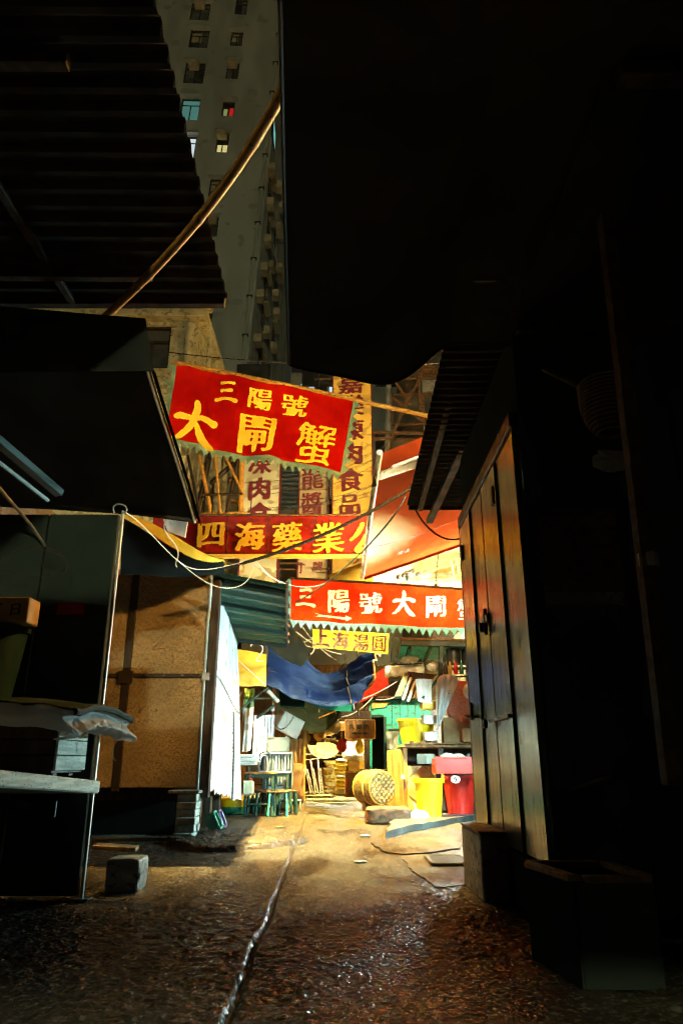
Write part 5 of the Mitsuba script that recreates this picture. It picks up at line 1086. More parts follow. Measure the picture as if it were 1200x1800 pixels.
Z4 = lambda x, y: (480 + x / 3.4286, 880 + y / 3.4286)
C2 = [Z4(110, 470), Z4(1290, 548), Z4(1290, 778), Z4(105, 720)]
D2 = 11.75
w, h, fn = cloth_frame(*[at(*c, D2) for c in C2], .12, 7, 8)
b2 = thing('red_banner', 'long glowing red banner with one row of pale characters under the red awning', 'banner')
mpp = w / (C2[1][0] - C2[0][0]) / 3.4286
shapes = []
for c, zx, zy, zw, zh in (('三', 195, 583, 112, 125), ('陽', 400, 605, 140, 152), ('號', 592, 612, 140, 145), ('大', 785, 622, 140, 150), ('閘', 985, 637, 132, 152), ('蟹', 1172, 652, 128, 150)):
    s, t = to_local(C2, w, h, *Z4(zx, zy))
    shapes.append(put(c, s, t, zw * mpp, zh * mpp))
arrow = Polygon([to_local(C2, w, h, *Z4(*q)) for q in ((250, 680), (300, 692), (440, 700), (438, 690), (474, 708), (440, 722), (440, 712), (305, 702), (255, 700), (290, 692))]).buffer(.002)
shapes.append(arrow)
part(b2, 'cloth', on_surface(sbox(0, 0, w, h).difference(unary_union(shapes)), fn, .07), 'banner_scarlet', smooth=True)
for q in shapes[:-1]:
    part(b2, 'character', on_surface(q, fn, .07), 'banner_cream', smooth=True)
part(b2, 'arrow', on_surface(arrow, fn, .07), 'banner_cream', smooth=True, label='pale arrow pointing right')
part(b2, 'hanging_pole', tube([fn(-.02, h + .01), fn(w * .5, h + .02), fn(w, h + .01)], .022, 10), 'rust')
lip = np.array([fn(s, 0) for s in np.linspace(0, w, 60)])
pennants(b2, lip, fn(0, 0) - fn(0, h), 26, .11, 'fringe_teal', .035, 4)
lip = np.array([fn(0, t) for t in np.linspace(0, h, 30)])
pennants(b2, lip, fn(0, 0) - fn(w, 0), 7, .05, 'fringe_teal', .05, 6)

# long red board
ls = thing('red_shop_sign', 'long dark red shop board with gold characters set across the lane', 'shop sign')
D3 = 13.2
a, b = at(318, 978, D3), at(672, 906, D3)
zt, z0 = at(500, 907, D3)[2], at(500, 974, D3)[2]
part(ls, 'board', bx((a[0] - .6, D3, z0), (b[0] + .25, D3 + .12, zt), .01), 'sign_red')
part(ls, 'frame', [bx((a[0] - .6, D3 - .03, z0 - .06), (b[0] + .25, D3 + .14, z0 - .002), .008)], 'sign_yellow', label='yellow lower edge')
part(ls, 'frame', bx((a[0] - .6, D3 - .02, zt + .002), (b[0] + .25, D3 + .13, zt + .04), .008), 'rust')
for px in (400, 471, 556):
    part(ls, 'seam', bx((at(px, 940, D3)[0] - .006, D3 - .006, z0 + .01), (at(px, 940, D3)[0] + .006, D3 - .0005, zt - .01), .001), 'rust')
for c, px, py, pw in (('四', 373, 941, 52), ('海', 441, 941, 54), ('藥', 507, 942, 56), ('業', 579, 943, 58), ('公', 642, 945, 56)):
    p = at(px, py, D3)
    k = pw * (at(600, 940, D3)[0] - at(599, 940, D3)[0])
    part(ls, 'character', upright(poly_prism(put(c, 0, 0, k, k * 1.02), .012), (p[0], D3 - .0125, p[2])), 'sign_gold', smooth=False)
for px in (372, 440, 520, 600):
    part(ls, 'stay', tube([at(px, 906, D3 + .05), at(px + 2, 880, D3 + 2)], .012, 6), 'dark_metal')


def hanging_sign(label, px0, px1, py0, py1, D, m, text, edge='maroon', cols=5):
    s = thing('vertical_sign', label, 'hanging sign')
    a, b = at(px0, py1, D), at(px1, py0, D)
    x0, x1 = at(px0, (py0 + py1) / 2, D)[0], at(px1, (py0 + py1) / 2, D)[0]
    z0, z1 = a[2], b[2]
    n = max(1, round((z1 - z0) / 1.0))
    for k in range(n):
        part(s, 'panel', bx((x0 + .03, D, z0 + (z1 - z0) * k / n + .008), (x1 - .03, D + .18, z0 + (z1 - z0) * (k + 1) / n - .008), .008), m)
    for k in range(1, cols):
        xx = x0 + (x1 - x0) * k / cols
        part(s, 'rib', bx((xx - .007, D - .008, z0), (xx + .007, D - .0005, z1), .001), m)
    for x in (x0, x1 - .028):
        part(s, 'frame', bx((x, D - .02, z0), (x + .028, D + .2, z1), .004), edge)
    for c, px, py, pw, ph in text:
        p = at(px, py, D)
        k = (at(600, py, D)[0] - at(599, py, D)[0])
        f = abs(at(600, py - .5, D)[2] - at(600, py + .5, D)[2])
        part(s, 'character', upright(poly_prism(put(c, 0, 0, pw * k, ph * f), .012), (p[0], D - .021, p[2])), 'maroon', smooth=False)
    part(s, 'hanger', [bar((x0 - .5, D + .1, z1 - .4), (x1 + .6, D + .1, z1 - .4), .04), bar((x0 - .5, D + .1, z0 + .6), (x1 + .6, D + .1, z0 + .6), .04)], 'rust')
    return s


hanging_sign('cream vertical sign with maroon characters, leftmost of the three behind the tilted banner', 424, 492, 735, 1030, 17.0, 'sign_cream', [('凍', 459, 812, 42, 42), ('肉', 458, 858, 43, 42), ('食', 457, 902, 43, 42)])
hanging_sign('narrow buff vertical sign with squarish dark characters, the middle of the three', 524, 579, 750, 1040, 17.4, 'sign_buff', [('龍', 551, 838, 40, 42), ('醬', 550, 884, 40, 42), ('丁', 529, 1000, 14, 18), ('牌', 559, 995, 18, 18)], cols=2)
hanging_sign('tall yellow vertical sign with maroon characters, rightmost of the three', 583, 656, 640, 1040, 17.0, 'sign_yellow', [('嘉', 618, 672, 46, 40), ('樂', 619, 712, 46, 40), ('凍', 619, 754, 46, 40), ('肉', 619, 797, 44, 40), ('食', 617, 842, 46, 42), ('品', 616, 887, 40, 40), ('公', 640, 988, 40, 36)], cols=6)
ORD = ('first', 'second', 'third', 'fourth', 'fifth', 'sixth', 'seventh', 'eighth', 'ninth')
for k in range(9):
    rr = random.Random(k)
    single('thin_wire', tube(sagging(at(440 + rr.uniform(-20, 140), 842 + 7 * k, 16.6), at(690 + rr.uniform(-10, 60), 735 + 14 * k, 16.4), rr.uniform(.1, .4), 24), .007, 5), 'dark_metal', ORD[k] + ' from the top of the thin wires strung before the vertical signs', 'wire', 'wires strung before the vertical signs')

ss = thing('yellow_sign_cloth', 'yellow cloth sign with four red brown characters below the fringe of the glowing banner', 'cloth sign')
Z2 = lambda x, y: (400 + x / 2.79, 1100 + y / 2.79)
C5 = [Z2(415, 15), Z2(792, 38), Z2(785, 140), Z2(418, 105)]
w, h, fn = cloth_frame(*[at(*c, 11.9) for c in C5], .05, 4, 12)
S, Tt = np.meshgrid(np.linspace(0, w, 40), np.linspace(0, h, 12), indexing='ij')
part(ss, 'cloth', sheet(fn(S, Tt), 0), 'banner_yellow', smooth=True)
mpp = w / (C5[1][0] - C5[0][0]) / 2.79
for c, zx, zy, zw in (('上', 458, 60, 82), ('海', 556, 70, 84), ('湯', 656, 80, 84), ('圓', 745, 88, 78)):
    s, t = to_local(C5, w, h, *Z2(zx, zy))
    part(ss, 'character', on_surface(put(c, s, t, zw * mpp, zw * mpp), fn, .06, -.004 * -1), 'maroon', smooth=True)
part(ss, 'cord', tube([fn(0, h), at(545, 1085, 11.8)], .006, 5), 'white_cord')
part(ss, 'cord', tube([fn(w, h), at(700, 1094, 11.8)], .006, 5), 'white_cord')

# ================================================================== RED AWNING
aw = thing('red_awning', 'translucent red canvas awning glowing from the lamp above it on the right', 'awning')
q0, q1 = at(672, 795, 6.55), at(640, 1015, 11.6)
oa = curve([q0, q0 * .5 + q1 * .5 + (-.01, 0, -.03), q1], 50)
ia = oa + np.linspace(0, 1, 50)[:, None] * np.array([1.75, 0, .62]) + np.linspace(1, 0, 50)[:, None] * np.array([1.75, 0, .72])
g = rails(oa, ia, 60, 30)
uu = np.linspace(0, 1, 30)
g[..., 2] -= .07 * np.sin(math.pi * uu)[None] * np.sin(np.linspace(0, math.pi, 60))[:, None]
g = crumple(g, .012, .8, 5)
part(aw, 'canvas', sheet(g, 0), 'awning_red', smooth=True)
part(aw, 'hem', tube(g[-1] + (0, 0, -.02), .022, 8), 'sign_red', label='darker hem at the far edge')
part(aw, 'roller', tube(g[:, 0] + (-.03, 0, 0), .035, 10), 'white_paint', label='white front roller')
part(aw, 'cross_band', sheet(g[5:9, :] + (0, 0, -.012), .004), 'dark_metal', smooth=True, label='grey cross band near the front')
part(aw, 'seam', sheet(g[38:39].repeat(2, 0) + np.array([[[0, -.012, -.006]], [[0, .012, -.006]]]), .002), 'sign_red', smooth=True)
for k in range(26):
    p = g[2 + 2 * k, 0] + (-.055, 0, -.02)
    rr = random.Random(k)
    q = g[min(4 + 2 * k, 59), 0] + (-.055, 0, -.02)
    d = rr.uniform(.05, .12)
    part(aw, 'valance_flap', sheet(np.array([[p, q * .9 + p * .1], [p * .8 + q * .2 + (rr.uniform(-.03, .03), 0, -d), p * .3 + q * .7 + (rr.uniform(-.03, .03), 0, -d * .8)]]), .003), 'dark_metal' if k % 3 else 'white_paint')
part(aw, 'arm', bar(g[4, 2] + (0, 0, -.05), g[4, 28] + (0, 0, -.06), .03), 'galvanised')
part(aw, 'print', on_surface(unary_union([put('海', .05, .08, .09), put('上', .16, .08, .09), put('海', .05, -.04, .09), put('湯', .16, -.04, .09)]), lambda s, t: (g[47, 8] + np.asarray(s)[..., None] * (g[47, 12] - g[47, 8]) / np.linalg.norm(g[47, 12] - g[47, 8]) - np.asarray(t)[..., None] * (g[52, 8] - g[47, 8]) / np.linalg.norm(g[52, 8] - g[47, 8])) + (0, 0, -.02), .3), 'white_paint', smooth=False)

wc = thing('white_canvas', 'white canvas sheet catching strong lamp light behind the red awning', 'canvas sheet')
g2 = folds(patch(at(660, 985, 15.0), at(860, 915, 15.2), at(860, 1045, 14.6), at(650, 1040, 14.8), 40, 20), .12, 7, 0, 4)
part(wc, 'cloth', sheet(g2, .004), 'white_paint', smooth=True)
yc = thing('yellow_canvas', 'yellow canvas sheet sloping between the red shop board and the glowing banner', 'canvas sheet')
part(yc, 'cloth', sheet(crumple(patch(at(575, 1012, 14.4), at(652, 982, 14.4), at(655, 1022, 13.8), at(585, 1024, 13.8), 24, 12), .03, .4, 3), 0), 'canvas_yellow', smooth=True)
pt = thing('plaid_canvas', 'blue and tan striped canvas behind the yellow poles above the banner', 'canvas sheet')
gp = patch(at(738, 1004, 14.0), at(830, 990, 14.0), at(830, 1028, 14.0), at(742, 1030, 14.0), 13, 5)
for k in range(4):
    part(pt, 'stripe', sheet(gp[:, k:k + 2], .004), 'grey_plastic' if k % 2 else 'cardboard')
yp = thing('yellow_pole_frame', 'frame of yellow poles above the glowing banner at the right', 'pole frame')
for a, b in (((700, 1030), (796, 986)), ((793, 983), (798, 1012)), ((803, 981), (808, 1010)), ((735, 1022), (742, 990)), ((760, 1030), (822, 1004)), ((712, 1022), (830, 1018))):
    part(yp, 'pole', tube([at(*a, 13.4), at(*b, 13.5)], .035, 8), 'yellow_tarp_cloth')
dbx = thing('roof_clutter', 'dark bundle of lamp holders tied to the pole frame above the banner', 'bundle')
for k in range(9):
    rr = random.Random(k + 40)
    c = at(705 + rr.uniform(-6, 34), 1012 + rr.uniform(-8, 6), 13.0)
    part(dbx, 'holder', move(lathe([(.001, -.06), (.03, -.05), (.05, .0), (.025, .05), (.001, .06)], 10), c, (rr.uniform(0, 90), rr.uniform(0, 90), 0)), 'black_rubber')

# ================================================================== TARPAULINS OVER THE LANE
bt = thing('blue_tarpaulin', 'blue tarpaulin slung in deep folds across the lane under the small signs', 'tarpaulin')
ra_ = [at(466, 1088, 13.7), at(504, 1108, 13.8), at(541, 1152, 13.9), at(578, 1176, 13.9), at(602, 1172, 13.8), at(630, 1156, 13.6), at(664, 1145, 13.3)]
rb_ = [at(468, 1206, 12.4), at(507, 1219, 12.4), at(552, 1228, 12.4), at(588, 1229, 12.4), at(615, 1225, 12.4), at(634, 1218, 12.5), at(649, 1211, 12.7)]
g = rails(ra_, rb_, 90, 44)
vv, uu2 = np.linspace(0, 1, 44), np.linspace(0, 1, 90)
g[..., 2] -= .14 * np.sin(math.pi * vv)[None] * np.sin(math.pi * uu2)[:, None]
g = folds(g, .34, 5, 1, 2)
g = crumple(g, .085, .3, 3, (.3, 1, 2.0))
part(bt, 'cloth', sheet(g, 0), 'blue_tarp', smooth=True)
part(bt, 'edge_rope', tube(g[-1] + (.01, -.01, 0), .022, 8), 'cardboard', label='taped right edge')
part(bt, 'seam_cord', tube(g[66, 10:] + (0, -.02, 0), .012, 6), 'dark_metal')
tt = thing('teal_tarpaulin', 'small teal tarpaulin sagging below the blue one', 'tarpaulin')
g = rails([at(528, 1218, 13.9), at(575, 1220, 13.9), at(618, 1214, 13.9)], [at(532, 1226, 13.3), at(575, 1244, 13.3), at(622, 1246, 13.3)], 40, 14)
part(tt, 'cloth', sheet(crumple(folds(g, .06, 4, 1, 5), .02, .3, 2), 0), 'teal_tarp', smooth=True)
part(tt, 'hem', tube(g[-1], .014, 6), 'white_paint')
rt = thing('rust_red_tarpaulin', 'rust red tarpaulin behind the right end of the blue one', 'tarpaulin')
g = rails([at(618, 1210, 14.8), at(650, 1190, 14.8), at(682, 1170, 14.8)], [at(610, 1240, 14.4), at(650, 1228, 14.4), at(684, 1204, 14.4)], 30, 14)
part(rt, 'cloth', sheet(crumple(g, .03, .4, 7), .004), 'sign_red', smooth=True)
dk = thing('dark_green_tarpaulin', 'dark green tarpaulin roof sagging low over the lane behind the teal one', 'tarpaulin')
g = rails([at(484, 1210, 16.2), at(545, 1215, 16.2), at(602, 1222, 16.2)], [at(486, 1262, 14.6), at(520, 1278, 14.7), at(560, 1290, 14.9), at(598, 1262, 15.0)], 50, 24)
part(dk, 'cloth', sheet(crumple(folds(g, .12, 6, 1, 8), .04, .4, 3), .004), 'dark_green_cloth', smooth=True)
ow = thing('dark_violet_cloth', 'added dark cloth for the less lit left end of the blue tarpaulin', 'cloth')  # dark cloth added in place of the tarpaulin end that gets less light
g = rails([at(500, 1092, 12.3), at(520, 1112, 12.4), at(546, 1152, 12.6)], [at(466, 1128, 12.3), at(488, 1150, 12.4), at(530, 1172, 12.6)], 24, 12)
part(ow, 'cloth', sheet(crumple(g, .04, .3, 6), .004), 'purple_plastic' if 0 else 'dark_paint', smooth=True)
yt = thing('yellow_tarpaulin', 'yellow tarpaulin flap hanging behind the end of the white tarpaulin', 'tarpaulin')
g = crumple(patch(at(410, 1140, 12.6), at(468, 1150, 12.6), at(468, 1207, 12.2), at(412, 1207, 12.2), 24, 18), .03, .35, 4)
part(yt, 'cloth', sheet(g, .004), 'yellow_tarp_cloth', smooth=True)
part(yt, 'cord', tube([at(418, 1160, 12.1), at(466, 1204, 12.1)], .008, 5), 'white_cord')
part(yt, 'cord', tube(curve([at(440, 1136, 12.0), at(455, 1132, 12.0), at(462, 1140, 12.0), at(450, 1160, 12.0), at(464, 1162, 12.0)], 20), .012, 6), 'white_cord')

# ================================================================== LEFT STALLS FURTHER DOWN
hc = thing('green_white_cloth', 'green and white cloth hanging beside the corrugated sheet on the left', 'cloth')
g = folds(rails([at(431, 1210, 11.9), at(440, 1211, 11.9), at(449, 1210, 11.9)], [at(420, 1318, 11.9), at(432, 1322, 11.9), at(440, 1318, 11.9)], 20, 40), .10, 3, 0, 2)
part(hc, 'cloth', sheet(g[:, :13], 0), 'leaf', smooth=True, label='green upper half')
part(hc, 'cloth', sheet(g[:, 12:], 0), 'white_tarp', smooth=True, label='white lower half')
ca = thing('corrugated_sheet', 'upright grey corrugated metal sheet closing a stall on the left', 'sheet metal')
part(ca, 'sheet', corrugated(at(447, 1258, 12.5), at(482, 1256, 13.3), at(478, 1345, 13.3), at(443, 1348, 12.5), 6, .03, .003, 10, 2), 'galvanised')
fr = thing('strut_bracket', 'teal steel strut and brackets below the yellow tarpaulin', 'bracket')
for a, b, r in (((420, 1250), (440, 1232), .018), ((440, 1232), (472, 1208), .018), ((451, 1262), (482, 1240), .022), ((419, 1226), (424, 1216), .012), ((448, 1228), (478, 1228), .014)):
    part(fr, 'rod', tube([at(*a, 11.6), at(*b, 11.7)], r, 8), 'dark_teal_paint')
part(fr, 'hinge_plate', bar(at(470, 1214, 11.5), at(489, 1234, 11.55), .10, .05), 'grey_plastic')
sg = thing('small_green_awning', 'small green ribbed awning below the left end of the blue tarpaulin', 'awning')
part(sg, 'sheet', corrugated(at(487, 1205, 14.4), at(494, 1240, 13.6), at(536, 1243, 13.6), at(530, 1216, 14.4), 3, .05, .004, 10, 3), 'green_sheet_metal')
for px, py, lab in ((479, 1246, 'highest bare white bulb, by the teal strut'), (503, 1300, 'bare white bulb beside the orange curtain'), (479, 1284, 'bare white bulb before the corrugated sheet, below the highest one')):
    lb = thing('hanging_bulb', lab, 'light bulb', 'unlit bulbs in the left hand stalls')
    p = at(px, py, 13.4)
    part(lb, 'glass', move(lathe([(.001, -.05), (.03, -.04), (.04, -.01), (.028, .03), (.016, .06), (.001, .06)], 14), p), 'white_plastic')
    part(lb, 'flex', tube([p + (0, 0, .06), p + (0, 0, .5)], .005, 5), 'white_cord')
wb = thing('white_sign_box', 'tilted white box sign hung from the ceiling of the left stalls', 'box sign')
p = at(506, 1273, 14.0)
m_ = block((.46, .34, .36), .012)
m_.apply_transform(rot(10, 24, 28))
part(wb, 'body', move(m_, p), 'white_paint')
m_ = block((.44, .012, .34), .004)
m_.apply_translation((0, -.178, 0))
m_.apply_transform(rot(10, 24, 28))
part(wb, 'face', move(m_, p), 'white_plastic')
part(wb, 'hanger', tube([p + (-.05, 0, .18), p + (-.05, 0, .6)], .006, 5), 'dark_metal')
part(wb, 'cable', tube(curve([p + (-.3, -.2, .15), p + (-.1, -.28, -.1), p + (.12, -.25, .12)], 16), .007, 5), 'black_rubber')
for k, (x, z) in enumerate(((0, 0), (.01, .055), (-.02, .11))):
    p = at(433, 1342, 11.7)
    single('foam_tray', move(block((.34 - .02 * k, .3, .05), .015), (p[0] + x, 11.7, p[2] + .0 + z), (0, 0, 5 * k)), 'white_plastic', ('lowest', 'middle', 'topmost')[k] + ' of three white foam trays piled below the green and white cloth', 'tray')
single('foam_box', move(block((.30, .3, .17), .015), (at(452, 1360, 11.75)[0], 11.85, at(450, 1349, 11.8)[2])), 'grey_plastic', 'grey foam box behind the brown table on the left', 'box')
kt = thing('dark_kettle', 'dark metal kettle standing on the brown table by the left stalls', 'kettle')
p = at(463, 1356, 11.55)
part(kt, 'body', lathe([(.001, 0), (.05, 0), (.055, .07), (.04, .16), (.03, .2), (.001, .21)], 18, p=p + (0, 0, .012)), 'dark_metal')
part(kt, 'handle', tube(curve([p + (-.05, 0, .15), p + (-.03, 0, .27), p + (.05, 0, .28), p + (.07, 0, .16)], 16), .008, 6), 'black_rubber')


def table(label, x0, x1, y0, y1, z, m, lm, group=None):
    t = thing('folding_table', label, 'table', group)
    part(t, 'top', bx((x0, y0, z - .03), (x1, y1, z), .006), m)
    part(t, 'apron', [bx((x0 + .03, y0 + .02, z - .08), (x1 - .03, y0 + .04, z - .031), .003)], lm)
    for x in (x0 + .03, x1 - .03):
        for y in (y0 + .03, y1 - .03):
            part(t, 'leg', bx((x - .018, y - .018, .01), (x + .018, y + .018, z - .031), .004), lm)
    part(t, 'stretcher', bx((x0 + .05, y0 + .025, .16), (x1 - .05, y0 + .038, .185), .003), lm)


tz = at(455, 1357, 11.45)[2]
table('brown topped folding table with teal legs, front one of the left stalls', at(431, 1357, 11.4)[0], at(485, 1357, 11.4)[0], 11.25, 11.75, tz, 'wood', 'dark_teal_paint')
table('pale topped folding table behind the brown one on the left', at(463, 1358, 12.4)[0], at(511, 1358, 12.4)[0], 12.1, 12.8, tz + .0, 'grey_plastic', 'dark_teal_paint')


def stool(label, px, y, z, m, r=0, group=None):
    s = thing('square_stool', label, 'stool', group)
    c = at(px, 1390, y)
    P = lambda q: move(move(q, (0, 0, 0), (0, 0, r)), (c[0], y, 0))
    part(s, 'seat', P(bx((-.14, -.14, z - .02), (.14, .14, z), .005)), 'dark_wood')
    for sx_ in (-1, 1):
        for sy in (-1, 1):
            part(s, 'leg', P(bar((sx_ * .12, sy * .12, z - .021), (sx_ * .14, sy * .14, .008), .026)), m)
        part(s, 'rail', P(bx((sx_ * .125 - .008, -.11, .12), (sx_ * .125 + .008, .11, .14), .002)), m)


for k, (px, y, r) in enumerate(((452, 11.5, 8), (470, 11.45, -5), (489, 11.35, 4), (505, 11.7, 10), (462, 12.0, 20), (497, 12.1, 2))):
    stool(ORD[k] + ' stool from the left in the front row under the brown table' if k < 4 else ('left stool of the back row behind the front row of stools', 'right stool of the back row below the grey panel pile')[k - 4], px, y, .345, 'dark_teal_paint' if k != 2 else 'teal_paint', r)
pst = at(488, 1385, 12.9)
pn = thing('folded_table_pile', 'pile of grey folded table tops on edge behind the stools', 'pile of tables')
for k in range(9):
    part(pn, 'panel', bx((at(466, 1370, 12.9)[0] + k * .052, 12.9 + .01 * (k % 3), .38 + .01 * (k % 2)), (at(466, 1370, 12.9)[0] + k * .052 + .036, 13.3, .86 + .02 * (k % 3)), .004), 'grey_plastic' if k % 3 else 'white_plastic')
part(pn, 'cover', bx((at(464, 1342, 12.9)[0], 12.86, .885), (at(512, 1342, 12.9)[0], 13.34, .92), .008), 'white_plastic')
part(pn, 'base', bx((at(466, 1370, 12.9)[0], 12.9, .02), (at(511, 1370, 12.9)[0], 13.3, .37), .008), 'grey_plastic')
z_ = .925
basket('plastic_basket', 'cream plastic crate on top of the pile of grey table tops', at(488, 1330, 13.0)[0], 13.1, .34, .3, .24, z_, 'sign_cream')
dm = thing('low_drum', 'squat yellow and green drum below the hem of the white tarpaulin', 'drum')
p = floor_at(404, 1433)
part(dm, 'body', lathe([(.001, .0), (.21, .0), (.22, .1), (.001, .1)], 30, p=(p[0], p[1] + .25, .008)), 'green_plastic', label='green lower half')
part(dm, 'lid', lathe([(.001, .102), (.222, .102), (.222, .2), (.2, .22), (.001, .22)], 30, p=(p[0], p[1] + .25, .008)), 'yellow_plastic', label='yellow upper half')
jc = thing('jerrycan', 'cream plastic jerrycan hanging at the left end of the brown table', 'jerrycan')
p = at(436, 1385, 11.15)
part(jc, 'body', move(block((.17, .12, .2), .03), p), 'sign_cream')
part(jc, 'cap', move(trimesh.creation.cylinder(.02, .03, sections=12), p + (.04, 0, .115)), 'red_plastic')
part(jc, 'strap', tube([p + (0, 0, .1), p + (.03, .12, .22)], .006, 5), 'dark_metal')
oc = thing('orange_curtain', 'orange brown cloth curtain hanging at the end of the left stalls', 'curtain')
g = folds(patch(at(503, 1298, 15.2), at(532, 1300, 15.2), at(533, 1358, 15.1), at(506, 1358, 15.1), 40, 30), .14, 6, 0, 3)
part(oc, 'cloth', sheet(crumple(g, .03, .3, 5), .004), 'orange_cloth', smooth=True)
single('yellow_post', bx((at(533, 1350, 15.2)[0], 15.1, .0), (at(537, 1350, 15.2)[0], 15.2, 1.5), .006), 'yellow_tarp_cloth', 'yellow wooden post beside the orange curtain', 'post')
cv = thing('covered_cabinet', 'cabinet under a crumpled brown cover below the orange curtain', 'cabinet')
p = at(519, 1385, 15.0)
m_ = trimesh.creation.icosphere(4, 1)
q = np.sign(m_.vertices) * np.abs(m_.vertices) ** .35 * (.17, .3, .36)
q *= 1 + .22 * (meshkit.fbm(q * 6, 3, 3)[:, None] - .5)
part(cv, 'cover', trimesh.Trimesh(q + (p[0], 15.2, .38), m_.faces, process=False), 'orange_cloth', smooth=True)
part(cv, 'foot', bx((p[0] - .15, 15.0, 0), (p[0] + .15, 15.3, .1)), 'dark_wood')
gs = thing('step_stool', 'small grey step stool at the foot of the covered cabinet', 'stool')
p = floor_at(518, 1426)
part(gs, 'seat', bx((p[0] - .1, p[1], .15), (p[0] + .1, p[1] + .22, .17)), 'grey_plastic')
for s_ in (-1, 1):
    part(gs, 'leg', bx((p[0] + s_ * .085 - .012, p[1], .0), (p[0] + s_ * .085 + .012, p[1] + .2, .149)), 'grey_plastic')

# ================================================================== DOWN THE LANE
ug = thing('yellow_parasol', 'yellow parasol canopy hanging upside down over the lane', 'parasol')
c = at(570, 1306, 18.0)
th, ph = np.meshgrid(np.linspace(.05, math.pi / 2, 14), np.linspace(0, 2 * math.pi, 41), indexing='ij')
rad = .41 * (1 - .05 * np.abs(np.sin(ph * 4)) * np.sin(th))
g = np.stack([c[0] + rad * np.sin(th) * np.cos(ph), c[1] + rad * np.sin(th) * np.sin(ph), c[2] - .36 * np.cos(th)], -1)
part(ug, 'canopy', sheet(g, 0), 'parasol_yellow', smooth=True)
for k in range(8):
    part(ug, 'rib', tube(g[:, k * 5] * .985 + c * .015, .006, 5), 'galvanised')
part(ug, 'shaft', tube([c + (0, 0, -.34), c + (.02, 0, .5)], .012, 8), 'galvanised')


def folded_chair(label, px, y, lean, m):
    f = thing('folded_chair', label, 'chair')
    p = floor_at(px, 1390)
    P = lambda q: move(move(q, (0, 0, 0), (0, lean, 0)), (p[0] * y / p[1], y, 0.0))
    part(f, 'backrest', P(bx((-.02, -.2, .55), (.0, .2, .8), .006)), m)
    part(f, 'seat', P(bx((.03, -.19, .2), (.05, .19, .54), .006)), m)
    for s_ in (-1, 1):
        part(f, 'leg', P(tube([(0, s_ * .21, .02), (0, s_ * .21, .82)], .013, 8)), 'bare_steel')
        part(f, 'leg', P(tube([(.06, s_ * .18, .02), (.04, s_ * .18, .6)], .013, 8)), 'bare_steel')


for k, px in enumerate((547, 555, 564)):
    folded_chair(('first', 'second', 'third')[k] + ' from the left of three folded steel chairs leaning at the end of the lane', px, 19.0 + .25 * k, -14 + 4 * k, 'dark_metal' if k != 1 else 'galvanised')
for k in range(9):
    p = floor_at(581, 1390)
    t = thing('woven_tray', ORD[k] + ' from the bottom of the round woven trays stacked at the end of the lane', 'tray', 'stacked trays')
    part(t, 'rim', move(lathe([(.13, 0), (.19 - .008 * (k % 3), .07), (.2 - .008 * (k % 3), .085), (.18, .085), (.12, .012), (.001, .012), (.001, 0)], 24), (p[0] * 19.5 / p[1] + .012 * ((k * 7) % 5 - 2), 19.5, .01 + k * .088)), 'wicker' if k % 2 else 'sign_cream')
for k in range(9):
    p = at(599, 1390, 18.9)
    c = trimesh.creation.icosphere(3, 1)
    q = np.sign(c.vertices) * np.abs(c.vertices) ** .5 * (.15, .26, .052) * (1 + .15 * (meshkit.noise(c.vertices * 3 + k)[:, None] - .5))
    single('sack', trimesh.Trimesh(q + (p[0] + .02 * math.sin(k * .9), 18.9, .055 + k * .092), c.faces, process=False), 'yellow_tarp_cloth' if k % 4 else 'sign_cream', ORD[k] + ' from the bottom of the plump yellowish sacks piled at the end of the lane', 'sack', 'piled sacks', smooth=True)
dt = thing('brown_side_table', 'red brown wooden side table with goods on it right of the sacks', 'table')
p = floor_at(622, 1393)
y_ = 17.8
x_ = p[0] * y_ / p[1]
part(dt, 'top', bx((x_ - .2, y_, .52), (x_ + .24, y_ + .5, .55)), 'wood')
part(dt, 'panel', bx((x_ - .16, y_ + .03, .02), (x_ + .2, y_ + .45, .519)), 'dark_wood')
for s_ in (-.18, .21):
    part(dt, 'leg', bx((x_ + s_ - .02, y_ + .004, 0), (x_ + s_ + .02, y_ + .029, .519)), 'sign_red')
single('cardboard_box', bx((x_ - .14, y_ + .05, .552), (x_ + .14, y_ + .35, .77), .008), 'cardboard', 'cardboard box on the red brown side table', 'box')
m_ = trimesh.creation.icosphere(4, 1)
q = m_.vertices * (.3, .3, .13) * (1 + .5 * (meshkit.fbm(m_.vertices * 2.5, 3, 6)[:, None] - .5))
single('white_bundle', trimesh.Trimesh(q + (x_ + .02, y_ + .35, .90), m_.faces, process=False), 'white_paint', 'crumpled white bundle on the cardboard box at the end of the lane', 'bundle', smooth=True)
for k, (a, b, c_, d_, mm, yy, lab) in enumerate((((560, 1268), (640, 1262), (636, 1300), (572, 1302), 'orange_cloth', 17.0, 'orange cloth draped over the lane above the parasol'), ((590, 1296), (645, 1296), (642, 1318), (600, 1322), 'orange_cloth', 18.2, 'orange cloth sagging behind the street direction sign'), ((503, 1290), (560, 1290), (556, 1306), (510, 1300), 'dark_wood', 16.0, 'brown ragged cloth above the orange curtain'), ((572, 1296), (612, 1290), (606, 1312), (582, 1308), 'black_tarp', 16.6, 'black cloth bundle hanging right of the parasol'))):
    g = crumple(folds(patch(at(*a, yy + .4), at(*b, yy + .4), at(*c_, yy), at(*d_, yy), 30, 16), .15, 5, 1, k), .07, .3, k + 2)
    single('hanging_cloth', sheet(g, .006), mm, lab, 'cloth', smooth=True)
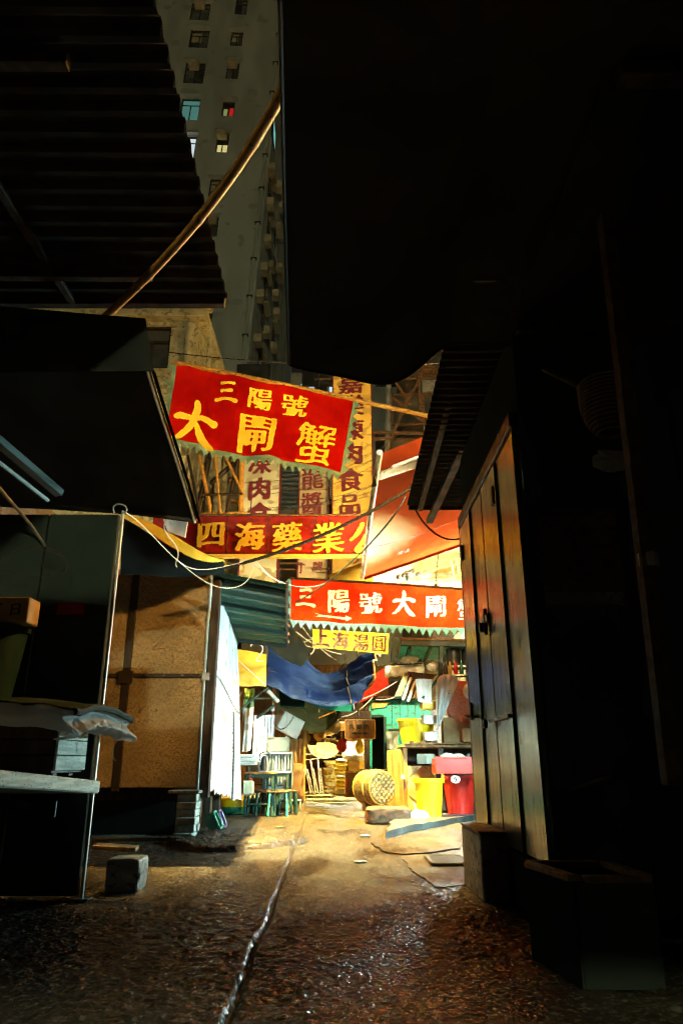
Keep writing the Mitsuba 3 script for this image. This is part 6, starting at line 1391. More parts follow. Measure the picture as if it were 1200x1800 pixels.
for k, (a, b, yy, r) in enumerate((((534, 1326), (620, 1328), 18.6, .02), ((536, 1336), (590, 1330), 19.2, .015), ((585, 1270), (650, 1240), 16.2, .02), ((520, 1288), (600, 1304), 16.4, .018), ((560, 1262), (590, 1250), 15.4, .015))):
    single('bamboo_rod', tube([at(*a, yy), at(*b, yy)], r, 8), 'bamboo', ('bamboo rod across the lane just above the stacked trays', 'lower bamboo rod behind the folded chairs', 'bamboo rod slanting up behind the street direction sign', 'bamboo rod slanting down over the yellow parasol', 'short bamboo rod above the paper lantern')[k], 'rod', 'bamboo rods across the lane')
pb = at(575, 1278, 15.8)
wp2 = thing('white_paper_lamp', 'crumpled pale paper lantern hanging above the parasol', 'lantern')
m_ = trimesh.creation.icosphere(4, 1)
q = m_.vertices * (.2, .2, .15) * (1 + .5 * (meshkit.fbm(m_.vertices * 3, 3, 8)[:, None] - .5))
part(wp2, 'shade', trimesh.Trimesh(q + pb, m_.faces, process=False), 'sign_cream', smooth=40)
part(wp2, 'cord', tube([pb + (0, 0, .1), pb + (0, 0, .6)], .006, 5), 'white_cord')

# ================================================================== RIGHT STALLS FURTHER DOWN
bo = thing('teal_booth', 'teal painted wooden booth with a dark open doorway on the right', 'booth')
BY = 14.6
X = lambda px: at(px, 1330, BY)[0]
Zb = lambda py: at(680, py, BY)[2]
wall_ = sbox(X(646), .0, X(760), Zb(1230)).difference(sbox(X(654), -.01, X(675), Zb(1261)))
part(bo, 'wall', upright(poly_prism(wall_, .08), (0, BY + .08, 0)), 'teal_paint', smooth=False)
part(bo, 'side_wall', bx((X(646) - .03, BY, 0), (X(646) - .001, BY + 1.6, Zb(1229)), .004), 'dark_wood')
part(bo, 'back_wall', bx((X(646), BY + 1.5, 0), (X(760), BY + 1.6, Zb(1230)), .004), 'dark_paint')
part(bo, 'roof', bx((X(640), BY - .12, Zb(1229)), (X(760), BY + 1.7, Zb(1229) + .05), .006), 'dark_wood')
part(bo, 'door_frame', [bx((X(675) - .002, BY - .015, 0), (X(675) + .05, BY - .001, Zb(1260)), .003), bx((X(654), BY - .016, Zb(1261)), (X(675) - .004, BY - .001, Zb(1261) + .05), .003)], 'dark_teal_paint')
part(bo, 'corner_board', bx((X(646) - .06, BY - .03, 0), (X(646) + .04, BY - .002, Zb(1230)), .004), 'dark_wood')
part(bo, 'board', sheet(patch(at(653, 1246, BY - .02), at(653, 1234, BY - .02), at(686, 1234, BY - .02), at(676, 1243, BY - .02), 3, 3), .01), 'sign_yellow', label='pale yellow board over the door')
for k in range(4):
    part(bo, 'plank_joint', bx((X(690 + k * 14), BY - .006, .1), (X(690 + k * 14) + .012, BY - .0005, Zb(1234)), .001), 'dark_teal_paint')
part(bo, 'bolt', bx((X(684), BY - .03, Zb(1284)), (X(705), BY - .0065, Zb(1281)), .002), 'dark_metal')
ds = thing('street_direction_sign', 'tan street direction sign with three characters and a double arrow', 'street sign')
DS = 13.6
a, b = at(606, 1299, DS), at(659, 1265, DS)
r_ = sbox(a[0] + .03, a[2] + .03, b[0] - .03, b[2] - .03).buffer(.03)
part(ds, 'plate', upright(poly_prism(r_, .02), (0, DS + .02, 0)), 'wood', smooth=False)
for c, px in (('九', 618), ('如', 631), ('坊', 643)):
    p = at(px, 1277, DS)
    part(ds, 'character', upright(poly_prism(put(c, 0, 0, .10), .003), (p[0], DS - .0005, p[2])), 'dark_paint', smooth=False)
p0, p1 = at(617, 1289, DS), at(648, 1289, DS)
ar = unary_union([sbox(p0[0] + .04, p0[2] - .008, p1[0] - .04, p0[2] + .008), Polygon([(p0[0], p0[2]), (p0[0] + .09, p0[2] + .035), (p0[0] + .07, p0[2]), (p0[0] + .09, p0[2] - .035)]), Polygon([(p1[0], p0[2]), (p1[0] - .09, p0[2] + .035), (p1[0] - .07, p0[2]), (p1[0] - .09, p0[2] - .035)])])
part(ds, 'arrow', upright(poly_prism(ar, .003), (0, DS - .0005, 0)), 'dark_paint', smooth=False)
part(ds, 'rim', [upright(poly_prism(r_.buffer(.006).difference(r_.buffer(-.012)), .006), (0, DS - .001, 0))], 'bamboo', smooth=False)
part(ds, 'post', tube([at(630, 1299, DS + .06), (at(630, 1299, DS)[0], DS + .06, 3)], .02, 8), 'dark_metal')
db = thing('dark_hung_board', 'dark board hanging above the street direction sign', 'board')
part(db, 'panel', bx(at(600, 1264, 13.9), at(652, 1250, 13.9) + (0, .04, 0), .006), 'dark_wood')
bn = thing('dark_bench', 'dark wooden bench before the doorway of the teal booth', 'bench')
a, b = at(634, 1352, 12.8), at(690, 1352, 12.8)
part(bn, 'seat', bx((a[0], 12.6, a[2] - .05), (b[0], 13.1, a[2]), .006), 'dark_wood')
part(bn, 'apron', bx((a[0] + .03, 12.65, a[2] - .2), (b[0] - .03, 12.69, a[2] - .052), .004), 'dark_wood')
for x in (a[0] + .05, b[0] - .05):
    for y in (12.66, 13.04):
        part(bn, 'leg', bx((x - .025, y - .005, 0), (x + .025, y + .03, a[2] - .205), .004), 'dark_wood')

# wicker basket on a dark stone
ks_ = trimesh.creation.icosphere(4, 1)
q = np.sign(ks_.vertices) * np.abs(ks_.vertices) ** .3
q /= np.abs(q).max()
q *= 1 + .10 * (meshkit.fbm(q * 3, 3, 11)[:, None] - .5)
q *= (.29, .22, .105)
kp = floor_at(682, 1450)
single('stone_kerb_block', trimesh.Trimesh(q + (kp[0] + .01, kp[1] + .24, .10), ks_.faces, process=False), 'rust', 'dark low stone block under the round wicker basket', 'stone block', smooth=40)
wk = thing('wicker_basket', 'round woven wicker basket lying on its side before the stalls on the right', 'basket')
R_, L_ = .215, .46
nu, nv = 150, 64
u, v = np.meshgrid(np.linspace(0, 2 * math.pi, nu), np.linspace(0, 1, nv), indexing='ij')
weave = .007 * np.sin(u * 36) * np.where((np.floor(v * 24) % 2) > 0, 1, -1) + .005 * np.abs(np.sin(v * 24 * math.pi))
rr = R_ * (.86 + .22 * np.sin(math.pi * (.12 + .76 * v))) + weave
g = np.stack([rr * np.cos(u), (v - .5) * L_, rr * np.sin(u)], -1)
th_, r2_ = np.meshgrid(np.linspace(0, 2 * math.pi, 100), np.linspace(.002, 1, 26), indexing='ij')
xx, zz = R_ * .95 * r2_ * np.cos(th_), R_ * .95 * r2_ * np.sin(th_)
bm = .009 * np.sin(xx * 78) * np.sin(zz * 78)
cap = np.stack([xx, -.5 * L_ + bm + .012 * (1 - r2_), zz], -1)
cpos = at(657, 1395, 11.0)
TR = lambda mesh: move(mesh, (cpos[0], 11.0, .41), (0, 0, 32))
part(wk, 'side', TR(sheet(g, 0)), 'wicker', smooth=True)
part(wk, 'bottom', TR(sheet(cap, 0)), 'wicker', smooth=True, label='darker woven base')
for k in (.04, .34, .96):
    a_ = np.linspace(0, 2 * math.pi, 60)
    r__ = R_ * (.86 + .22 * math.sin(math.pi * (.12 + .76 * k))) + .014
    part(wk, 'hoop', TR(tube(np.stack([r__ * np.cos(a_), 0 * a_ + (k - .5) * L_, r__ * np.sin(a_)], 1), .011, 6)), 'bamboo')
part(wk, 'ribbon', tube(curve([cpos + (0, -.05, .20), cpos + (.03, -.05, .26), cpos + (.05, -.05, .23), cpos + (.02, -.05, .21), cpos + (-.05, -.05, .25)], 16), .012, 6), 'red_plastic', label='red tie on top')
part(wk, 'support', bx((cpos[0] - .12, 10.95, .0), (cpos[0] + .1, 11.25, .2), .02), 'dark_wood')

# shelving cabinet with goods
cb_ = thing('goods_cabinet', 'brown wooden cabinet with an open front and a plank top on the right', 'cabinet')
CY = 11.0
xl, xr = at(712, 1370, CY)[0], 2.25
zt = at(740, 1314, CY)[2]
part(cb_, 'top', bx((xl - .06, CY - .06, zt), (xr, CY + .8, zt + .04), .006), 'wood')
part(cb_, 'top', bx((xl + .5, CY - .12, zt + .042), (xr, CY + .5, zt + .07), .006), 'wood')
part(cb_, 'post', bx((xl - .02, CY, .1), (xl + .04, CY + .06, zt - .002), .004), 'wood')
part(cb_, 'post', bx((at(772, 1370, CY)[0], CY, .1), (at(772, 1370, CY)[0] + .08, CY + .08, zt - .002), .004), 'dark_wood')
part(cb_, 'back', bx((xl, CY + .76, .05), (xr, CY + .79, zt - .002), .004), 'dark_wood')
part(cb_, 'floor', bx((xl - .02, CY + .07, .07), (xr, CY + .75, .1), .004), 'dark_wood')
lk = bx((0, -.015, .12), (.36, .015, zt - .03), .004)
part(cb_, 'door', move(lk, (xl - .01, CY + .02, 0), (0, 0, 128)), 'yellow_tarp_cloth' if 0 else 'wood', label='open cabinet door')
part(cb_, 'lock', move(block((.05, .03, .06), .01), (xl - .04, CY - .02, .55)), 'galvanised')
ppn = thing('leaning_board', 'square plywood board leaning in the open front of the cabinet', 'board')
a, b = at(717, 1414, CY - .02), at(765, 1346, CY - .02)
part(ppn, 'panel', bx((a[0], CY - .03, .1), (b[0], CY - .006, b[2]), .004), 'cardboard')
for p_, q_ in (((718, 1366), (734, 1348)), ((746, 1348), (763, 1366)), ((718, 1398), (736, 1412))):
    part(ppn, 'corner_line', bar(at(*p_, CY - .035), at(*q_, CY - .035), .008, .004, .001), 'dark_wood')
single('cream_board', bx(at(733, 1343, 11.2), at(764, 1325, 11.2) + (0, .03, 0), .004), 'sign_cream', 'cream panel wedged above the plywood board in the cabinet', 'board')
single('jumbled_scraps', [bar(at(783 + 7 * k, 1345, 11.2), at(788 + 9 * k, 1325 + 3 * (k % 2), 11.25), .06, .02) for k in range(5)], 'pale_wood', 'pale scraps of board stuffed in the dark shelf above the red crate', 'scraps')


def bin_(label, p, r0, r1, h, m, z=0.008):
    b = thing('plastic_bin', label, 'bin')
    part(b, 'body', lathe([(.001, 0), (r0, 0), (r1, h), (r1 - .012, h), (r0 - .012, .015), (.001, .015)], 36, p=(p[0], p[1], z)), m)
    part(b, 'rim', lathe([(r1 + .001, h - .05), (r1 + .02, h - .045), (r1 + .022, h + .004), (r1 - .014, h + .004), (r1 - .012, h + .001), (r1 + .001, h - .001)], 36, p=(p[0], p[1], z)), m)
    return b


p = floor_at(758, 1446)
bin_('tall yellow plastic bin standing on the ground before the cabinet', (p[0], p[1] + .15), .155, .195, .47, 'yellow_plastic', .07)
p = floor_at(812, 1441)
bin_('tall red plastic bin with a red crate set on it', (p[0] + .02, p[1] + .25), .18, .235, .50, 'red_plastic', .07)
rc = thing('red_plastic_crate', 'red plastic crate with a white oval emblem on top of the red bin', 'crate')
ax_, bx_ = at(766, 1384, 10.35), at(836, 1358, 10.35)
part(rc, 'front', bx((ax_[0], 10.3, .605), (bx_[0], 10.33, .80), .01), 'red_plastic')
part(rc, 'side', bx((ax_[0], 10.331, .605), (ax_[0] + .03, 10.7, .80), .01), 'red_plastic')
part(rc, 'back', bx((ax_[0], 10.701, .605), (bx_[0], 10.73, .80), .01), 'red_plastic')
part(rc, 'side', bx((bx_[0] - .03, 10.331, .605), (bx_[0], 10.7, .80), .01), 'red_plastic')
part(rc, 'floor', bx((ax_[0] + .031, 10.331, .605), (bx_[0] - .031, 10.7, .62), .004), 'red_plastic')
part(rc, 'rim', bx((ax_[0] - .012, 10.28, .80), (bx_[0] + .012, 10.299, .825), .006), 'red_plastic')
ep = at(800, 1370, 10.3)
oval = affinity.scale(shapely.Point(0, 0).buffer(1, 24), .064, .05)
part(rc, 'emblem', upright(poly_prism(oval, .004), (ep[0], 10.299, ep[2])), 'white_plastic', smooth=False)
part(rc, 'emblem_mark', upright(poly_prism(put('永', 0, 0, .07, .07), .003), (ep[0], 10.2945, ep[2])), 'dark_paint', smooth=False)
for k in range(6):
    part(rc, 'printing', upright(poly_prism(unary_union([sbox(.0 + .014 * j, 0, .009 + .014 * j, .012) for j in range(4 if k % 2 else 3)]), .002), (at(775, 1370, 10.3)[0], 10.2995, ep[2] + .06 - k * .022)), 'sign_gold', smooth=False)
m_ = trimesh.creation.icosphere(4, 1)
for k, (px, s_) in enumerate(((788, .11), (806, .10))):
    q = m_.vertices * (s_, s_, s_ * .7) * (1 + .3 * (meshkit.fbm(m_.vertices * 2.5, 3, 20 + k)[:, None] - .5))
    single('white_parcel', trimesh.Trimesh(q + (at(px, 1355, 10.5)[0], 10.52, .80), m_.faces, process=False), 'sign_cream', ('left', 'right')[k] + ' of two pale wrapped parcels in the red crate', 'parcel', smooth=True)
tbg = thing('white_plastic_bag', 'tied white plastic bag with faint red print on the ground by the yellow bin', 'bag')
p = floor_at(738, 1448)
m_ = trimesh.creation.icosphere(5, 1)
v = m_.vertices.copy()
ridge = .5 * (np.abs(np.sin(np.arctan2(v[:, 1], v[:, 0]) * 5 + 2 * v[:, 2])) ** 2) * np.clip(v[:, 2] + .2, 0, 1)
q = v * (.135, .12, .085) * (1 + .10 * (meshkit.fbm(v * 3, 3, 1)[:, None] - .5) - .14 * ridge[:, None])
part(tbg, 'body', trimesh.Trimesh(q + (p[0], p[1] + .12, .075), m_.faces, process=False), 'white_plastic', smooth=True)
part(tbg, 'knot', sheet(crumple(rails([(p[0] - .06, p[1] + .1, .14), (p[0] - .05, p[1] + .1, .19), (p[0] - .085, p[1] + .1, .25)], [(p[0] - .0, p[1] + .1, .14), (p[0] - .035, p[1] + .1, .19), (p[0] - .05, p[1] + .1, .23)], 14, 6), .01, .05), .003), 'white_plastic', smooth=True)
part(tbg, 'printing', [move(block((.03, .004, .018), .001), (p[0] + .0 + .034 * k, p[1] + .005 + .006 * k, .085), (20, 0, 8)) for k in range(2)], 'red_plastic')

# goods on the cabinet top
p = at(733, 1305, 11.2)
yb = thing('yellow_tub', 'large yellow plastic tub on the plank top of the cabinet', 'tub')
zz_ = zt + .072
part(yb, 'body', move(lathe([(.001, 0), (.22, 0), (.285, .34), (.27, .34), (.205, .015), (.001, .015)], 36), (p[0], 11.3, zz_)), 'yellow_plastic')
part(yb, 'rim', move(lathe([(.286, .315), (.31, .318), (.31, .345), (.27, .345), (.27, .342), (.286, .342)], 36), (p[0], 11.3, zz_)), 'yellow_plastic')
tr_ = thing('wooden_tray', 'shallow wooden tray before the yellow tub', 'tray')
part(tr_, 'base', bx((p[0] - .22, 10.86, zz_ - .03), (p[0] + .33, 10.96, zz_ - .005), .004), 'wood')
for x in (p[0] - .14, p[0] + .02, p[0] + .2):
    part(tr_, 'block', bx((x, 10.87, zz_ - .004), (x + .06, 10.95, zz_ + .02), .003), 'wood')
for k, (px, py, mm, lab) in enumerate(((750, 1240, 'yellow_plastic', 'small yellow slatted basket hanging under the green panel'), (753, 1266, 'white_plastic', 'small pale slatted basket hanging beside the yellow tub'), (756, 1295, 'white_plastic', 'white wire basket on the cabinet top right of the yellow tub'))):
    c = at(px, py, 11.0)
    basket('slatted_basket', lab, c[0], 11.0, .17, .16, .13, c[2] - .06, mm, (0, 8 - 6 * k, 10))
um = thing('white_umbrella', 'closed white umbrella with dark print hanging point down', 'umbrella')
c = at(787, 1186, 10.8)
tip = at(769, 1282, 10.8)
nu = 60
a_ = np.linspace(0, 2 * math.pi, nu)
prof = [(0, .06), (.08, .12), (.25, .115), (.55, .075), (.85, .03), (1, .008)]
g = np.array([[c + (tip - c) * s_ + r_ * (1 + .30 * np.sin(8 * t) + .12 * np.sin(3 * t + 4 * s_)) * np.array([math.cos(t), math.sin(t), 0]) for t in a_] for s_, r_ in prof])
part(um, 'canopy', sheet(np.stack([curve(g[:, j], 20) for j in range(nu)], 1), 0), 'clear_plastic', smooth=True)
part(um, 'shaft', tube([c + (c - tip) * .12, tip - (c - tip) * .05], .007, 6), 'galvanised')
for k, (s_, dx) in enumerate(((.36, .0), (.36, .05), (.42, -.05), (.55, .02), (.55, -.03), (.3, -.06))):
    q = c + (tip - c) * s_ + np.array([dx, -.155 + .16 * s_ + abs(dx) * .3, 0])
    part(um, 'printing', bar(q + (-.014, 0, .008), q + (.016, 0, -.006), .012, .004, .001), 'dark_paint')
pk = thing('pink_woven_bag', 'big pink woven bag standing on cardboard boxes at the right', 'bag')
c = at(808, 1236, 11.0)
m_ = trimesh.creation.icosphere(5, 1)
v = m_.vertices
q = np.sign(v) * np.abs(v) ** .6 * (.25, .2, .33)
q *= 1 + .14 * (meshkit.fbm(q * 5, 3, 4)[:, None] - .5)
q[:, 0] -= .12 * q[:, 2]
part(pk, 'body', trimesh.Trimesh(q + c + (.06, .15, 0), m_.faces, process=False), 'pink_weave', smooth=True)
single('wrapped_ball', trimesh.Trimesh(trimesh.creation.icosphere(4, .13).vertices + c + (.16, -.15, .16), trimesh.creation.icosphere(4, .13).faces, process=False), 'clear_plastic', 'round bundle in clear plastic against the pink woven bag', 'bundle', smooth=True)
for k, (x0, x1, py0, py1) in enumerate(((780, 842, 1308, 1264), (812, 845, 1306, 1282))):
    a, b = at(x0, py0, 11.0 - .12 * k), at(x1, py1, 11.0 - .12 * k)
    single('carton', bx((a[0], 11.0 - .25 * k, zz_), (b[0], 11.24 - .25 * k, zz_ + (b[2] - a[2])), .008), 'cardboard', ('tall brown carton under the pink woven bag', 'small brown carton in front of the tall one under the pink bag')[k], 'carton')

# teal canopy frame
tf = thing('teal_canopy_frame', 'dark teal timber canopy frame with shelves over the right hand stall', 'canopy frame')
FY = 11.3
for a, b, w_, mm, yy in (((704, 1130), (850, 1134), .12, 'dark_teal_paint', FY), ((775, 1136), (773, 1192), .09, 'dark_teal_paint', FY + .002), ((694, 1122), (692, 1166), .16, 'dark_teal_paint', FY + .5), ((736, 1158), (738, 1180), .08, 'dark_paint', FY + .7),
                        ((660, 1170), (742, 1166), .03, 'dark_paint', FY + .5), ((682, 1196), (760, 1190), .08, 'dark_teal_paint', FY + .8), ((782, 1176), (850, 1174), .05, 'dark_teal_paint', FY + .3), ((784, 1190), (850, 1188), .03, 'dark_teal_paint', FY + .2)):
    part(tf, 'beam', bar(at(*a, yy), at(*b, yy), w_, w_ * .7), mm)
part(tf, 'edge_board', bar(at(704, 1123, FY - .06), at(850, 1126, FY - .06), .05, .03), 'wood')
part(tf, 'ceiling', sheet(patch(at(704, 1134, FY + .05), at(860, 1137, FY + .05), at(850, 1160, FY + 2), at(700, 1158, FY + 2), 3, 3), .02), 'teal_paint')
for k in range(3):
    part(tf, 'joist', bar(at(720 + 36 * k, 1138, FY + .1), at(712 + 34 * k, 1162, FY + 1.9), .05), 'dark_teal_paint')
gp2 = thing('green_flap', 'propped green board flap with tube lights below the canopy frame', 'board flap')
gg = patch(at(716, 1181, 11.2), at(767, 1187, 11.2), at(743, 1231, 10.7), at(697, 1225, 10.7), 4, 4)
for k in range(3):
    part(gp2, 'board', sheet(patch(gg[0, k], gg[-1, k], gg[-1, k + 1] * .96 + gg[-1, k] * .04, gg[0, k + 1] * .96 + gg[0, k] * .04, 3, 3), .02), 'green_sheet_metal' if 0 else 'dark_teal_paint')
part(gp2, 'prop', bar(at(768, 1190, 10.95), at(742, 1228, 10.6), .05), 'dark_teal_paint')
part(gp2, 'light_housing', bar(at(716, 1184, 11.1), at(699, 1226, 10.62), .10, .04), 'dark_teal_paint')
for a, b in (((722, 1192), (708, 1229)), ((731, 1196), (717, 1232))):
    part(gp2, 'tube', tube([at(*a, 11.0), at(*b, 10.58)], .022, 10), 'sign_cream', label='unlit tube')
for k, (px, r, hh) in enumerate(((797, .115, .24), (822, .10, .24))):
    pp = thing('cooking_pot', ('dark cooking pot on the high shelf of the canopy frame', 'dark cooking pot at the right end of the high shelf')[k], 'pot')
    c = at(px, 1168, 11.6)
    part(pp, 'body', lathe([(.001, 0), (r, 0), (r, hh), (r + .012, hh + .004), (r - .01, hh), (r - .01, .01), (.001, .01)], 24, p=c), 'dark_metal')
    part(pp, 'lid', lathe([(r + .008, hh + .006), (.03, hh + .03), (.012, hh + .05), (.001, hh + .05), (.001, hh + .006)], 24, p=c), 'galvanised')
rl = thing('rolled_sack', 'pale rolled plastic sack lying on the canopy shelf', 'sack')
m_ = tube(curve([at(676, 1180, 12.0), at(700, 1178, 12.0), at(722, 1176, 12.0), at(744, 1174, 12.0)], 24), .10 * (1 + .1 * np.sin(np.arange(24) * 1.3)), 16)
part(rl, 'roll', m_, 'white_plastic', smooth=True)
for k, (px, py, mm, lab) in enumerate(((720, 1160, 'clear_plastic', 'crumpled pale plastic stuffed on the canopy shelf above the rolled sack'), (764, 1172, 'white_paint', 'crumpled white rag on the shelf beside the post'))):
    m_ = trimesh.creation.icosphere(4, 1)
    q = m_.vertices * (.14, .12, .07) * (1 + .8 * (meshkit.fbm(m_.vertices * 3, 3, 30 + k)[:, None] - .5))
    single('crumpled_plastic', trimesh.Trimesh(q + at(px, py, 11.8), m_.faces, process=False), mm, lab, 'plastic', smooth=40)
for k, (a, b, yy) in enumerate((((590, 1240), (700, 1196), 14.0), ((600, 1260), (655, 1225), 13.9), ((560, 1118), (545, 1150), 14.2), ((520, 1110), (600, 1150), 15), ((515, 1130), (560, 1112), 15), ((530, 1100), (590, 1160), 15.2), ((505, 1110), (560, 1140), 14.8), ((660, 1230), (720, 1208), 13.8))):
    single('tangled_wire', tube(sagging(at(*a, yy), at(*b, yy), .08, 16), .012, 6), 'white_cord', ('pale wire from the rust red tarpaulin to the teal booth', 'pale wire slanting beside the rust red tarpaulin', 'pale wire at the left end of the yellow cloth sign', 'long pale wire passing behind the yellow cloth sign', 'short pale wire rising towards the yellow cloth sign', 'pale wire sloping down behind the yellow cloth sign', 'pale wire just left of the yellow cloth sign', 'pale wire over the teal booth')[k], 'wire', 'wires tangled above the blue tarpaulin')

# ================================================================== RIGHT FOREGROUND
sd = thing('steel_door_stall', 'closed stall with tall worn steel folding doors catching lamp reflections on the right', 'market stall')
DX = .95
J = [5.46, 4.98, 4.55, 4.07, 3.60]
for k in range(4):
    part(sd, 'door_leaf', bx((DX + (.006 if k % 2 else 0), J[k + 1] + .004, .30), (DX + .035, J[k] - .004, 2.52), .005), 'door_steel')
    part(sd, 'edge_fold', bx((DX - .008 + (.006 if k % 2 else 0), J[k + 1] + .005, .30), (DX - .0005 + (.006 if k % 2 else 0), J[k + 1] + .018, 2.51), .003), 'door_steel')
part(sd, 'door_frame', [bx((DX + .0, 5.465, .28), (DX + .06, 5.50, 2.62), .006), bx((DX - .01, 3.60, 2.525), (DX + .06, 5.464, 2.62), .006)], 'dark_metal')
part(sd, 'transom', bx((DX + .05, 3.6, 2.625), (DX + .09, 5.5, 3.16), .004), 'dark_paint')  # dark board added only to fill the black above the doors
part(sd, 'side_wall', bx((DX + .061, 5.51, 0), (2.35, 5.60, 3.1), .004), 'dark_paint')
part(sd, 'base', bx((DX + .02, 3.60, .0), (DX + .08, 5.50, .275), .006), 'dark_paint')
for y, z in ((5.38, 2.30), (4.16, 2.32), (5.38, 1.1)):
    part(sd, 'hinge', bx((DX - .016, y - .03, z - .06), (DX - .0005, y + .03, z + .06), .003), 'dark_metal')
p = at(871, 1083, 4.62)
hp = part(sd, 'hasp', [bx((DX - .02, 4.53, 1.60), (DX - .001, 4.71, 1.655), .003), bx((DX - .024, 4.6, 1.53), (DX - .001, 4.64, 1.70), .003)], 'dark_metal')
part(hp, 'padlock', move(block((.025, .05, .06), .006), (DX - .036, 4.66, 1.585)), 'dark_metal')
bo_ = part(sd, 'bolt', [bx((DX - .028, 4.10, .985), (DX - .004, 4.66, 1.005), .003)], 'dark_metal')
part(bo_, 'padlock', move(block((.025, .06, .05), .006), (DX - .042, 4.70, .98)), 'dark_metal')
part(sd, 'handle', tube(curve([(DX - .001, 5.40, 1.06), (DX - .05, 5.34, 1.07), (DX - .05, 5.20, 1.05), (DX - .001, 5.14, 1.05)], 14), .009, 6), 'dark_metal')
plh = thing('concrete_plinth', 'dark concrete plinth at the foot of the steel doors', 'plinth')
part(plh, 'body', bx((.80, 4.50, 0), (DX + .01, 5.18, .355), .01), 'concrete')
part(plh, 'cap', bx((.795, 4.49, .357), (DX + .012, 5.185, .372), .005), 'wood', label='brown cap coloured for the orange light on top')  # brown cap stands in for the orange lit top of the concrete
wl = thing('black_stall_wall', 'black board wall of the stall at the right with a faded poster', 'wall')
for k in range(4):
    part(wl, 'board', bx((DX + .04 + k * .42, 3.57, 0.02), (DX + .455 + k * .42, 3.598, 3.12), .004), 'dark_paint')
po = thing('faded_poster', 'faded group poster pasted on the black stall wall at the right', 'poster')
a, b = at(958, 1066, 3.56), at(1080, 894, 3.56)
part(po, 'paper', bx((a[0], 3.563, a[2]), (b[0], 3.567, b[2]), .0005), 'rust')
part(po, 'paper_strip', bx((a[0] + .005, 3.5605, a[2] + .01), (b[0] - .02, 3.5625, a[2] + .075), .0005), 'concrete')
part(po, 'heading', [bx((a[0] + .09 + .03 * k, 3.5605, b[2] - .045), (a[0] + .112 + .03 * k, 3.5625, b[2] - .015), .0005) for k in range(4)], 'dark_paint')
for dx, dz in ((.04, -.09), (.15, -.11), (.05, -.22), (.13, -.24), (.24, -.2)):
    part(po, 'figure', [upright(poly_prism(shapely.Point(0, 0).buffer(.026), .001), (a[0] + dx, 3.5615, b[2] + dz)), upright(poly_prism(Polygon([(-.05, -.11), (-.035, -.04), (.035, -.04), (.05, -.11)]).buffer(.005), .001), (a[0] + dx, 3.5615, b[2] + dz))], 'dark_metal', smooth=False)
wx = thing('open_wooden_box', 'open topped wooden box with sides darkened for shade on the ground at the lower right', 'box')
zc = .35
c0, c1, c2, c3 = (np.array([*q[:2], zc]) for q in ([at(924, 1517, 3.31)[0], 3.31], [at(1009, 1545, 2.89)[0], 2.89], [at(1142, 1545, 2.89)[0], 2.89], [at(1062, 1518, 3.30)[0], 3.30]))
for p_, q_ in ((c0, c1), (c1, c2), (c2, c3), (c3, c0)):
    d = (q_ - p_) / np.linalg.norm(q_ - p_)
    part(wx, 'rim', bar(p_ + d * .032, q_ - d * .032 + d * .03, .05, .022), 'wood')
    part(wx, 'side', sheet(patch(p_ + (0, 0, -.012), q_ + (0, 0, -.012), q_ * (1, 1, 0) + (0, 0, .004), p_ * (1, 1, 0) + (0, 0, .004), 2, 2), .014), 'dark_paint', smooth=False)  # wooden sides set near black to stand in for shade
part(wx, 'floor', bx(((c0[0] + .1), 3.0, .02), (c2[0] - .12, 3.22, .035), .003), 'dark_wood')
rp_ = thing('timber_post', 'square timber post leaning slightly at the right edge', 'post')
part(rp_, 'shaft', bar(at(1062, 380, 2.5), at(1180, 1380, 2.62), .055, .05), 'rust')
part(rp_, 'tape', bar(at(1137, 972, 2.575), at(1141, 996, 2.578), .062, .058), 'galvanised', label='torn scrap of shiny tape')
sh = thing('slatted_shutter', 'dark slatted roller shutter at the right edge', 'shutter')
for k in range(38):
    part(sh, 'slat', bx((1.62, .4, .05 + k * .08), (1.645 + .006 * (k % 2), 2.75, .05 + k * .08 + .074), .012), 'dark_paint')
hb = thing('hanging_basket', 'woven hanging basket in the dark under the roof at the right', 'basket')
c = at(1068, 715, 3.1)
g = []
for k in range(14):
    a_ = np.linspace(0, 2 * math.pi, 30)
    r_ = .13 * math.sqrt(1 - ((k - 9) / 10) ** 2 * .9) if k < 10 else .13
    part(hb, 'hoop', tube(np.stack([c[0] + r_ * np.cos(a_), c[1] + r_ * np.sin(a_), 0 * a_ + c[2] - .14 + k * .02], 1), .006, 5), 'wood')
part(hb, 'cord', tube([c + (0, 0, .13), c + (0, 0, .5)], .004, 5), 'dark_metal')
part(hb, 'lining', lathe([(.001, -.13), (.06, -.12), (.115, -.03), (.118, .12), (.11, .12), (.10, -.02), (.05, -.11), (.001, -.12)], 20, p=c), 'dark_wood')
st_ = at(952, 648, 3.3), at(1040, 692, 3.3)
single('hanging_stick', bar(*st_, .02), 'wood', 'thin stick hanging under the roof beside the woven basket', 'stick')
cbg = thing('clear_bag', 'crumpled clear plastic bag hanging below the woven basket', 'bag')
m_ = trimesh.creation.icosphere(4, 1)
q = m_.vertices * (.075, .05, .05) * (1 + .9 * (meshkit.fbm(m_.vertices * 3.5, 3, 40)[:, None] - .5))
part(cbg, 'film', trimesh.Trimesh(q + at(1072, 810, 3.1), m_.faces, process=False), 'clear_plastic', smooth=30)
sk_ = at(995, 1388, 3.45), at(1070, 1365, 3.45)
single('loose_strip', bar(*sk_, .018, .012), 'wood', 'loose wooden strip lying against the black stall wall', 'strip')

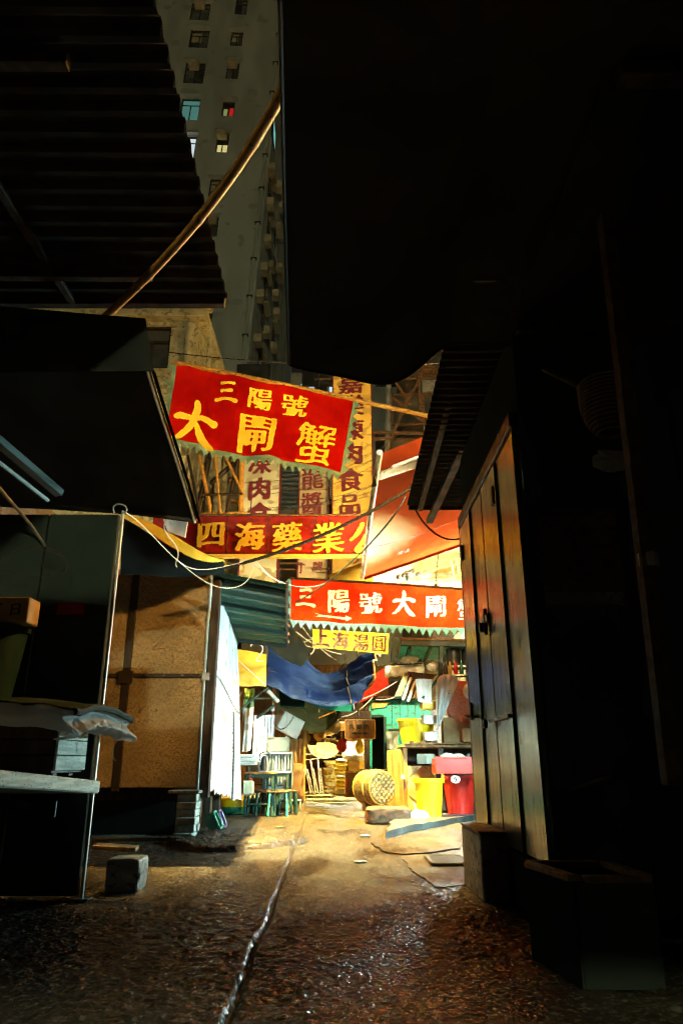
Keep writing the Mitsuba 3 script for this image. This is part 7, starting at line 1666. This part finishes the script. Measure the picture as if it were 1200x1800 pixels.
# ================================================================== CLUTTER DOWN THE LANE
rng = random.Random(12)
LEFTQ = (('brown carton', 'cardboard', -1.35, 16.2, .0, .42, .30), ('pale wooden crate', 'pale_wood', -1.38, 16.25, .31, .36, .24), ('brown carton', 'cardboard', -1.28, 17.4, .0, .46, .40), ('white foam box', 'white_plastic', -1.3, 17.4, .41, .40, .22),
         ('dark wooden crate', 'dark_wood', -1.22, 18.3, .0, .40, .34), ('yellowish carton', 'sign_yellow', -1.2, 18.35, .35, .34, .22), ('brown carton', 'cardboard', -1.45, 20.5, .0, .5, .5), ('white foam box', 'white_plastic', -1.4, 20.5, .51, .44, .26))
NAMES = ('lowest carton beside the covered cabinet, left side of the far lane', 'pale wooden crate on the lowest carton beside the covered cabinet', 'larger brown carton behind the pale crate, left side of the far lane', 'white foam box on the larger brown carton, left side of the far lane',
         'dark wooden crate on the left before the folded chairs', 'yellowish carton on the dark wooden crate before the folded chairs', 'biggest carton at the far left end of the lane', 'white foam box on the biggest carton at the far left end')
for (kind, m, x, y, z, w_, h_), lab in zip(LEFTQ, NAMES):
    t = thing('stacked_box', lab, 'box')
    part(t, 'body', bx((x - w_ / 2, y - w_ * .4, z + .004), (x + w_ / 2, y + w_ * .4, z + h_), .008), m)
    part(t, 'lid', bx((x - w_ / 2 - .006, y - w_ * .4 - .006, z + h_ - .05), (x + w_ / 2 + .006, y + w_ * .4 + .006, z + h_ + .006), .006), m)
RIGHTQ = ((1.15, 16.2, .0, .46, .34, 'cardboard', 'lowest carton by the bench, right side of the far lane'), (1.2, 16.25, .35, .4, .26, 'sign_cream', 'cream box on the lowest carton by the bench'), (.95, 19.4, .0, .5, .5, 'wood', 'brown crate right of the red brown table'), (1.0, 19.4, .51, .42, .3, 'cardboard', 'carton on the brown crate right of the red brown table'),
          (1.25, 21.5, .0, .6, .8, 'orange_cloth', 'tall orange brown crate at the far right end of the lane'), (.55, 22.5, .0, .6, .55, 'cardboard', 'wide carton in the middle of the far end of the lane'), (.5, 22.5, .56, .5, .36, 'yellow_plastic', 'yellow box on the wide carton at the far end of the lane'), (-.4, 23.5, .0, .7, .6, 'wood', 'low brown crate behind the stacked trays'))
for x, y, z, w_, h_, m, lab in RIGHTQ:
    t = thing('stacked_box', lab, 'box')
    part(t, 'body', bx((x - w_ / 2, y - w_ * .4, z + .004), (x + w_ / 2, y + w_ * .4, z + h_), .008), m)
    for k in (.2, .75):
        part(t, 'slat', bx((x - w_ / 2 - .008, y - w_ * .4 - .012, z + h_ * k), (x + w_ / 2 + .008, y - w_ * .4 - .001, z + h_ * k + .06), .003), m)
for k, (px0, py0, px1, py1, y, m, lab) in enumerate(((535, 1285, 640, 1278, 19.8, 'orange_cloth', 'orange cloth roof strip over the far lane'), (540, 1300, 660, 1296, 22.0, 'yellow_tarp_cloth', 'yellow cloth roof strip furthest down the lane'))):
    a, b = at(px0, py0, y), at(px1, py1, y)
    g = np.stack([sagging(a + (0, 0, .1), b + (0, 0, .1), .14, 30), sagging(a + (0, .7, .2), b + (0, .7, .22), .2, 30), sagging(a + (0, 1.5, .25), b + (0, 1.5, .25), .1, 30)], 1)
    g = np.stack([curve(g[i], 14) for i in range(30)], 0)
    single('cloth_roof', sheet(crumple(g, .05, .4, k), .004), m, lab, 'cloth roof', smooth=True)
BAGS = ((560, 1290, 15.6, 'orange_cloth', 'orange bag hung left of the paper lantern'), (590, 1276, 15.4, 'sign_cream', 'pale bag hung above the street direction sign'), (600, 1310, 16.2, 'sign_red', 'small red bag hung below the black cloth bundle'), (536, 1296, 15.5, 'cardboard', 'brown bag hung above the yellow post'),
        (632, 1312, 17.0, 'yellow_plastic', 'yellow bag hung under the street direction sign'), (646, 1306, 16.4, 'white_plastic', 'white bag hung right of the yellow bag'))
ball = trimesh.creation.icosphere(3, 1)
for k, (px, py, y, m, lab) in enumerate(BAGS):
    t = thing('hanging_bag', lab, 'bag')
    c = at(px, py, y)
    v = ball.vertices
    q = v * (.11, .09, .15) * (1 + .35 * (meshkit.fbm(v * 2.6, 3, 50 + k)[:, None] - .5))
    q[:, :2] *= (1 - .45 * np.clip(v[:, 2:], 0, 1))
    part(t, 'body', trimesh.Trimesh(q + c, ball.faces, process=False), m, smooth=True)
    part(t, 'cord', tube([c + (0, 0, .13), c + (.01, 0, .5)], .006, 5), 'white_cord')
BOT = ((775, 'green_plastic'), (783, 'dark_metal'), (791, 'sign_yellow'), (801, 'red_plastic'), (811, 'green_plastic'))
for k, (px, m) in enumerate(BOT):
    c = at(px, 1188, 11.45)
    single('sauce_bottle', lathe([(.001, 0), (.032, 0), (.034, .11), (.014, .15), (.012, .19), (.001, .19)], 14, p=c + (0, 0, .03)), m, ORD[k] + ' from the left of the small bottles on the lower canopy shelf', 'bottle', 'bottles on the canopy shelf')
for k, (px, py, m, lab) in enumerate(((689, 1300, 'grey_plastic', 'grey cloth hung on the teal booth wall'), (745, 1212, 'sign_cream', 'pale rag hung at the edge of the green flap'))):
    c = at(px, py, 14.4 if k == 0 else 10.6)
    g = folds(patch(c + (-.12, 0, .15), c + (.12, 0, .15), c + (.10, -.02, -.2), c + (-.1, -.02, -.17), 16, 12), .06, 4, 0, k)
    single('hung_cloth', sheet(g, .004), m, lab, 'cloth', smooth=True)
for k, (px, y, m, lab) in enumerate(((446, 12.2, 'green_plastic', 'small green bucket under the brown table'), (470, 12.6, 'red_plastic', 'small red bucket behind the stools'))):
    c = at(px, 1400, y)
    b_ = thing('bucket', lab, 'bucket')
    part(b_, 'body', lathe([(.001, 0), (.09, 0), (.12, .2), (.11, .2), (.08, .012), (.001, .012)], 20, p=(c[0], y, .008)), m)
    part(b_, 'handle', tube(curve([(c[0] - .12, y, .2), (c[0], y - .06, .27), (c[0] + .12, y, .2)], 14), .005, 5), 'galvanised')
LIT_ = ((-.75, 9.4), (.25, 8.3), (-.2, 11.6), (.5, 12.4), (-.9, 7.1), (.15, 6.2), (-.05, 14.2))
for k, (x, y) in enumerate(LIT_):
    v = ball.vertices
    q = v * (.05, .035, .008) * (1 + .8 * (meshkit.fbm(v * 2.2, 3, 70 + k)[:, None] - .5))
    single('litter_scrap', trimesh.Trimesh(q + (x, y, .014), ball.faces, process=False), 'sign_cream' if k % 2 else 'leaf', ORD[k] + ' of the flat litter scraps on the lane, counted from the left stalls outwards' if 0 else ('pale scrap of litter before the white tarpaulin', 'green leaf scrap on the lane before the concrete patch', 'pale scrap of litter beside the brown table', 'green leaf scrap near the wicker basket', 'pale scrap of litter on the rough patch of asphalt', 'green leaf scrap on the wet lane right of the seam', 'pale scrap of litter far down the lane')[k] if k % 2 else ('leaf scrap before the white tarpaulin', '', 'leaf scrap beside the stools', '', 'leaf scrap on the rough asphalt mound', '', 'leaf scrap far down the lane')[k], 'litter', smooth=True)
